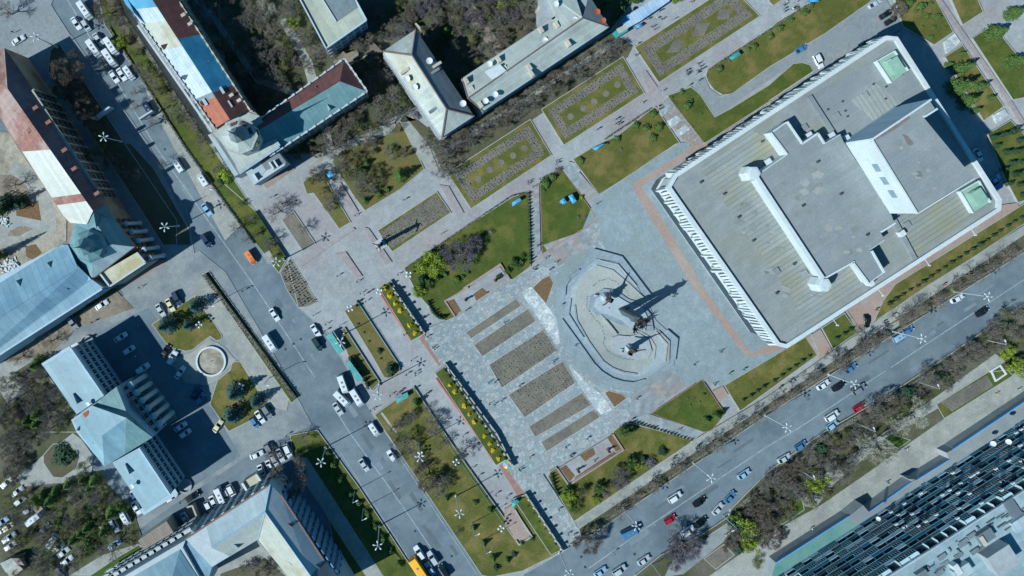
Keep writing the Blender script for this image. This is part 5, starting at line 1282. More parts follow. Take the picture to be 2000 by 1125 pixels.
# plain single-arm lamps
o = empty('street_lamp', (0, 0, 0)); MB().tube((0, 0, 0), (0, 0, 9), .12, .07, 6).tube((0, 0, 9), (1.2, 0, 9.4), .06, .05, 5).build('pole', pole_m, o); MB().box((1.4, 0, 9.35), (.8, .3, .14)).build('lamp_head', dishm, o)
proto = o
for i, (p_, r_, l_) in enumerate((((921, 1020), 33, 'middle one on the lawn beside the sunken entrance'), ((942, 1053), 33, 'nearest the end of the lawn by the sunken entrance'), ((693, 958), 33, 'in the dark lawn beside the row of round shrubs'), ((710, 991), 33, 'farther down the dark lawn beside the row of round shrubs'),
        ((420, 369), -20, 'with its arm over the main street by the round yellow-green shrub'), ((1411, 1006), 200, 'beside the parked black and silver cars'), ((1272, 1100), 200, 'beside the row parked by the kerb at the corner'),
        ((1790, 745), 120, 'in the thicket beyond the red car'), ((1915, 662), 120, 'in the thicket at the far end of the street'), ((1670, 825), 120, 'in the thicket beside the red car'), ((1558, 915), 120, 'in the thicket beside the bare street trees'), ((424, 590), 0, 'on the concrete promenade by the hedge'), ((526, 738), 0, 'on the promenade at the hedge end'))):
    o = proto if i == 0 else copy_tree(proto); w = P(*p_); o.location = (w.x, w.y, .1); o.rotation_euler = (0, 0, R(r_)); tag(o, 'thin grey single-headed lamp ' + l_, 'street lamp', 'thin street lamps')
# small white globe lights in the lawns
o = empty('globe_light', (0, 0, 0)); MB().tube((0, 0, 0), (0, 0, 2.6), .06, .05, 6).tube((-.8, 0, 2.6), (.8, 0, 2.6), .04, .04, 4).tube((0, -.8, 2.6), (0, .8, 2.6), .04, .04, 4).build('post', dishm, o)
gm = MB()
for x_, y_ in ((-.8, 0), (.8, 0), (0, -.8), (0, .8)): MB().lathe((x_, y_, 2.45), [(.05, 0), (.3, .15), (.38, .35), (.3, .55), (.05, .7)], 8).build('globe', dishm, o, True)
proto = o
for i, (s_, l_) in enumerate((('t02 1575,275', 'on the lawn with three blue spruces'), ('t02 1895,750', 'on the lawn by the car park spruces'), ('t11 1190,1010', 'at the hedge corner of the yellow-green tree lawn'), ('t12 740,150', 'at the head of the lawn strip between the two paths'), ('t13 1555,210', 'beside the walk on the wide lawn'), ('t13 1900,720', 'at the teal-fenced lawn edge by the sunken entrance'), ('t12 965,20', 'at the promenade end of the shorter yellow-shrub bed'), ('t13 1280,150', 'among the bare trees of the wide lawn'))):
    o = proto if i == 0 else copy_tree(proto); w = P(*L(s_)[0]); o.location = (w.x, w.y, .2); o.rotation_euler = (0, 0, R(20 * i)); tag(o, 'white four-globe garden light ' + l_, 'garden light', 'four-globe garden lights')

# ------------------------------------------------------------------ shelters, stalls, small items
def shelter(name, s, h, mat, label, cat='bus shelter'):
    q = L(s); o = empty(name, P(*q[0]), label, cat); xy = [P(*p, h).to_2d() for p in q]
    MB().prism(xy, h - .12, h).build('roof', mat, o)
    for p in xy: MB().tube((p.x, p.y, .1), (p.x, p.y, h - .12), .06, .06, 5).build('post', metal_d, o)
    a, c = xy[1], xy[2]; m_ = (a + c) / 2; d = c - a; MB().box((m_.x, m_.y, .3), (d.length * .95, .08, h - .6), math.degrees(math.atan2(d.y, d.x))).build('back_panel', glassm, o)
    MB().box((cen(xy).x, cen(xy).y, .1), (.5, 4, .5), GRID).build('bench', metal_d, o); return o
shelter('bus_shelter', 't12 545,375 590,350 685,495 640,520', 2.9, glass_teal, 'teal glass bus shelter beside the dark green off-roader')
shelter('bus_shelter', 't12 700,590 735,575 835,710 790,735', 2.9, glass_teal, 'teal glass bus shelter beside the three white minibuses')
def stall(s, h, mat, label, cat='awning'):
    q = L(s); o = empty('market_stall', P(*q[0]), label, cat); xy = [P(*p, h).to_2d() for p in q]; c = cen(xy)
    vv = [(p.x, p.y, h) for p in xy] + [(c.x, c.y, h + .35)] + [(p.x, p.y, h - .25) for p in xy]; n = len(xy)
    MB().add(vv, [(i, (i + 1) % n, n) for i in range(n)] + [(n + 1 + i, n + 1 + (i + 1) % n, (i + 1) % n, i) for i in range(n)] + [tuple(n + 1 + i for i in range(n))]).build('canopy', mat, o)
    for p in xy: MB().tube((p.x, p.y, .1), (p.x, p.y, h - .1), .05, .05, 5).build('pole', metal_d, o)
    MB().box((c.x, c.y, .1), (1.6, .6, .8), GRID).build('counter', bluepaint, o); return o
stall('t21 375,440 405,420 430,455 395,472', 2.4, bluepaint, 'smaller square blue awning on the lawn beside the slab ramp')
stall('t21 438,405 470,393 505,445 475,468', 2.4, bluepaint, 'larger oblong blue awning on the lawn beside the slab ramp')
stall('t21 0,455 60,420 75,440 5,488', 2.4, bluepaint, 'long blue awning at the lawn corner by the row of small conifers')
stall('t21 625,35 700,0 725,0 655,52', 2.4, bluepaint, 'long blue awning at the edge of the lawn facing the formal beds')
stall('t20 1695,445 1765,400 1785,425 1715,470', 2.4, tealpaint, 'teal awning on the promenade edge beside the driveway lawn')
stall('t30 320,5 370,-20 400,10 350,15', 2.4, bluepaint, 'blue awning at the far end of the driveway lawn hedge')
stall('t11 540,225 580,208 605,245 570,265', 2.4, bluepaint, 'blue awning beside the bushy tree island')
stall('t12 1085,860 1180,815 1190,850 1100,905', 2.2, glass_teal, 'pale glass canopy at the head of the wide lawn')
stall('t23 0,555 40,530 60,545 5,600', 2.3, tealpaint, 'teal awning beside the sunken brick entrance')
stall('t20 965,205 995,180 1018,195 985,218', 2.2, bluepaint, 'small blue cart awning before the kiosk row')
# umbrella
c_ = P(988, 902); o = empty('parasol', (c_.x, c_.y, .3), 'round rainbow-coloured parasol at the foot of the longer yellow-shrub bed', 'parasol')
cols = [M('gore_' + n_, h_, h_, 1, .7) for n_, h_ in (('pink', 'd4688a'), ('yellow', 'd8cf62'), ('green', '4fae7c'), ('blue', '58a8cc'))]
vv = [(c_.x, c_.y, 3.0)] + [(c_.x + 1.35 * math.cos(k * math.pi / 4), c_.y + 1.35 * math.sin(k * math.pi / 4), 2.45) for k in range(8)]
link_mesh('canopy', vv, [(0, k + 1, (k + 1) % 8 + 1) for k in range(8)], cols, o, [k % 4 for k in range(8)]); MB().tube((c_.x, c_.y, .3), (c_.x, c_.y, 3), .04, .04, 5).build('pole', metal_d, o)
def billboard(a, c, h, label, mat):
    pa, pb = P(*a), P(*c); d = pb - pa; m_ = (pa + pb) / 2; ang = math.degrees(math.atan2(d.y, d.x)); o = empty('billboard', tuple(m_), label, 'billboard')
    MB().box((m_.x, m_.y, 2.2), (d.length, .5, h), ang).build('panel', mat, o)
    for t in (.15, .85): p = pa.lerp(pb, t); MB().tube((p.x, p.y, .1), (p.x, p.y, 2.3), .14, .14, 6).build('post', metal_d, o)
billboard((195, 236), (228, 214), 3.2, 'long blue-white board standing at the shaded kerb of the main street', wall_blue)
billboard((282, 236), (307, 220), 2.2, 'long pale board standing beside the dark blue van', wall_white)
# sunken entrance walls
wallthing('entrance_wall', 't23 20,600 55,660 150,805 50,870 30,840', 1.1, .4, kerbm, 'pale parapet round the sunken brick entrance')
# fences
def fence(name, s, h, mat, label, step=2.0):
    q = L(s); o = empty(name, P(*q[0]), label, 'fence')
    for i in range(len(q) - 1):
        a, c = P(*q[i]), P(*q[i + 1]); d = c - a; m_ = (a + c) / 2; ang = math.degrees(math.atan2(d.y, d.x)); mb = MB()
        for z in (.3, .6, h): mb.box((m_.x, m_.y, z), (d.length, .05, .06), ang)
        mb.build('rail', mat, o); n = int(d.length / step); mb = MB()
        for k in range(n + 1): p = a.lerp(c, k / max(1, n)); mb.box((p.x, p.y, .1), (.09, .09, h), ang)
        mb.build('post', mat, o)
fence('green_fence', 't32 585,190 690,345', 1.6, tealpaint, 'teal-green fence beside the black car on the brick drive')
fence('lawn_fence', 't12 800,115 1120,605', .9, tealpaint, 'low teal fence along the lawn strip')
fence('lawn_fence', 't12 1235,780 1420,1060 t13 1520,130 1990,800', .9, tealpaint, 'low teal fence along the walk side of the wide lawn')
fence('lawn_fence', 't03 1000,700 1040,650', 1.2, metal_d, 'short dark fence by the silver van')
# rubble and odds
rub = MB()
for cx_, cy_, n_, sp in ((22, 520, 90, 16), (8, 432, 40, 10)):
    for i in range(n_): w = P(cx_ + rnd.gauss(0, sp * .5), cy_ + rnd.gauss(0, sp * .45)); rub.box((w.x, w.y, .15), (rnd.uniform(.3, 1.4), rnd.uniform(.2, .6), rnd.uniform(.1, .7)), rnd.uniform(0, 180))
tag(rub.build('rubble', white_con), kind='stuff')
# small items: tall bins along the plaza, posts
for k, (s_, lb) in enumerate((('t32 1700,640 1740,730', 'white open frame wall beside the bare flower bed'),)):
    wallthing('frame_wall', 't32 1720,640 1755,720 1835,665 1790,600 1715,645', 1.0, .5, white_con, lb, 'wall')

# ------------------------------------------------------------------ cars
rubber = M('tyre_rubber', '1c1d1f', '242527', 3, .9, obj=True)
lampm = M('headlight_glass', 'd8dde0', 'e4e8ea', 1, .2, obj=True); tailm = M('tail_light', '8a1f1f', '9c2a2a', 1, .3, obj=True)
PAINT = {n: M('paint_' + n, h, h2, .8, r_, obj=True, spec=.6) for n, h, h2, r_ in (('white', 'd9dcde', 'e4e6e8', .3), ('silver', 'a7adb2', 'b1b6ba', .28), ('grey', '6d7378', '777c80', .3), ('black', '15181c', '1c2024', .25), ('blue', '3b6f98', '4478a0', .35), ('light blue', '7fa6c4', '8bb0cb', .3), ('dark blue', '1c3450', '223c5a', .28), ('red', '9c1c2e', 'a62436', .3), ('dark green', '14393a', '1a4344', .3), ('cream', 'c9c49c', 'd2cda8', .35), ('orange', 'd9702c', 'e07c38', .4), ('yellow', 'eaa91c', 'efb32a', .4))}
carglass = M('car_glass', '0e1418', '151c21', 1, .08, spec=.7, obj=True)
def loft(stations, n=8):
    """stations: (x, halfwidth, z0, z1, round) -> closed skin"""
    mb = MB(); vv = []
    for x, w, z0, z1, r in stations:
        vv += [(x, -w + r * .5, z0), (x, w - r * .5, z0), (x, w, z0 + r), (x, w, z1 - r), (x, w - r, z1), (x, -w + r, z1), (x, -w, z1 - r), (x, -w, z0 + r)]
    fs = [(k * 8 + i, k * 8 + (i + 1) % 8, (k + 1) * 8 + (i + 1) % 8, (k + 1) * 8 + i) for k in range(len(stations) - 1) for i in range(8)]
    fs += [tuple(range(8))[::-1], tuple(range((len(stations) - 1) * 8, len(stations) * 8))]; mb.add(vv, fs); return mb
def wheel(x, y, r, o):
    mb = MB().tube((x, y - .11, r), (x, y + .11, r), r, r, 14); w = mb.build('wheel', rubber, o); MB().tube((x, y - .12, r), (x, y + .12, r), r * .55, r * .55, 8).build('rim', lampm, w)
def make_car(kind):
    o = empty({'bus': 'bus', 'minibus': 'minibus', 'van': 'van', 'suv': 'off_roader'}.get(kind, 'parked_car'), (0, 0, 0)); pw = PAINT['white']
    if kind in ('sedan', 'hatch', 'suv'):
        Lh, W, hb, hr, wr = {'sedan': (2.25, .87, .88, 1.42, .32), 'hatch': (2.0, .84, .9, 1.46, .31), 'suv': (2.35, .94, 1.08, 1.78, .38)}[kind]
        b_ = loft([(-Lh, W * .82, .38, hb - .22, .1), (-Lh + .12, W * .93, .28, hb - .06, .12), (-Lh * .55, W, .22, hb, .12), (0, W, .2, hb + .03, .12), (Lh * .45, W, .22, hb - .0, .12), (Lh - .35, W * .95, .25, hb - .12, .14), (Lh - .06, W * .85, .3, hb - .28, .14), (Lh, W * .72, .36, hb - .4, .1)])
        for s_ in (-1, 1): b_.box((Lh * .28, s_ * (W + .08), hb - .04), (.14, .2, .14))
        b_.build('body', pw, o, False)
        x0, x1, x2, x3 = {'sedan': (-1.75, -1.1, .25, .98), 'hatch': (-1.9, -1.55, .3, .98), 'suv': (-2.2, -1.95, .4, 1.05)}[kind]
        wt = W * .76; g_ = MB(); vv = [(x0, -W * .86, hb - .04), (x3, -W * .86, hb - .04), (x3, W * .86, hb - .04), (x0, W * .86, hb - .04), (x1, -wt, hr), (x2, -wt, hr), (x2, wt, hr), (x1, wt, hr)]
        g_.add(vv, [(4, 5, 6, 7), (0, 1, 5, 4), (1, 2, 6, 5), (2, 3, 7, 6), (3, 0, 4, 7)]); g_.build('window', carglass, o)
        xm = (x1 + x2) / 2; rf = loft([(x1 + .0, wt * .9, hr - .03, hr + .03, .02), (x1 + .15, wt + .01, hr - .04, hr + .06, .03), (xm, wt + .02, hr - .04, hr + .08, .03), (x2 - .12, wt + .01, hr - .04, hr + .06, .03), (x2, wt * .9, hr - .03, hr + .03, .02)])
        for s_ in (-1, 1):
            rf.tube((x3 + .02, s_ * W * .86, hb - .04), (x2, s_ * wt, hr + .02), .045, .045, 4); rf.tube((x0 - .02, s_ * W * .86, hb - .04), (x1, s_ * wt, hr + .02), .07, .06, 4); rf.tube((xm + .1, s_ * W * .88, hb), (xm, s_ * (wt + .01), hr), .05, .04, 4)
        rf.build('roof', pw, o)
        wx = (-Lh * .6, Lh * .62); hz, hx = hb - .3, Lh - .1; hw = W * .7
    else:
        Lh, W, ht, wr = {'minibus': (3.05, 1.0, 2.45, .36), 'van': (2.3, .9, 1.95, .33), 'bus': (6.0, 1.25, 2.95, .48)}[kind]
        bl_ = .62 if kind != 'bus' else .12
        b_ = loft([(-Lh, W * .94, .45, ht - .12, .16), (-Lh + .15, W, .3, ht, .18), (0, W, .28, ht + .03, .18), (Lh - bl_ - .55, W, .28, ht - .02, .2), (Lh - bl_ - .1, W * .98, .28, ht * .86 if kind != 'bus' else ht - .1, .18), (Lh - bl_ * .6, W * .95, .3, ht * (.62 if kind != 'bus' else .95), .15), (Lh - .1, W * .9, .32, ht * (.46 if kind != 'bus' else .85), .14), (Lh, W * .78, .4, ht * (.36 if kind != 'bus' else .6), .1)])
        for s_ in (-1, 1): b_.box((Lh * .62, s_ * (W + .12), ht * .55), (.16, .26, .3))
        b_.build('body', pw, o)
        g_ = MB(); x2 = Lh - bl_ - .6
        g_.add([(x2 + .1, -W * .82, ht + .0), (x2 + .1, W * .82, ht + .0), (Lh - bl_ * .62, W * .84, ht * .64 + .03), (Lh - bl_ * .62, -W * .84, ht * .64 + .03)] if kind != 'bus' else [(Lh - .3, -1.1, ht - .05), (Lh - .3, 1.1, ht - .05), (Lh + .02, 1.05, 1.3), (Lh + .02, -1.05, 1.3)], [(0, 1, 2, 3)]); g_.build('windscreen', carglass, o)
        g_ = MB()
        for s_ in (-1, 1): g_.box((-.2, s_ * (W - .01), ht * .58), (Lh * 1.45, .05, ht * .26))
        g_.box((-Lh + .05, 0, ht * .58), (.1, W * 1.5, ht * .26)); g_.build('window', carglass, o)
        r_ = MB(); 
        for x in ((-.9, .5) if kind != 'bus' else (-3, 0, 3)): r_.box((x, 0, ht + .0), (.62, .62, .1))
        r_.build('roof_hatch', PAINT['grey'], o)
        wx = (-Lh * .58, Lh * .62); hz, hx = .75, Lh - .08; hw = W * .72
    for x in wx:
        for s_ in (-1, 1): wheel(x, s_ * ({'sedan': .87, 'hatch': .84, 'suv': .94, 'minibus': 1.0, 'van': .9, 'bus': 1.25}[kind] - .1), wr, o)
    for s_ in (-1, 1): MB().box((hx, s_ * hw, hz), (.14, .34, .16)).build('headlight', lampm, o)
    for s_ in (-1, 1): MB().box((-Lh + .04, s_ * hw, hz), (.1, .3, .16)).build('tail_light', tailm, o)
    return o
CARP = {}; used = {}
def car(px, py, kind, col, ang, lab):
    """ang: degrees below the photo's +x axis"""
    if kind not in CARP: CARP[kind] = make_car(kind); o = CARP[kind]
    else: o = copy_tree(CARP[kind])
    kw = {'sedan': 'car', 'hatch': 'hatchback', 'suv': 'off-roader', 'van': 'van', 'minibus': 'minibus', 'bus': 'bus'}[kind]
    zt = {'sedan': 1, 'hatch': 1, 'suv': 1.2, 'van': 1.6, 'minibus': 2.0, 'bus': 2.4}[kind]
    w = P(px, py, zt); o.location = (w.x, w.y, .004 if True else 0); o.rotation_euler = (0, 0, R(-ang))
    tag(o, '%s %s %s' % (col, kw, lab), 'bus' if kind in ('bus',) else ('van' if kind in ('van', 'minibus') else 'car'))
    for ch in o.children:
        if ch.name.split('.')[0] in ('body', 'roof'):
            ch.material_slots[0].link = 'OBJECT'; ch.material_slots[0].material = PAINT[col]
    return o
D, U_ = 56.0, -33.0      # along the main street, along the tree-lined street
CARS = [
(148, 45, 'sedan', 'white', D, 'parked beside a small silver hatchback at the head of the main street'), (167, 49, 'hatch', 'silver', D, 'parked tight beside a white car at the head of the main street'),
(164, 19, 'minibus', 'white', D, 'half under bare branches at the far end of the kerb row'), (35, 78, 'sedan', 'white', U_, 'alone on the square before the tiled-roof building'),
(182, 94, 'minibus', 'white', D, 'on the street side of the minibus trio by the verge'), (191, 76, 'sedan', 'silver', D, 'squeezed between two white minibuses near the verge'), (216, 90, 'minibus', 'white', D, 'closest to the bright green verge in the minibus trio'), (213, 113, 'minibus', 'white', D, 'hindmost of the minibus trio near the verge'),
(222, 149, 'sedan', 'white', D, 'first of three parked side by side below the minibuses'), (237, 145, 'sedan', 'white', D, 'between a white car and a long van below the minibuses'), (251, 142, 'van', 'white', D, 'under twigs beside two white cars below the minibuses'),
(289, 212, 'van', 'dark blue', D, 'in tree shade beside the pale board'), (347, 323, 'van', 'white', D + 180, 'driving alone near the centre line towards the grove end'), (395, 350, 'van', 'white', D + 180, 'by the kerb next to the round yellow-green shrub'),
(403.5, 409, 'sedan', 'light blue', D, 'in the long building shadow on the main street'), (402, 470, 'suv', 'dark blue', D, 'at the shadow edge near the star lamp lawn tip'), (489, 503, 'van', 'orange', D, 'bright on the kerb lane opposite the dug flower bed'),
(536, 615, 'sedan', 'white', D, 'alone on the centre line of the main street'), (527, 671, 'minibus', 'white', D, 'in the lane beside the hedge strip'), (616.5, 646, 'sedan', 'white', D, 'just in front of the dark green one by the bus shelter'), (620, 673, 'suv', 'dark green', D, 'by the kerb beside the teal bus shelter'),
(670, 752, 'minibus', 'white', 70, 'first of three bunched at the crossing by the second shelter'), (668, 780, 'minibus', 'white', 45, 'turned outward at the street side of the bunched three'), (697, 778, 'minibus', 'white', 58, 'nearest the pavement in the bunched three'), (660, 799, 'sedan', 'silver', D, 'just below the bunched minibuses'),
(731, 840, 'van', 'white', D, 'at the kerb where the wide lawn begins'), (711, 909, 'sedan', 'silver', D, 'alone in the middle of the lower main street'), (765, 891, 'hatch', 'white', D + 180, 'under twigs at the kerb of the wide lawn'), (819, 1080, 'suv', 'white', D + 180, 'just ahead of the yellow bus'),
(845, 1091, 'suv', 'silver', D + 180, 'in the pack right of the centre line by the yellow bus'), (840, 1112, 'sedan', 'light blue', D + 180, 'alongside the yellow bus'), (868, 1116, 'suv', 'black', D + 180, 'at the back of the pack by the yellow bus'), (826, 1125, 'bus', 'yellow', D, 'cut by the lower edge of the main street view'),
(501, 889, 'sedan', 'white', U_ + 10, 'at the corner of the side street row under the lone lamp tree'), (526, 880, 'suv', 'grey', 58, 'at the top row of the side street lot under twigs'), (511, 921, 'sedan', 'white', 65, 'first in the lower row of the side street lot'), (527, 912, 'sedan', 'white', 65, 'second in the lower row of the side street lot'), (536, 900, 'hatch', 'silver', 65, 'third in the lower row of the side street lot, under twigs'),
(547, 890, 'sedan', 'silver', 65, 'fourth in the lower row of the side street lot'), (562, 882, 'suv', 'white', 65, 'last in the lower row of the side street lot by the green fence'), (507.5, 815, 'sedan', 'white', D, 'between a blue and a grey one by the spruce garden'), (521, 805, 'suv', 'grey', D, 'nearest the spruces in the trio by the street corner'), (497, 826, 'hatch', 'blue', D, 'outermost of the trio by the spruce garden'),
(407, 991, 'hatch', 'white', 63, 'first of five parked by the yard wall'), (417, 982, 'sedan', 'white', 63, 'second of five parked by the yard wall'), (430, 972, 'minibus', 'white', 65, 'big one in the middle of five by the yard wall'), (442, 967, 'hatch', 'silver', 63, 'fourth of five parked by the yard wall'), (452, 961, 'suv', 'white', 63, 'last of five by the yard wall, next to the flat porch'),
(362, 1015, 'sedan', 'light blue', 60, 'alone in the shaded yard beside the brown annex'), (375, 971, 'suv', 'black', U_, 'on the lane beside the yard wall corner'), (334, 972, 'hatch', 'white', U_, 'hugging the end wall of the columned building'), (263, 971, 'sedan', 'white', 60, 'tucked against the rear wall of the columned building'),
(266, 993, 'sedan', 'white', 60, 'just behind the one at the rear wall, with its shadow on the lane'), (243, 1013, 'van', 'white', 60, 'third in the lane row behind the columned building'), (222, 1027, 'suv', 'silver', 60, 'fourth in the lane row behind the columned building'), (203, 1035, 'hatch', 'silver', 60, 'last in the lane row under the bare tree'), (223, 1065, 'sedan', 'light blue', U_, 'on the lane under the big bare tree near the brown annex'),
(12, 944, 'sedan', 'silver', U_ - 8, 'topmost in the wooded car park'), (33, 961, 'sedan', 'silver', U_ - 5, 'second in the wooded car park rows'), (38, 979, 'hatch', 'silver', U_ - 5, 'third in the wooded car park rows'), (55, 996, 'hatch', 'white', U_ - 5, 'near the small hut in the wooded car park'), (66, 1013, 'minibus', 'silver', U_ - 5, 'long one in the wooded car park'), (86, 1034, 'sedan', 'dark green', U_ - 10, 'in deep shade in the wooded car park'),
(101, 1058, 'van', 'white', -55, 'first of four side by side in the wooded car park'), (113, 1070, 'sedan', 'white', U_ - 5, 'second of four side by side in the wooded car park'), (123, 1080, 'sedan', 'silver', U_ - 5, 'third of four side by side in the wooded car park'), (130, 1096, 'sedan', 'white', U_ - 5, 'last of four side by side in the wooded car park'), (17, 1051, 'suv', 'white', U_, 'with a long shadow at the edge of the wooded car park'), (19, 1067, 'hatch', 'white', U_, 'below the big white one in the wooded car park'),
(2, 1037, 'sedan', 'white', U_, 'cut by the edge of the wooded car park view'), (15, 1030, 'hatch', 'cream', U_, 'pale one near the edge of the wooded car park'), (3, 1020, 'sedan', 'light blue', U_, 'bluish one near the edge of the wooded car park'), (117, 1119, 'suv', 'dark blue', 60, 'at the mouth of the wooded car park by the lane'),
(198, 596, 'sedan', 'white', U_, 'alone on the lane below the blue-roofed wing'), (313, 606, 'sedan', 'silver', 58, 'first of three at the spruce garden corner'), (332, 596, 'sedan', 'cream', 62, 'middle of three at the spruce garden corner'), (345, 583, 'suv', 'dark blue', 62, 'last of three at the spruce garden corner'), (141, 630, 'suv', 'grey', 58, 'by the low wall under the blue-roofed wing'),
(235, 659, 'sedan', 'white', U_, 'topmost in the shaded row before the white columns'), (251, 684, 'hatch', 'white', U_, 'second in the shaded row before the white columns'), (278, 720, 'suv', 'white', U_, 'third and biggest in the shaded row before the white columns'), (323, 686, 'sedan', 'black', -60, 'two-toned by the fountain kerb, outer one'), (336, 699, 'suv', 'white', -60, 'at the shade edge beside the fountain court'), (351, 728, 'sedan', 'white', -55, 'in shade beside the fountain court'),
(382, 768, 'sedan', 'dark blue', -60, 'in deep shade beside a lighter blue one'), (391, 779, 'hatch', 'blue', -55, 'in deep shade by the garden kerb'), (425, 833, 'sedan', 'cream', -55, 'greenish at the shade edge by the spruce garden end'), (352, 834, 'sedan', 'white', U_, 'upper one of two opposite the end column'), (361, 847, 'hatch', 'white', U_, 'lower one of two opposite the end column'),
(1710, 6, 'sedan', 'silver', U_, 'at the top of the hall driveway'), (1732, 27, 'sedan', 'black', U_, 'upper one of two black ones behind the white hall'), (1742, 39, 'sedan', 'black', U_, 'lower one of two black ones behind the white hall'), (1566, 95, 'sedan', 'blue', U_, 'by the driveway kerb along the grass'), (1600, 119, 'suv', 'white', 63, 'across the driveway beside the hall wall'),
(1912, 303, 'sedan', 'white', 60, 'in the shadow behind the white hall'), (1944, 351, 'sedan', 'light blue', U_ - 5, 'at the shadow edge behind the white hall'), (1948, 366, 'van', 'blue', U_, 'in shadow at the rear corner of the white hall'), (1694, 627, 'sedan', 'black', 85, 'on the brick drive by the teal-green fence'),
(1871, 583, 'sedan', 'white', U_ + 5, 'at the far kerb under the farthest lamp arm'), (1920, 609, 'sedan', 'black', U_, 'in shade at the far end of the tree-lined street'), (1760, 657, 'van', 'light blue', U_, 'in tree shade by the kerb below the hall'), (1774, 646, 'hatch', 'blue', U_, 'deepest in tree shade by the kerb below the hall'), (1662, 720, 'sedan', 'blue', U_, 'at the kerb among long branch shadows'),
(1609, 752, 'sedan', 'white', U_, 'at the kerb just ahead of a black one'), (1639, 755, 'sedan', 'black', U_, 'between a white one and the lamp head'), (1679, 761, 'suv', 'grey', U_, 'under the lamp head near the centre line'), (1679, 796, 'hatch', 'red', U_, 'bright at the far kerb by the thicket'), (1626.5, 813, 'suv', 'white', U_, 'beside a bluish one at the far kerb'), (1626.5, 831, 'hatch', 'light blue', U_ - 5, 'tight between a white one and the thicket kerb'),
(1565, 871, 'hatch', 'blue', U_, 'alone at the far kerb near the fallen-looking tree'), (1532.5, 896, 'sedan', 'silver', U_ + 3, 'at the far kerb where the thicket begins'), (1453.6, 927, 'sedan', 'light blue', U_, 'driving by the widening of the far kerb'), (1367, 981, 'sedan', 'black', U_, 'driving alone near the centre line'), (1319, 972, 'suv', 'white', U_, 'driving alone on the plaza side of the tree-lined street'),
(1309.5, 1015, 'hatch', 'red', U_, 'dark one driving in the middle of the street'), (1233, 1041, 'minibus', 'blue', U_ + 8, 'under the lamp on the plaza side'), (1427, 972, 'sedan', 'blue', -50, 'first of the row parked in the lay-by'), (1403, 995, 'sedan', 'silver', -47, 'second of the row parked in the lay-by'), (1370, 1021, 'sedan', 'black', U_ - 5, 'in the lay-by row before a white one'),
(1344, 1038.5, 'suv', 'white', U_, 'in the lay-by row between black and grey'), (1319.5, 1056, 'suv', 'grey', U_ - 5, 'in the lay-by row beside the purple tree'), (1258, 1095, 'sedan', 'silver', U_, 'beyond the dark square shadow at the near kerb'), (1210.5, 1115, 'suv', 'silver', U_, 'second from the near end of the tree-lined street'), (1173, 1118, 'sedan', 'light blue', U_, 'nearest the crossing on the tree-lined street'),
]
for c in CARS: car(*c)

# ------------------------------------------------------------------ people
skinm = M('skin', 'b58a70', 'bd9278', 2, .6, obj=True); hairm = M('hair', '1e1916', '2a2320', 2, .7, obj=True)
CL = {n: M('cloth_' + n, h, h, 1, .85, obj=True) for n, h in (('black', '17191c'), ('dark', '23282f'), ('navy', '1b2740'), ('white', 'd5d7d8'), ('red', 'b02a35'), ('pink', 'c98a98'), ('yellow', 'd0b63a'), ('blue', '3c6aa0'), ('jeans', '33435a'), ('grey', '6b6e72'), ('brown', '5b4637'))}
def person_mesh(pose):
    w = .32 if pose else .05
    J = [(0, 0, .95, .14), (0, 0, 1.15, .14), (.02, 0, 1.38, .17), (.03, 0, 1.5, .07), (.05, 0, 1.6, .09), (.06, 0, 1.7, .07),
         (0, .19, 1.38, .065), (-w * .7, .25, 1.12, .05), (-w * .4, .25, .88, .04), (-w * .3, .25, .8, .035), (0, -.19, 1.38, .065), (w * .7, -.25, 1.12, .05), (w * 1.2, -.25, .92, .04), (w * 1.3, -.25, .84, .035),
         (0, .1, .88, .1), (w * .8, .1, .5, .075), (w * 1.0, .1, .1, .05), (w * 1.0 + .16, .1, .04, .045), (0, -.1, .88, .1), (-w * .5, -.1, .5, .075), (-w * 1.3, -.1, .12, .05), (-w * 1.3 + .15, -.1, .05, .045)]
    E = [(0, 1), (1, 2), (2, 3), (3, 4), (4, 5), (2, 6), (6, 7), (7, 8), (8, 9), (2, 10), (10, 11), (11, 12), (12, 13), (0, 14), (14, 15), (15, 16), (16, 17), (0, 18), (18, 19), (19, 20), (20, 21)]
    def fm(c):
        if c.z > 1.5 or (abs(c.y) > .2 and c.z < .9): return 0
        return 1 if c.z > .92 else 2
    return skinned('person', J, E, [skinm, CL['dark'], CL['jeans']], 1, fm)
PM = [person_mesh(0), person_mesh(1)]
hair_b = MB().lathe((.045, 0, 1.64), [(.1, -.06), (.112, .03), (.09, .1), (.03, .135)], 10); hair_o = None
hair_me = bpy.data.meshes.new('hair'); hair_me.from_pydata([tuple(v) for v in hair_b.v], [], hair_b.f); hair_me.materials.append(hairm)
ORDN = ['first', 'second', 'third', 'fourth', 'fifth', 'sixth', 'seventh', 'eighth']
def person(px, py, top, bot, ang, pose, label, group=None):
    w = P(px, py); z = .45
    o = bpy.data.objects.new('person', PM[pose]); root_col.objects.link(o); o.location = (w.x, w.y, z); o.rotation_euler = (0, 0, R(-ang))
    for i, m__ in ((1, top), (2, bot)): o.material_slots[i].link = 'OBJECT'; o.material_slots[i].material = CL[m__]
    hq = bpy.data.objects.new('hair', hair_me); root_col.objects.link(hq); hq.parent = o
    tag(o, label, 'person', group)
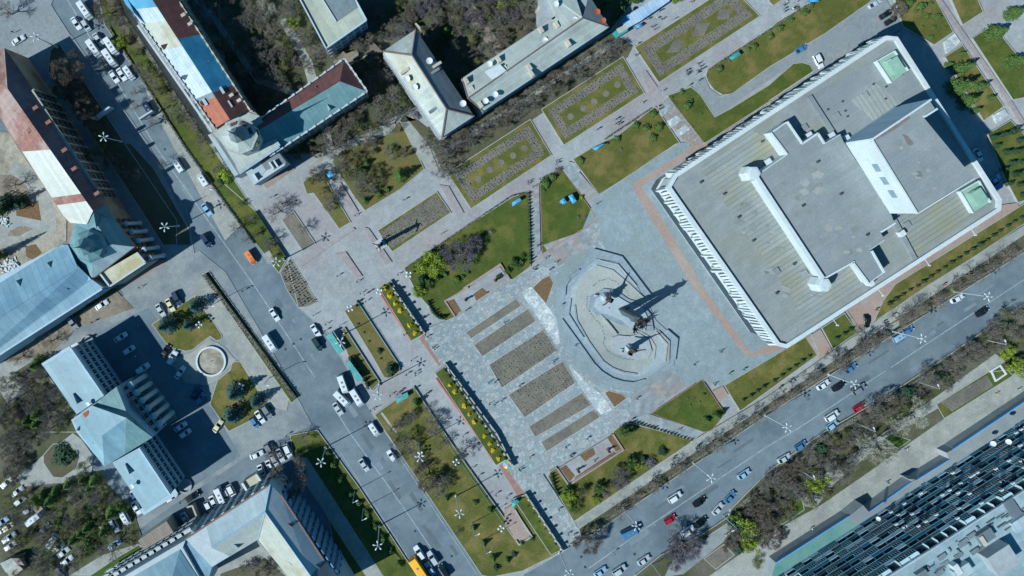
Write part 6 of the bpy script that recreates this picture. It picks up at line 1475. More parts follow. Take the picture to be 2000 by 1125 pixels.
PEOPLE = [  # tile spot, clothes, place
('t20 1120,150', 'white', 'on the promenade facing the kiosk row, in pale top'), ('t20 1160,155', 'dark', 'beside the pale-topped one facing the kiosk row'), ('t20 1250,155', 'pink', 'in pink top before the kiosk row'), ('t20 1145,90', 'dark', 'standing against the kiosk row canopy'), ('t20 1085,215', 'black', 'in black, upper one of a pair by the diamond bed'), ('t20 1105,235', 'black', 'in black, lower one of a pair by the diamond bed'),
('t20 1390,20', 'red', 'in red top beside the diamond bed far end'), ('t20 965,350', 'yellow', 'in yellow top at the corner of the diamond bed'), ('t20 960,435', 'dark', 'crossing the path between two formal beds'), ('t20 1165,712', 'white', 'in white top on the crossing by the driveway'), ('t20 1005,805', 'white', 'in white top on the promenade before the lawn corner'), ('t20 1050,155', 'pink', 'squatting near the small cart awning'),
('t20 1445,500', 'black', 'topmost of the cluster by the driveway mouth'), ('t20 1460,522', 'dark', 'second of the cluster by the driveway mouth'), ('t20 1475,540', 'black', 'third of the cluster by the driveway mouth'), ('t20 1440,555', 'dark', 'lower one of the cluster by the driveway mouth'), ('t20 1435,575', 'grey', 'in grey at the tail of the driveway mouth cluster'), ('t20 1355,553', 'black', 'top one of the trio on the promenade bend'), ('t20 1360,570', 'grey', 'middle one of the trio on the promenade bend'), ('t20 1362,582', 'black', 'bottom one of the trio on the promenade bend'), ('t20 1450,630', 'dark', 'alone where the driveway leaves the promenade'), ('t20 1370,670', 'grey', 'at the kerb of the driveway lawn'),
('t20 1130,835', 'pink', 'in pink at the head of the slab ramp'), ('t20 1150,850', 'dark', 'in dark clothes at the head of the slab ramp'), ('t20 808,930', 'dark', 'top of the foursome beside the middle formal bed'), ('t20 828,940', 'white', 'pale one of the foursome beside the middle formal bed'), ('t20 805,965', 'black', 'in black in the foursome beside the middle formal bed'), ('t20 828,970', 'navy', 'in navy in the foursome beside the middle formal bed'), ('t20 660,1010', 'navy', 'walking alone along the lower formal bed'),
('t30 130,20', 'white', 'top of the group of strollers on the upper promenade'), ('t30 118,45', 'navy', 'in navy in the group on the upper promenade'), ('t30 115,75', 'blue', 'in blue in the group on the upper promenade'), ('t30 120,95', 'dark', 'last of the group on the upper promenade'), ('t30 175,75', 'white', 'in white beside the group on the upper promenade'), ('t30 205,25', 'pink', 'in pink at the edge of the upper promenade'), ('t30 210,700', 'dark', 'on the stone terrace along the finned wall'), ('t20 1885,890', 'pink', 'in pink on the terrace below the driveway grass'),
('t21 345,135', 'navy', 'upper one of a pair on the promenade by the ramp'), ('t21 345,155', 'grey', 'lower one of a pair on the promenade by the ramp'), ('t21 125,295', 'black', 'upper one of a pair near the small conifer row'), ('t21 122,312', 'grey', 'lower one of a pair near the small conifer row'), ('t21 165,335', 'navy', 'at the top of the small conifer row'), ('t21 215,275', 'brown', 'in brown on the promenade by the awning lawn'), ('t21 200,790', 'navy', 'walking beside the end of the small conifer row'), ('t21 165,965', 'dark', 'upper one of a pair near the crazy paving corner'), ('t21 165,985', 'white', 'lower one of a pair near the crazy paving corner'), ('t21 295,975', 'dark', 'near the mulch bed tip'), ('t21 340,920', 'white', 'in white beside the monument rim'), ('t21 265,885', 'dark', 'at the tip of the awning lawn'), ('t21 1220,235', 'dark', 'alone at the corner of the finned wall'), ('t21 660,465', 'dark', 'alone at the foot of the slab ramp'),
('t11 125,415', 'dark', 'alone in the yard of the octagonal tower building'), ('t11 780,555', 'dark', 'at the corner of the bushy lawn'), ('t11 1155,435', 'navy', 'alone on the path above the dark long bed'), ('t11 1005,730', 'grey', 'next to the slender standing statue'), ('t11 640,1025', 'dark', 'alone in the wide paved square'), ('t11 795,1070', 'dark', 'near the head of the shorter shrub bed'), ('t11 1110,1015', 'dark', 'near the yellow-green tree corner'), ('t11 945,810', 'red', 'in bright red by the slender standing statue'), ('t11 1445,700', 'grey', 'on the path below the dark long bed'),
('t12 820,40', 'dark', 'first of the strollers above the lawn strip'), ('t12 850,50', 'black', 'second of the strollers above the lawn strip'), ('t12 880,30', 'navy', 'third of the strollers above the lawn strip'), ('t12 800,105', 'navy', 'at the top tip of the lawn strip'), ('t12 860,100', 'grey', 'beside the top tip of the lawn strip'), ('t12 660,290', 'dark', 'waiting beside the first bus shelter end'), ('t12 550,280', 'dark', 'waiting near the kerb by the white car'), ('t12 455,210', 'brown', 'in brown at the corner of the dug bed'), ('t12 545,330', 'black', 'on the kerb before the first bus shelter'), ('t12 1160,360', 'dark', 'by the red wall of the shorter shrub bed'), ('t12 1380,460', 'navy', 'upper one of a pair on the striped steps'), ('t12 1395,470', 'dark', 'lower one of a pair on the striped steps'), ('t12 1340,375', 'dark', 'at the top of the striped steps'), ('t12 1305,230', 'brown', 'in brown by the conifer-lined lawn curve'),
('t12 1215,558', 'dark', 'alone before the striped steps'), ('t12 1175,670', 'navy', 'alone under the star lamp shadow'), ('t12 1245,655', 'dark', 'upper one of a pair under the star lamp shadow'), ('t12 1248,675', 'black', 'lower one of a pair under the star lamp shadow'), ('t12 1050,830', 'dark', 'at the head of the wide lawn canopy'), ('t12 1105,820', 'black', 'beside the wide lawn canopy, inner one'), ('t12 1125,800', 'navy', 'beside the wide lawn canopy, outer one'), ('t12 1240,780', 'pink', 'in pink at the wide lawn tip'), ('t12 1330,820', 'dark', 'upper one of a pair by the teal fence'), ('t12 1315,832', 'black', 'lower one of a pair by the teal fence'), ('t12 1480,1030', 'navy', 'alone on the walk beside the red wall'), ('t12 900,945', 'black', 'in black on the kerb by the wide lawn'), ('t12 930,935', 'dark', 'next to the one in black on the kerb by the wide lawn'), ('t12 840,790', 'dark', 'upper one of a pair behind the second shelter'), ('t12 850,800', 'brown', 'lower one of a pair behind the second shelter'), ('t12 830,755', 'navy', 'at the end of the second bus shelter'),
('t12 1815,730', 'dark', 'near the third seed bed corner, nearer the steps'), ('t12 1865,725', 'navy', 'near the third seed bed corner, nearer the bed'), ('t12 1820,895', 'dark', 'first of three on the crazy paving'), ('t12 1860,900', 'navy', 'second of three on the crazy paving'), ('t12 1915,870', 'dark', 'third of three on the crazy paving'), ('t12 1640,170', 'grey', 'at the corner of the smallest seed bed'), ('t12 1940,268', 'navy', 'between the two upper seed beds'), ('t12 45,705', 'dark', 'alone on the concrete promenade by the hedge'),
('t22 325,565', 'navy', 'between the two biggest seed beds near the white stones'), ('t22 60,755', 'dark', 'between the two biggest seed beds on the street side'), ('t22 390,125', 'pink', 'in pink on the basin rim'), ('t22 745,150', 'red', 'in red between the two bronze figures'), ('t22 1215,50', 'red', 'in red in the statue shadow tip'), ('t22 1255,60', 'brown', 'in brown in the statue shadow tip'), ('t22 495,440', 'navy', 'on the basin walkway'), ('t22 1620,490', 'navy', 'alone in the middle of the granite plaza'), ('t22 1800,630', 'navy', 'at the plaza edge above the lower lawns'), ('t22 1690,660', 'brown', 'in brown at the plaza edge above the ramp'), ('t22 1570,745', 'dark', 'at the head of the ramp to the tree-lined street'), ('t22 970,855', 'dark', 'on the flagstones below the mulch bed'), ('t22 930,1020', 'pink', 'in pink at the corner of the lower conifer row'), ('t22 1300,1095', 'pink', 'in pink on the diagonal path'), ('t22 1415,590', 'dark', 'in dark clothes by the faint paving crack'),
('t32 160,720', 'dark', 'first of three on the footpath above the street verge'), ('t32 195,705', 'black', 'second of three on the footpath above the street verge'), ('t32 80,775', 'dark', 'third of three on the footpath above the street verge'), ('t32 105,800', 'navy', 'straggler on the footpath above the street verge'), ('t32 955,210', 'dark', 'alone on the footpath below the curved lawn'), ('t32 890,260', 'black', 'upper one of three beside the black car'), ('t32 900,275', 'dark', 'middle one of three beside the black car'), ('t32 905,290', 'navy', 'lower one of three beside the black car'), ('t32 830,165', 'dark', 'at the tip of the curved lawn'), ('t31 1355,1090', 'red', 'in red on the footpath near the small conifers'), ('t32 1765,815', 'yellow', 'in yellow on the south-east pavement'), ('t32 1935,780', 'white', 'in white on the south-east pavement'),
('t33 325,740', 'white', 'in white before the teal podium roof'), ('t33 915,380', 'brown', 'in brown before the grey podium roof'), ('t33 1060,125', 'white', 'on a bench edge by the vivid lawn patch'),
('t23 585,45', 'navy', 'near the smallest lower seed bed'), ('t23 420,110', 'dark', 'walking toward the lower planter'), ('t23 455,175', 'black', 'upper one of a pair before the lower planter'), ('t23 465,180', 'grey', 'lower one of a pair before the lower planter'), ('t23 140,190', 'dark', 'alone above the striped steps on the crazy paving'), ('t23 55,280', 'dark', 'upper one of a pair beside the lower striped steps'), ('t23 65,292', 'navy', 'lower one of a pair beside the lower striped steps'), ('t23 640,215', 'brown', 'inside the lower planter'), ('t23 365,595', 'brown', 'in brown by the lower lawn kerb'), ('t23 435,785', 'dark', 'first of five near the crossing'), ('t23 480,795', 'white', 'second of five near the crossing'), ('t23 530,825', 'white', 'third of five near the crossing'), ('t23 485,845', 'grey', 'fourth of five near the crossing'), ('t23 440,870', 'dark', 'fifth of five near the crossing'),
('t23 1255,190', 'navy', 'first of four on the tree-lined street footpath'), ('t23 1245,210', 'grey', 'second of four on the tree-lined street footpath'), ('t23 1240,240', 'navy', 'third of four on the tree-lined street footpath'), ('t23 1235,255', 'dark', 'fourth of four on the tree-lined street footpath'), ('t23 1440,100', 'dark', 'upper one of a pair where the diagonal path ends'), ('t23 1432,115', 'black', 'lower one of a pair where the diagonal path ends'), ('t23 1120,345', 'black', 'alone on the footpath by the bare bushes'), ('t23 1655,790', 'white', 'in white beside the lay-by trees'), ('t23 790,930', 'pink', 'in pink crossing the tree-lined street'),
('t13 1615,25', 'dark', 'alone on the walk between lawn and shrub bed'), ('t13 1530,45', 'pink', 'in pink at the wide lawn edge'), ('t13 1680,280', 'red', 'in red on the walk beside the bare tree'), ('t13 1735,340', 'grey', 'in grey on the walk beside the bare tree'), ('t13 1800,490', 'navy', 'first of three before the sunken entrance'), ('t13 1870,480', 'dark', 'second of three before the sunken entrance'), ('t13 1955,500', 'navy', 'third of three before the sunken entrance'), ('t13 1955,650', 'brown', 'in brown by the sunken entrance'),
('t13 245,20', 'dark', 'upper one of a pair on the side street corner'), ('t13 240,70', 'dark', 'lower one of a pair on the side street corner'), ('t02 1900,20', 'dark', 'beside the hedge end by the street'), ('t02 735,262', 'black', 'long-shadowed on the lane below the blue-roofed wing'), ('t03 1420,535', 'dark', 'on the lane in front of the black off-roader'), ('t01 1100,1115', 'red', 'in red on the lane by the corner steps'), ('t00 120,255', 'dark', 'on the square by the kerb'), ('t02 1075,525', 'white', 'in white between shaded parked cars'), ('t02 1300,1010', 'white', 'in white in the shaded car park middle'),
]
for i, (s_, col, lab) in enumerate(PEOPLE):
    r_ = random.Random(i); q = L(s_)[0]
    person(q[0] - 1, q[1] + .5, col, r_.choice(('jeans', 'dark', 'black')), r_.choice((D, U_, D + 180, U_ + 180)) + r_.uniform(-15, 15), 1 if r_.random() < .75 else 0, 'person ' + lab)
# ------------------------------------------------------------------ trees, shrubs, hedges
bark = M('bark', '6a6058', '7f756a', 4, .9, obj=True)
twig_grey = M('twigs_grey', '6b665f', '7b756c', 3, .9, obj=True); twig_brown = M('twigs_brown', '665a50', '74685c', 3, .9, obj=True)
twig_purple = M('twigs_purple', '5f5660', '6f6570', 3, .9, obj=True); twig_pale = M('twigs_pale', 'a3a392', 'b4b4a2', 3, .8, obj=True)
leaf_green = M('leaf_green', '35502a', '4f6d33', 3, .8, obj=True, c3='5b7030'); leaf_yellow = M('leaf_yellow', '6f8426', '869a34', 3, .8, obj=True, c3='5b7026')
leaf_olive = M('leaf_olive', '565c34', '686c42', 3, .8, obj=True); leaf_dark = M('leaf_dark', '223b29', '314c33', 3, .85, obj=True)
leaf_spruce = M('leaf_spruce', '2c4a46', '3f5f58', 3, .85, obj=True); flower_y = M('flower_yellow', 'b7a21c', 'cfb72a', 3, .8, obj=True)
def rvec(r):
    z = r.uniform(-1, 1); t = r.uniform(0, 6.283); q = math.sqrt(1 - z * z); return Vector((q * math.cos(t), q * math.sin(t), z))
def leafquad(mb, c, n, s, r):
    u = n.orthogonal().normalized(); w = n.cross(u); a = r.uniform(0, 6.283); u, w = u * math.cos(a) + w * math.sin(a), w * math.cos(a) - u * math.sin(a)
    mb.add([c - u * s, c + w * s * .6, c + u * s, c - w * s * .6], [(0, 1, 2, 3)])
def branches(r, mb, tw, p, d, ln, rad, depth, spread=.6, up=.12):
    """recursive limbs; tips collected in tw"""
    n = 2; q = p
    for i in range(n):
        d = (d + rvec(r) * .18 + Vector((0, 0, up * .4))).normalized(); e = q + d * ln / n; mb.tube(q, e, rad * (1 - .25 * i), rad * (1 - .25 * (i + 1)), 4 if rad > .02 else 3, cap=False); q = e
        if depth <= 2: tw.append((q, d, ln))
    if depth == 0: return
    k = 3 if depth > 2 else 3
    for i in range(k):
        d2 = (d + rvec(r) * spread).normalized(); d2.z = max(d2.z, -.1) if depth > 1 else d2.z; d2.normalize(); branches(r, mb, tw, q, d2, ln * r.uniform(.66, .85), rad * .55, depth - 1, spread, up)
def bare_tree(seed, twm, ntw=2600, spread=.62, up=.1, trunk=.55, flat=False):
    r = random.Random(seed); o = empty('bare_tree', (0, 0, 0)); t = MB(); tw = []; t.tube((0, 0, 0), (0, 0, trunk), .075, .055, 7, cap=False)
    nl = 6
    for i in range(nl):
        a = 6.283 * i / nl + r.uniform(-.4, .4); d = Vector((math.cos(a) * .8, math.sin(a) * .8, r.uniform(.35, 1.1))).normalized()
        branches(r, t, tw, Vector((0, 0, trunk * r.uniform(.75, 1))), d, .42, .042, 4, spread, up)
    t.build('trunk', bark, o)
    c = MB()
    for i in range(ntw):
        p, d, ln = tw[r.randrange(len(tw))]; q = p + rvec(r) * .05; e = q + (d + rvec(r) * .8).normalized() * r.uniform(.08, .22); w = (e - q).cross(rvec(r)).normalized() * .0055
        c.add([q - w, q + w, e + w * .4, e - w * .4], [(0, 1, 2, 3)])
    c.build('crown', twm, o); return o
def leafy_tree(seed, lm, n=2600, h=1.1, twigs=False, name='leafy_tree', ls=.055, gaps=.5):
    r = random.Random(seed); o = empty(name, (0, 0, 0)); t = MB(); t.tube((0, 0, 0), (0, 0, .7), .07, .05, 7); blobs = []
    for i in range(14):
        a = r.uniform(0, 6.283); rr = r.uniform(.25, .82) if i else 0; z = .75 + h * r.uniform(-.15, .75) * (1 - rr * .5); p = Vector((rr * math.cos(a), rr * math.sin(a), z)); blobs.append((p, r.uniform(.22, .42)))
        t.tube((0, 0, .5), p, .035, .012, 5)
    t.build('trunk', bark, o); c = MB()
    for i in range(n):
        p, br = blobs[r.randrange(len(blobs))]; v = rvec(r); q = p + v * br * (r.random() ** .35); leafquad(c, q, (v + rvec(r) * .7).normalized(), ls * r.uniform(.6, 1.3), r)
    c.build('crown', lm, o); return o
def spruce(seed, lm, h=2.6, name='spruce_tree', n=1500):
    r = random.Random(seed); o = empty(name, (0, 0, 0)); MB().tube((0, 0, 0), (0, 0, h * .95), .06, .01, 6).build('trunk', bark, o); c = MB(); nb = 70
    for b_ in range(nb):
        f = (b_ + .5) / nb; z = h * (.08 + .9 * f); R0 = (1 - f) ** .8 * r.uniform(.8, 1.1) + .04; a = b_ * 2.4 + r.uniform(-.3, .3)
        for i in range(int(n / nb * (1.7 - 1.4 * f)) + 3):
            t = r.random() ** .6; rr = R0 * t; aa = a + r.gauss(0, .22 / (t + .3)); q = Vector((rr * math.cos(aa), rr * math.sin(aa), z - rr * .28 + r.uniform(-.04, .04)))
            leafquad(c, q, (Vector((math.cos(aa) * .5, math.sin(aa) * .5, 1)) + rvec(r) * .6).normalized(), .075 * r.uniform(.6, 1.3), r)
    c.build('crown', lm, o); return o
def shrub(seed, lm, h=1.5, name='round_shrub', n=500, flo=None, ls=.16, open_=False):
    r = random.Random(seed); o = empty(name, (0, 0, 0)); t = MB()
    for i in range(5): a = r.uniform(0, 6.28); t.tube((0, 0, 0), (.5 * math.cos(a), .5 * math.sin(a), h * .6), .05, .02, 4)
    t.build('stem', bark, o); c = MB()
    for i in range(n):
        v = rvec(r); v.z = abs(v.z); k = r.random() ** .3 * (1 + .18 * math.sin(v.x * 5 + seed) + .12 * math.cos(v.y * 6)); leafquad(c, Vector((v.x * k, v.y * k, .1 + v.z * k * h)), (v + rvec(r) * .6).normalized(), ls * r.uniform(.6, 1.3), r)
    c.build('crown', lm, o); return o
def cone(seed, lm, h=3.2, n=360):
    r = random.Random(seed); o = empty('small_conifer', (0, 0, 0)); MB().tube((0, 0, 0), (0, 0, h * .8), .08, .02, 5).build('trunk', bark, o); c = MB()
    for i in range(n):
        f = r.random() ** 1.4; a = r.uniform(0, 6.283); R0 = (1 - f) ** .7 * r.uniform(.7, 1.08); v = Vector((math.cos(a), math.sin(a), .5)); leafquad(c, Vector((R0 * math.cos(a), R0 * math.sin(a), .1 + f * h)), (v + rvec(r) * .5).normalized(), .2 * r.uniform(.6, 1.3), r)
    c.build('crown', lm, o); return o
PROTO = {}
MAKERS = {
 'b': [lambda: bare_tree(1, twig_grey), lambda: bare_tree(2, twig_grey), lambda: bare_tree(3, twig_grey, 3000, .75)], 'n': [lambda: bare_tree(4, twig_brown, 6000), lambda: bare_tree(5, twig_brown, 6000, .7)],
 'u': [lambda: bare_tree(6, twig_purple, 5200, .7)], 'w': [lambda: bare_tree(7, twig_pale, 1600, .5, .25)], 't': [lambda: bare_tree(12, twig_grey, 800, .8, .05)],
 'g': [lambda: leafy_tree(8, leaf_green), lambda: leafy_tree(9, leaf_green, 2200)], 'o': [lambda: leafy_tree(14, leaf_olive, 1500, ls=.045), lambda: leafy_tree(15, leaf_olive, 1300, ls=.045)], 'y': [lambda: leafy_tree(10, leaf_yellow, 2600), lambda: leafy_tree(11, leaf_yellow, 1900)],
 'c': [lambda: spruce(12, leaf_spruce), lambda: spruce(13, leaf_spruce, 2.2)], 'C': [lambda: spruce(22, leaf_green, 2.4, 'pine_tree'), lambda: spruce(23, leaf_green, 2.0, 'pine_tree')],
 's': [lambda: shrub(1, leaf_green), lambda: shrub(2, leaf_green, 1.3)], 'd': [lambda: shrub(3, leaf_dark, 1.4)], 'Y': [lambda: shrub(4, flower_y, 1.4, 'yellow_shrub', 900, ls=.2)], 'v': [lambda: shrub(5, twig_purple, 1.2, 'bare_shrub', 500, ls=.1), lambda: shrub(6, twig_brown, 1.2, 'bare_shrub', 500, ls=.1)], 'a': [lambda: cone(1, leaf_dark), lambda: cone(2, leaf_dark, 2.8)], 'h': [lambda: shrub(7, leaf_yellow, 1.5)],
}
NM = {'b': ('bare grey-twigged tree', 'tree'), 'n': ('bare brown-twigged tree', 'tree'), 'u': ('dense purple-grey leafless tree', 'tree'), 'w': ('pale whitish bare tree', 'tree'), 't': ('thin bare tree', 'tree'), 'g': ('green bushy tree', 'tree'), 'o': ('olive budding tree', 'tree'), 'y': ('yellow-green leafing tree', 'tree'),
      'c': ('dark blue-green spruce', 'spruce'), 'C': ('dark green pine', 'pine'), 's': ('round green shrub', 'shrub'), 'd': ('round dark shrub', 'shrub'), 'Y': ('round yellow-flowering shrub', 'shrub'), 'v': ('leafless low shrub', 'shrub'), 'a': ('small cone-shaped conifer', 'conifer'), 'h': ('yellow-green round shrub', 'shrub')}
TALL = {'b': 1, 'n': 1, 'u': .9, 'w': 1, 't': 1, 'g': .95, 'o': 1, 'y': .95, 'c': 1, 'C': 1, 's': .85, 'd': .85, 'Y': .9, 'v': .8, 'a': 1, 'h': .9}
trr = random.Random(11)
def tree(px, py, r, kind, label=None, group=None, hs=None, base=.1):
    """px,py: middle of the crown as seen in the photo, r its radius there in pixels"""
    vs_ = PROTO.setdefault(kind, {}); k = trr.randrange(len(MAKERS[kind]))
    if k not in vs_: vs_[k] = MAKERS[kind][k](); o = vs_[k]
    else: o = copy_tree(vs_[k])
    rm = r * S * (1.0 if kind in 'sdYvah' else .98); hs = hs or trr.uniform(.88, 1.12) * TALL[kind]
    zc = rm * 1.3 * hs if kind not in 'sdYvah' else rm * .7
    w = P(px, py, zc); o.location = (w.x, w.y, base); o.scale = (rm * trr.uniform(.93, 1.07), rm * trr.uniform(.93, 1.07), rm * hs); o.rotation_euler = (0, 0, trr.uniform(0, 6.28))
    tag(o, label, NM[kind][1], group); return o
LB = {}
def trees(place, group, s, shared=False, hs=None):
    """s: 'x,y,r,kind ...' photo pixels; labels count along the list unless shared"""
    it = [w.split(',') for w in s.split()]; tot = {}
    for w in it: tot[w[3]] = tot.get(w[3], 0) + 1
    cnt = {}
    for w in it:
        k = w[3]; cnt[k] = cnt.get(k, 0) + 1
        n_ = cnt[k]; od = '' if tot[k] == 1 or shared else (ordinal(n_) + ' ')
        tree(float(w[0]), float(w[1]), float(w[2]), k, (od + NM[k][0] + ' ' + place), group, hs)
def ordinal(n): return {1: 'first', 2: 'second', 3: 'third', 4: 'fourth', 5: 'fifth', 6: 'sixth', 7: 'seventh', 8: 'eighth', 9: 'ninth', 10: 'tenth', 11: 'eleventh', 12: 'twelfth'}.get(n, '%d%s' % (n, {1: 'st', 2: 'nd', 3: 'rd'}.get(n % 10, 'th')))
trees('along the main street verge, counted from the square', 'trees on the main street verge', '205,18,22,n 225,45,18,b 240,70,17,o 232,82,14,y 262,103,15,o 275,135,15,b 290,150,16,b 300,172,17,b 316,178,14,o 330,195,17,b 345,220,17,b 372,240,15,b 392,275,12,b 350,235,12,o 385,262,10,o 405,300,11,t 432,352,9,d 470,400,9,o 490,430,9,t 505,455,11,o 520,480,10,b 535,500,9,o 425,330,10,b 461,446,16,t 480,468,10,t')
tree(439, 342, 15, 'h', 'round yellow-green shrub on the verge beside the octagonal-tower building', None)
trees('before the tiled-roof facade, counted from the square', 'trees before the tiled-roof building', '125,143,25,n 120,176,16,n 158,192,17,n 162,217,22,n 175,238,15,n 188,266,15,o 165,301,19,o 190,298,18,o 268,341,13,t 318,321,12,t 205,328,9,t 215,310,14,n 232,335,13,b 142,112,14,n 148,158,13,n', hs=1.6)
trees('over the shaded kerb by the blue-white boards', 'kerb trees by the boards', '265,205,14,t 300,240,14,t 200,128,10,t 262,180,10,t 8,20,22,t')
trees('in the sandy courtyard behind the tiled roof', 'courtyard trees', '22,360,20,t 40,395,16,d 8,395,18,d')
for p_, l_ in (((-26, 412), 'upper'), ((-40, 420), 'rear upper'), ((-26, 500), 'lower'), ((-42, 508), 'rear lower')): tree(*p_, 12, 'C', 'unseen tall pine added for its shadow on the sandy courtyard, %s one' % l_, 'unseen shadow-casting pines past the courtyard', 3.6)  # unseen trees added out of view to cast the long courtyard shadow bands
# groves behind the long buildings
def inside(px, py, polys): return any(pinp((px, py), q) for q in polys)
BLD = [[(186, -80), (421, 250), (487, 213), (304, -80)], [(560, -60), (637, 100), (722, 40), (665, -60)], [(500, 235), (670, 110), (722, 180), (560, 285)], [(745, 98), (812, 52), (930, 226), (865, 275)], [(898, 150), (1105, 15), (1062, -40), (1190, -40), (1195, 55), (945, 222)], [(410, 200), (610, 190), (560, 340), (430, 300)]]
def grove(place, group, poly, n, seed, kinds, rmin, rmax, sep=.8):
    r = random.Random(seed); pts = []; tries = 0; xs = [p[0] for p in poly]; ys = [p[1] for p in poly]
    while len(pts) < n and tries < 6000:
        tries += 1; x, y = r.uniform(min(xs), max(xs)), r.uniform(min(ys), max(ys)); rr = r.uniform(rmin, rmax)
        if not pinp((x, y), poly) or inside(x, y, BLD): continue
        if any((x - a) ** 2 + (y - b_) ** 2 < ((rr + c) * sep) ** 2 for a, b_, c in pts): continue
        pts.append((x, y, rr))
    for x, y, rr in pts:
        k = r.choice(kinds); tree(x, y, rr, k, NM[k][0] + ' ' + place, group)
grove('in the grove between patchwork and maroon roofs', 'trees of the first grove', [(325, -10), (560, -10), (600, 60), (650, 110), (500, 200), (480, 190)], 46, 5, 'bbbbbbnnoo', 12, 22, .62)
trees('standing out in the grove beside the flat-roofed block', 'leafing trees by the flat roof', '572,42,16,y 556,75,12,o 565,112,13,g 548,98,10,o 520,15,22,w')
grove('in the grove between flat-roofed and gabled blocks', 'trees of the second grove', [(715, -10), (1050, -10), (1060, 30), (905, 140), (880, 150), (820, 55), (770, 70), (740, 100), (690, 110), (715, 60)], 48, 6, 'bbbbnnuoo', 11, 20, .62)
trees('standing out in the grove above the gabled block', 'green trees above the gabled block', '881,72,16,g 863,88,11,g 958,35,13,g 977,5,12,y 853,42,10,n 800,30,14,n 740,70,12,o 870,60,14,C')
trees('behind the kiosk row', 'trees behind the kiosk row', '1184,4,17,g 1213,17,15,g 1200,38,10,g 1240,-2,12,g 1320,2,9,y')
grove('in the gap between maroon wing and hipped block', 'trees in the gap', [(655, 135), (745, 100), (760, 140), (800, 215), (780, 235), (700, 265), (600, 305), (560, 300), (690, 215), (715, 180)], 22, 8, 'bbbno', 11, 20, .6)
trees('beside the gabled block, counted from the hipped block', 'trees beside the gabled block', '862,318,26,b 845,285,20,b 885,292,18,b 905,270,18,n 930,262,20,b 960,243,19,b 985,225,18,n 1010,210,20,b 1040,190,19,b 1065,172,19,b 1092,157,20,n 1120,138,19,b 1150,122,18,b 1180,103,22,b 1205,93,16,b 880,340,22,t 990,240,14,t 1140,150,14,t')
trees('below the hipped block end, on the narrow green verge', 'shrubs below the hipped block', '800,205,9,o 815,225,9,v 835,255,9,o 850,280,8,v')
# bushy lawn by the promenade
trees('on the bushy lawn above the paved square', 'trees of the bushy lawn', '650,290,20,b 672,272,19,b 665,315,17,b 683,331,20,o 700,300,16,o 720,285,14,n 715,358,21,b 735,345,15,o 705,334,12,C 716,318,10,C 781,343,17,C 712,391,11,C 695,352,14,b 725,372,13,o 668,345,13,o 735,325,12,o 760,300,13,b 790,300,11,n 720,268,14,b 655,335,12,b 740,379,9,s 757,370,7,s 775,290,6,s 700,375,12,b')
trees('on the narrow tree island', 'trees of the narrow island', '610,352,17,o 620,340,16,b 637,352,14,o 643,396,17,b 632,375,12,o 655,380,12,b')
trees('at the dark soil island', 'trees at the soil island', '532,418,19,t 524,470,16,t 548,398,14,t 592,445,14,t 570,400,9,t')
# yellow-green lawn
trees('on the lawn with the yellow-green tree', 'trees of the yellow-green lawn', '845,515,27,y 824,524,15,y 818,569,15,y 896,500,29,u 925,478,17,u 960,452,8,v 912,532,7,s 893,546,9,s 904,540,6,s 825,548,12,d 870,535,6,s 1007,516,14,g 992,528,8,g 838,552,11,g 855,545,8,g 975,540,7,g 940,462,7,d 1020,500,7,g 1018,512,8,s')
trees('on the lawn with two blue awnings', 'shrubs of the awning lawn', '1066,357,11,s 1080,346,10,s 1092,332,8,v 1135,386,6,h 1130,424,5,v 1143,423,5,v 1062,372,5,s')
trees('on the slab-ramp lawn facing the formal beds', 'shrubs of the slab-ramp lawn', '1206,271,8,s 1243,244,8,s 1263,249,9,s 1288,247,9,s 1276,268,8,s 1277,221,8,s 1136,313,8,s 1185,280,5,s 1213,290,5,v')
trees('on the small lawn beside the driveway mouth', 'shrubs by the driveway mouth', '1343,206,9,s 1332,180,6,s 1370,222,4,s 1312,190,4,s 1350,196,6,s')
trees('along the promenade edge of the driveway lawn', 'shrubs along the driveway lawn', '1474,90,8,s 1406,135,8,s 1523,55,8,s 1506,71,8,s 1546,38,7,s 1573,24,9,s 1584,9,7,s 1558,15,6,v 1462,96,5,s 1425,119,5,v')
trees('behind the white hall, on the first far lawn', 'shrubs behind the white hall', '1776,7,10,s 1800,12,11,s 1818,6,7,s 1831,32,8,s 1811,31,6,s 1823,53,6,s 1801,52,5,s 1818,73,7,s 1788,22,6,s 1846,53,5,s 1757,20,15,n')
trees('on the shaded lawn behind the white hall', 'pines behind the white hall', '1889,130,17,C 1886,167,24,C 1902,195,19,C 1922,168,13,C 1938,191,9,C 1911,214,9,C 1858,125,9,C 1882,104,8,C 1957,60,22,C 1992,22,18,C 1991,118,19,C')
trees('in the grid of the last far lawn, counted row by row', 'conifer grid behind the white hall', '1938,268,7,a 1957,262,7,a 1977,256,8,a 1991,274,7,a 1946,284,6,a 1964,297,7,a 1984,295,7,a 1975,318,7,a 1994,316,6,a 1960,330,6,a 1981,340,7,a 1970,358,6,a 1990,360,6,a 1996,380,6,a')
def row(place, group, pts, r, kind, base=.1):
    for i, (x, y) in enumerate(pts): tree(x, y, r * trr.uniform(.85, 1.15), kind, ordinal(i + 1) + ' ' + NM[kind][0] + ' ' + place, group, None, base)
row('from the far end in the row along the hall lawn', 'conifer row along the hall lawn', L('t31 1970,572 1910,603 1860,638 1800,676 1750,711 1700,746 1645,781 1590,816 1535,851 1480,890 1425,922 1370,960 1315,995 1260,1030 1205,1070 1160,1105 t32 1100,15 1045,50 990,85 940,120'), 4.4, 'a')
row('in the row on the little fenced lawn', 'conifers on the fenced lawn', L('t32 640,320 590,355 530,390'), 4.2, 'a')
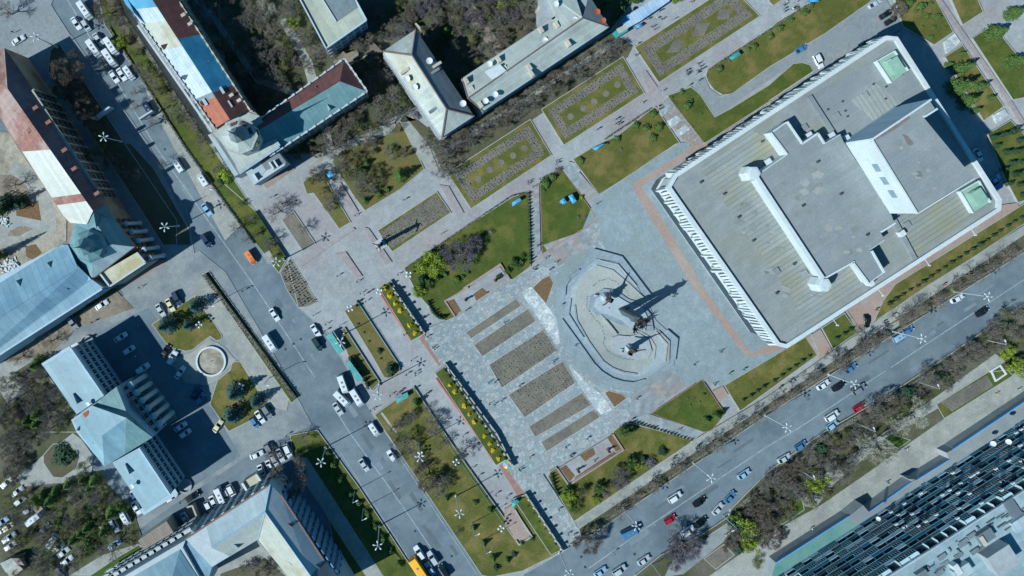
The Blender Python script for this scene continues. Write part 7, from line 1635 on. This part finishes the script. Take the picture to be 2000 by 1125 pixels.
row('in the row on the lawn below the hall corner', 'conifers below the hall corner', L('t32 320,530 265,565 210,605 155,640 105,680 45,720 t22 1960,765 1910,800 1860,835 1800,870'), 4.4, 'a')
trees('on the five-sided lawn by the ramp', 'shrubs on the five-sided lawn', '1383,822,11,C 1402,814,11,C 1414,806,8,C 1344,777,4,v 1355,777,4,v 1374,770,5,s 1367,784,4,s 1348,791,4,s')
row('in the row by the awning-side steps, promenade end first', 'conifer row by the steps', [lerp((1033, 378), (1036, 514), i / 21) for i in range(22)], 3.6, 'a')
row('in the row along the diagonal white path', 'conifer row along the diagonal path', [lerp((1238, 823), (1349, 858), i / 17) for i in range(18)], 3.2, 'a')
row('round the curve of the yellow-green lawn', 'conifers round the lawn curve', L('t12 1345,110 1352,130 1362,150 1372,168 1384,186 1398,203 1414,218 1432,228 1452,232 1470,225'), 4.2, 'a')
row('at the curved end of the lower planter lawn', 'conifers at the lower planter', L('t23 310,330 312,355 318,380 326,405 335,430 345,455 360,480'), 4.2, 'a')
trees('on the lower planter lawn, counted from the wide steps', 'trees of the lower planter lawn', '1112,972,17,y 1124,994,15,g 1108,958,12,g 1138,966,16,o 1130,982,12,o 1172,958,16,g 1165,978,11,y 1193,950,11,o 1213,936,19,u 1236,908,17,g 1246,911,9,y 1258,896,9,d 1272,903,13,v 1295,882,10,d 1183,965,9,v 1221,846,16,g 1237,840,9,g')
YS = L('t12 1010,5 1045,60 1087,120 1125,175 1200,290 1240,350'); row('in the shorter raised bed, counted from the promenade', 'yellow shrubs of the shorter bed', [(p[0], p[1]) for p in YS], 5.2, 'Y', .6)
YS = L('t12 1510,755 1550,805 1625,915 1660,980 1700,1040 t13 1780,30 1820,90 1845,140 1890,205'); row('in the longer raised bed, counted from the striped steps', 'yellow shrubs of the longer bed', YS, 4.9, 'Y', .6)
row('between wall and yellow shrubs in the shorter raised bed', 'conifers of the shorter bed', [lerp((763, 556), (822, 648), i / 8) for i in range(9)], 4.4, 'a', .5)
row('between wall and yellow shrubs in the longer raised bed', 'conifers of the longer bed', [lerp((870, 722), (987, 893), i / 15) for i in range(16)], 4.4, 'a', .5)
row('on the raised bed by the sunken entrance', 'shrubs by the sunken entrance', [lerp((1022, 972), (1085, 1062), i / 6) for i in range(7)], 5.5, 'd')
trees('on the lawn strip between the two paths', 'shrubs of the lawn strip', '764,722,13,d 742,685,7,d 700,632,4,d 712,649,4,d 721,666,4,d 745,700,4,d')
trees('behind the second bus shelter', 'shrubs behind the shelter', '693,712,6,a 700,722,6,a 707,731,6,a 713,741,6,a 719,750,6,a 686,700,6,a')
trees('on the wide lawn, counted from the bus crossing', 'trees of the wide lawn', '813,789,12,C 775,835,16,b 800,815,14,b 846,832,19,b 798,868,20,b 820,905,16,b 833,938,22,n 858,950,21,b 875,945,14,o 873,974,9,C 887,905,14,o 910,885,17,b 770,868,14,t 780,895,13,t 862,870,16,t 835,800,10,t 930,980,7,d 958,998,10,C 926,1033,9,C 946,1063,9,C 964,1092,9,C 992,1096,9,C 1020,1062,8,C 895,1040,8,t 1005,1082,7,d 970,1108,8,d 1040,1050,7,d')
# south-west lawns
row('along the shaded lawn by the courtyard block, green fence first', 'shrubs of the shaded lawn', [(650, 908), (663, 936), (684, 966), (700, 984), (716, 1002), (732, 1028), (748, 1052), (763, 1077), (781, 1103), (640, 885)], 8.5, 's')
tree(563, 946, 36, 'n', 'big bare tree leaning over the corner of the courtyard block'); tree(592, 858, 14, 't', 'thin bare tree in the fenced corner lawn by the side street')
tree(530, 890, 16, 't', 'thin bare tree over the side street parking lot')
trees('in the garden above the fountain ring', 'spruces above the fountain', '380,599,18,c 322,637,23,c 366,637,15,c'); trees('in the garden below the fountain ring', 'spruces below the fountain', '456,770,21,c 451,815,22,c 499,786,18,c')
trees('on the verge below the blue-roofed wing', 'shrubs below the blue-roofed wing', '136,608,9,d 155,600,8,s 172,592,9,d 182,585,8,d 200,571,8,v 216,564,7,v 148,612,6,s')
trees('on the lane side of the columned building', 'thin trees on the lane', '95,668,16,t 30,702,14,t 75,655,12,t 55,660,10,t 20,640,10,t')
grove('in the park behind the columned building', 'park trees behind the columned building', [(0, 740), (85, 705), (150, 830), (80, 860), (40, 900), (20, 940), (0, 950)], 34, 21, 'bbnoC', 12, 20, .52)
grove('in the grove between car park and columned building', 'trees between car park and building', [(60, 975), (120, 950), (165, 905), (250, 985), (215, 1020), (205, 1060), (160, 1090), (130, 1060), (105, 1030)], 40, 22, 'bboogC', 11, 19, .5)
grove('among the parked cars of the wooded car park', 'trees of the wooded car park', [(0, 980), (60, 960), (100, 1040), (130, 1125), (0, 1125)], 26, 23, 'bbtto', 11, 17, .62)
tree(118, 895, 24, 'd', 'low dark shrubs filling the octagonal bed', None, .35); tree(212, 1075, 26, 't', 'thin spreading bare tree over the light blue car near the brown annex')
grove('in the small court of the courtyard block', 'trees of the small court', [(490, 1090), (530, 1070), (560, 1110), (545, 1125), (470, 1125)], 5, 24, 'bnv', 9, 14, .8)
# tree-lined street
trees('on the plaza side of the tree-lined street, near end first', 'plaza-side street trees', '1150,1060,24,n 1176,1036,13,t 1210,1005,18,t 1243,975,14,t 1275,950,17,t 1325,915,18,t 1368,885,17,t 1400,868,20,t 1440,835,15,t 1478,815,17,t 1515,790,15,t 1548,770,14,t 1590,735,16,b 1640,712,20,b 1672,690,18,b 1700,668,22,b 1730,660,16,t 1765,625,18,t 1798,605,19,t 1835,590,20,t 1870,560,17,t 1905,540,20,t 1940,520,18,t 1975,500,18,t')
trees('low on the plaza-side street verge', 'plaza-side verge shrubs', '1165,1023,5,h 1265,958,5,h 1735,650,8,d 1190,1012,5,v 1230,985,6,v 1300,938,6,d 1860,566,5,h')
grove('in the thicket beyond the tree-lined street', 'thicket trees beyond the street', [(1460, 985), (1500, 940), (1620, 855), (1740, 785), (1840, 718), (2000, 605), (2000, 650), (1880, 730), (1830, 745), (1700, 830), (1600, 930), (1500, 1050), (1440, 1080), (1420, 1060)], 62, 31, 'bbbbnotd', 11, 21, .58)
trees('along the apartment pavement, near end first', 'leafing trees by the apartment pavement', '1650,915,15,o 1585,950,14,g 1745,840,13,b 1700,850,15,b 1770,800,14,o 1850,755,13,b 1545,1010,12,b 1338,1069,30,u 1318,1095,20,u 1456,1033,24,y 1471,1068,20,y 1440,1010,14,y 1500,1010,24,n 1480,1100,14,o 1540,985,20,o 1600,945,24,y 1590,975,22,o 1620,960,16,o 1640,930,22,b 1660,905,20,b 1560,960,18,b 1530,1045,10,n 1510,1060,16,n 1990,722,24,y 1975,690,18,y 1990,655,16,o 1945,640,14,b 1970,610,16,o 1890,700,14,b 1905,680,13,b')
trees('with long white limbs beside the vivid lawn patches', 'pale long-limbed trees', '1790,810,27,w 1712,872,26,w 1735,890,22,w 1760,830,20,w 1690,885,18,w')
# hedges
def hedge(s, w, h, mat, label, n):
    q = L(s); o = empty('hedge', P(*q[0]), label, 'hedge'); r = random.Random(n); c = MB(); core_ = MB()
    for i in range(len(q) - 1):
        a, b_ = P(*q[i]), P(*q[i + 1]); d = b_ - a; ln = d.length; u = d / ln; v = Vector((-u.y, u.x, 0)); m_ = (a + b_) / 2; core_.box((m_.x, m_.y, 0), (ln, w * .7, h * .8), math.degrees(math.atan2(d.y, d.x)))
        for k in range(int(ln * n)):
            p = a + d * r.random() + v * r.uniform(-w / 2, w / 2) * (1 + .2 * math.sin(k)) + Vector((0, 0, h * (1 - .5 * r.random() ** 2) * (1 + .12 * math.sin(ln * r.random())))); leafquad(c, p, (rvec(r) + Vector((0, 0, .8))).normalized(), .16 * r.uniform(.6, 1.3), r)
    core_.build('stem', bark, o); c.build('crown', mat, o)
hedge('p 400,535 578,778', 1.5, 1.4, leaf_dark, 'long dark clipped hedge between the main street and the concrete promenade', 46)
hedge('t20 720,1085 1080,845', .5, .8, leaf_dark, 'low hedge between the promenade and the slab-ramp lawn', 18)
hedge('t20 1525,545 1990,240 t30 355,5', .5, .8, leaf_dark, 'low hedge between the promenade and the driveway lawn', 18)
hedge('t11 1160,970 1640,640 1990,405 p 1030,376', .5, .8, leaf_dark, 'low hedge between the promenade and the yellow-green lawn', 18)
hedge('p 1137,1046 1500,800', 1.0, .9, leaf_dark, 'scruffy low hedge on the nearer street verge', 14)
hedge('p 1500,800 2000,484', 1.0, .9, leaf_dark, 'scruffy low hedge on the farther street verge', 14)
hedge('p 1445,985 1608,852 1826,722 2000,604', 2.2, 1.2, leaf_dark, 'thick ragged hedge on the thicket side of the tree-lined street', 36)
hedge('p 213,52 363,290 497,476', .6, .8, leaf_dark, 'low hedge along the main street kerb of the long verge', 16)
hedge('p 230,10 400,275', 1.4, 1.3, leaf_green, 'green hedge beside the patchwork-roof building', 26)
# small hut in the wooded car park
b = building('hut', 20, 1105, 'small grey-roofed hut at the edge of the wooded car park', 'hut')
walls(b, 'p 2,1100 22,1092 45,1112 20,1130', 3, wall_beige); roofpoly(b, [(*p, 3) for p in L('p 0,1100 22,1090 34,1102 12,1118')], r_grey); roofpoly(b, [(*p, 3) for p in L('p 22,1090 38,1090 48,1104 34,1102')], r_brown)
b = building('hut', 68, 985, 'tiny dark-roofed hut between parked cars and the bare bed', 'hut'); walls(b, 't03 250,590 300,560 335,600 290,640', 2.6, wall_grey); roofpoly(b, [(*p, 2.65) for p in L('t03 248,590 300,558 337,600 290,642')], r_brown)
for o in list(bpy.data.objects):
    if o.parent is None and o.type == 'EMPTY' and not o.children: bpy.data.objects.remove(o)
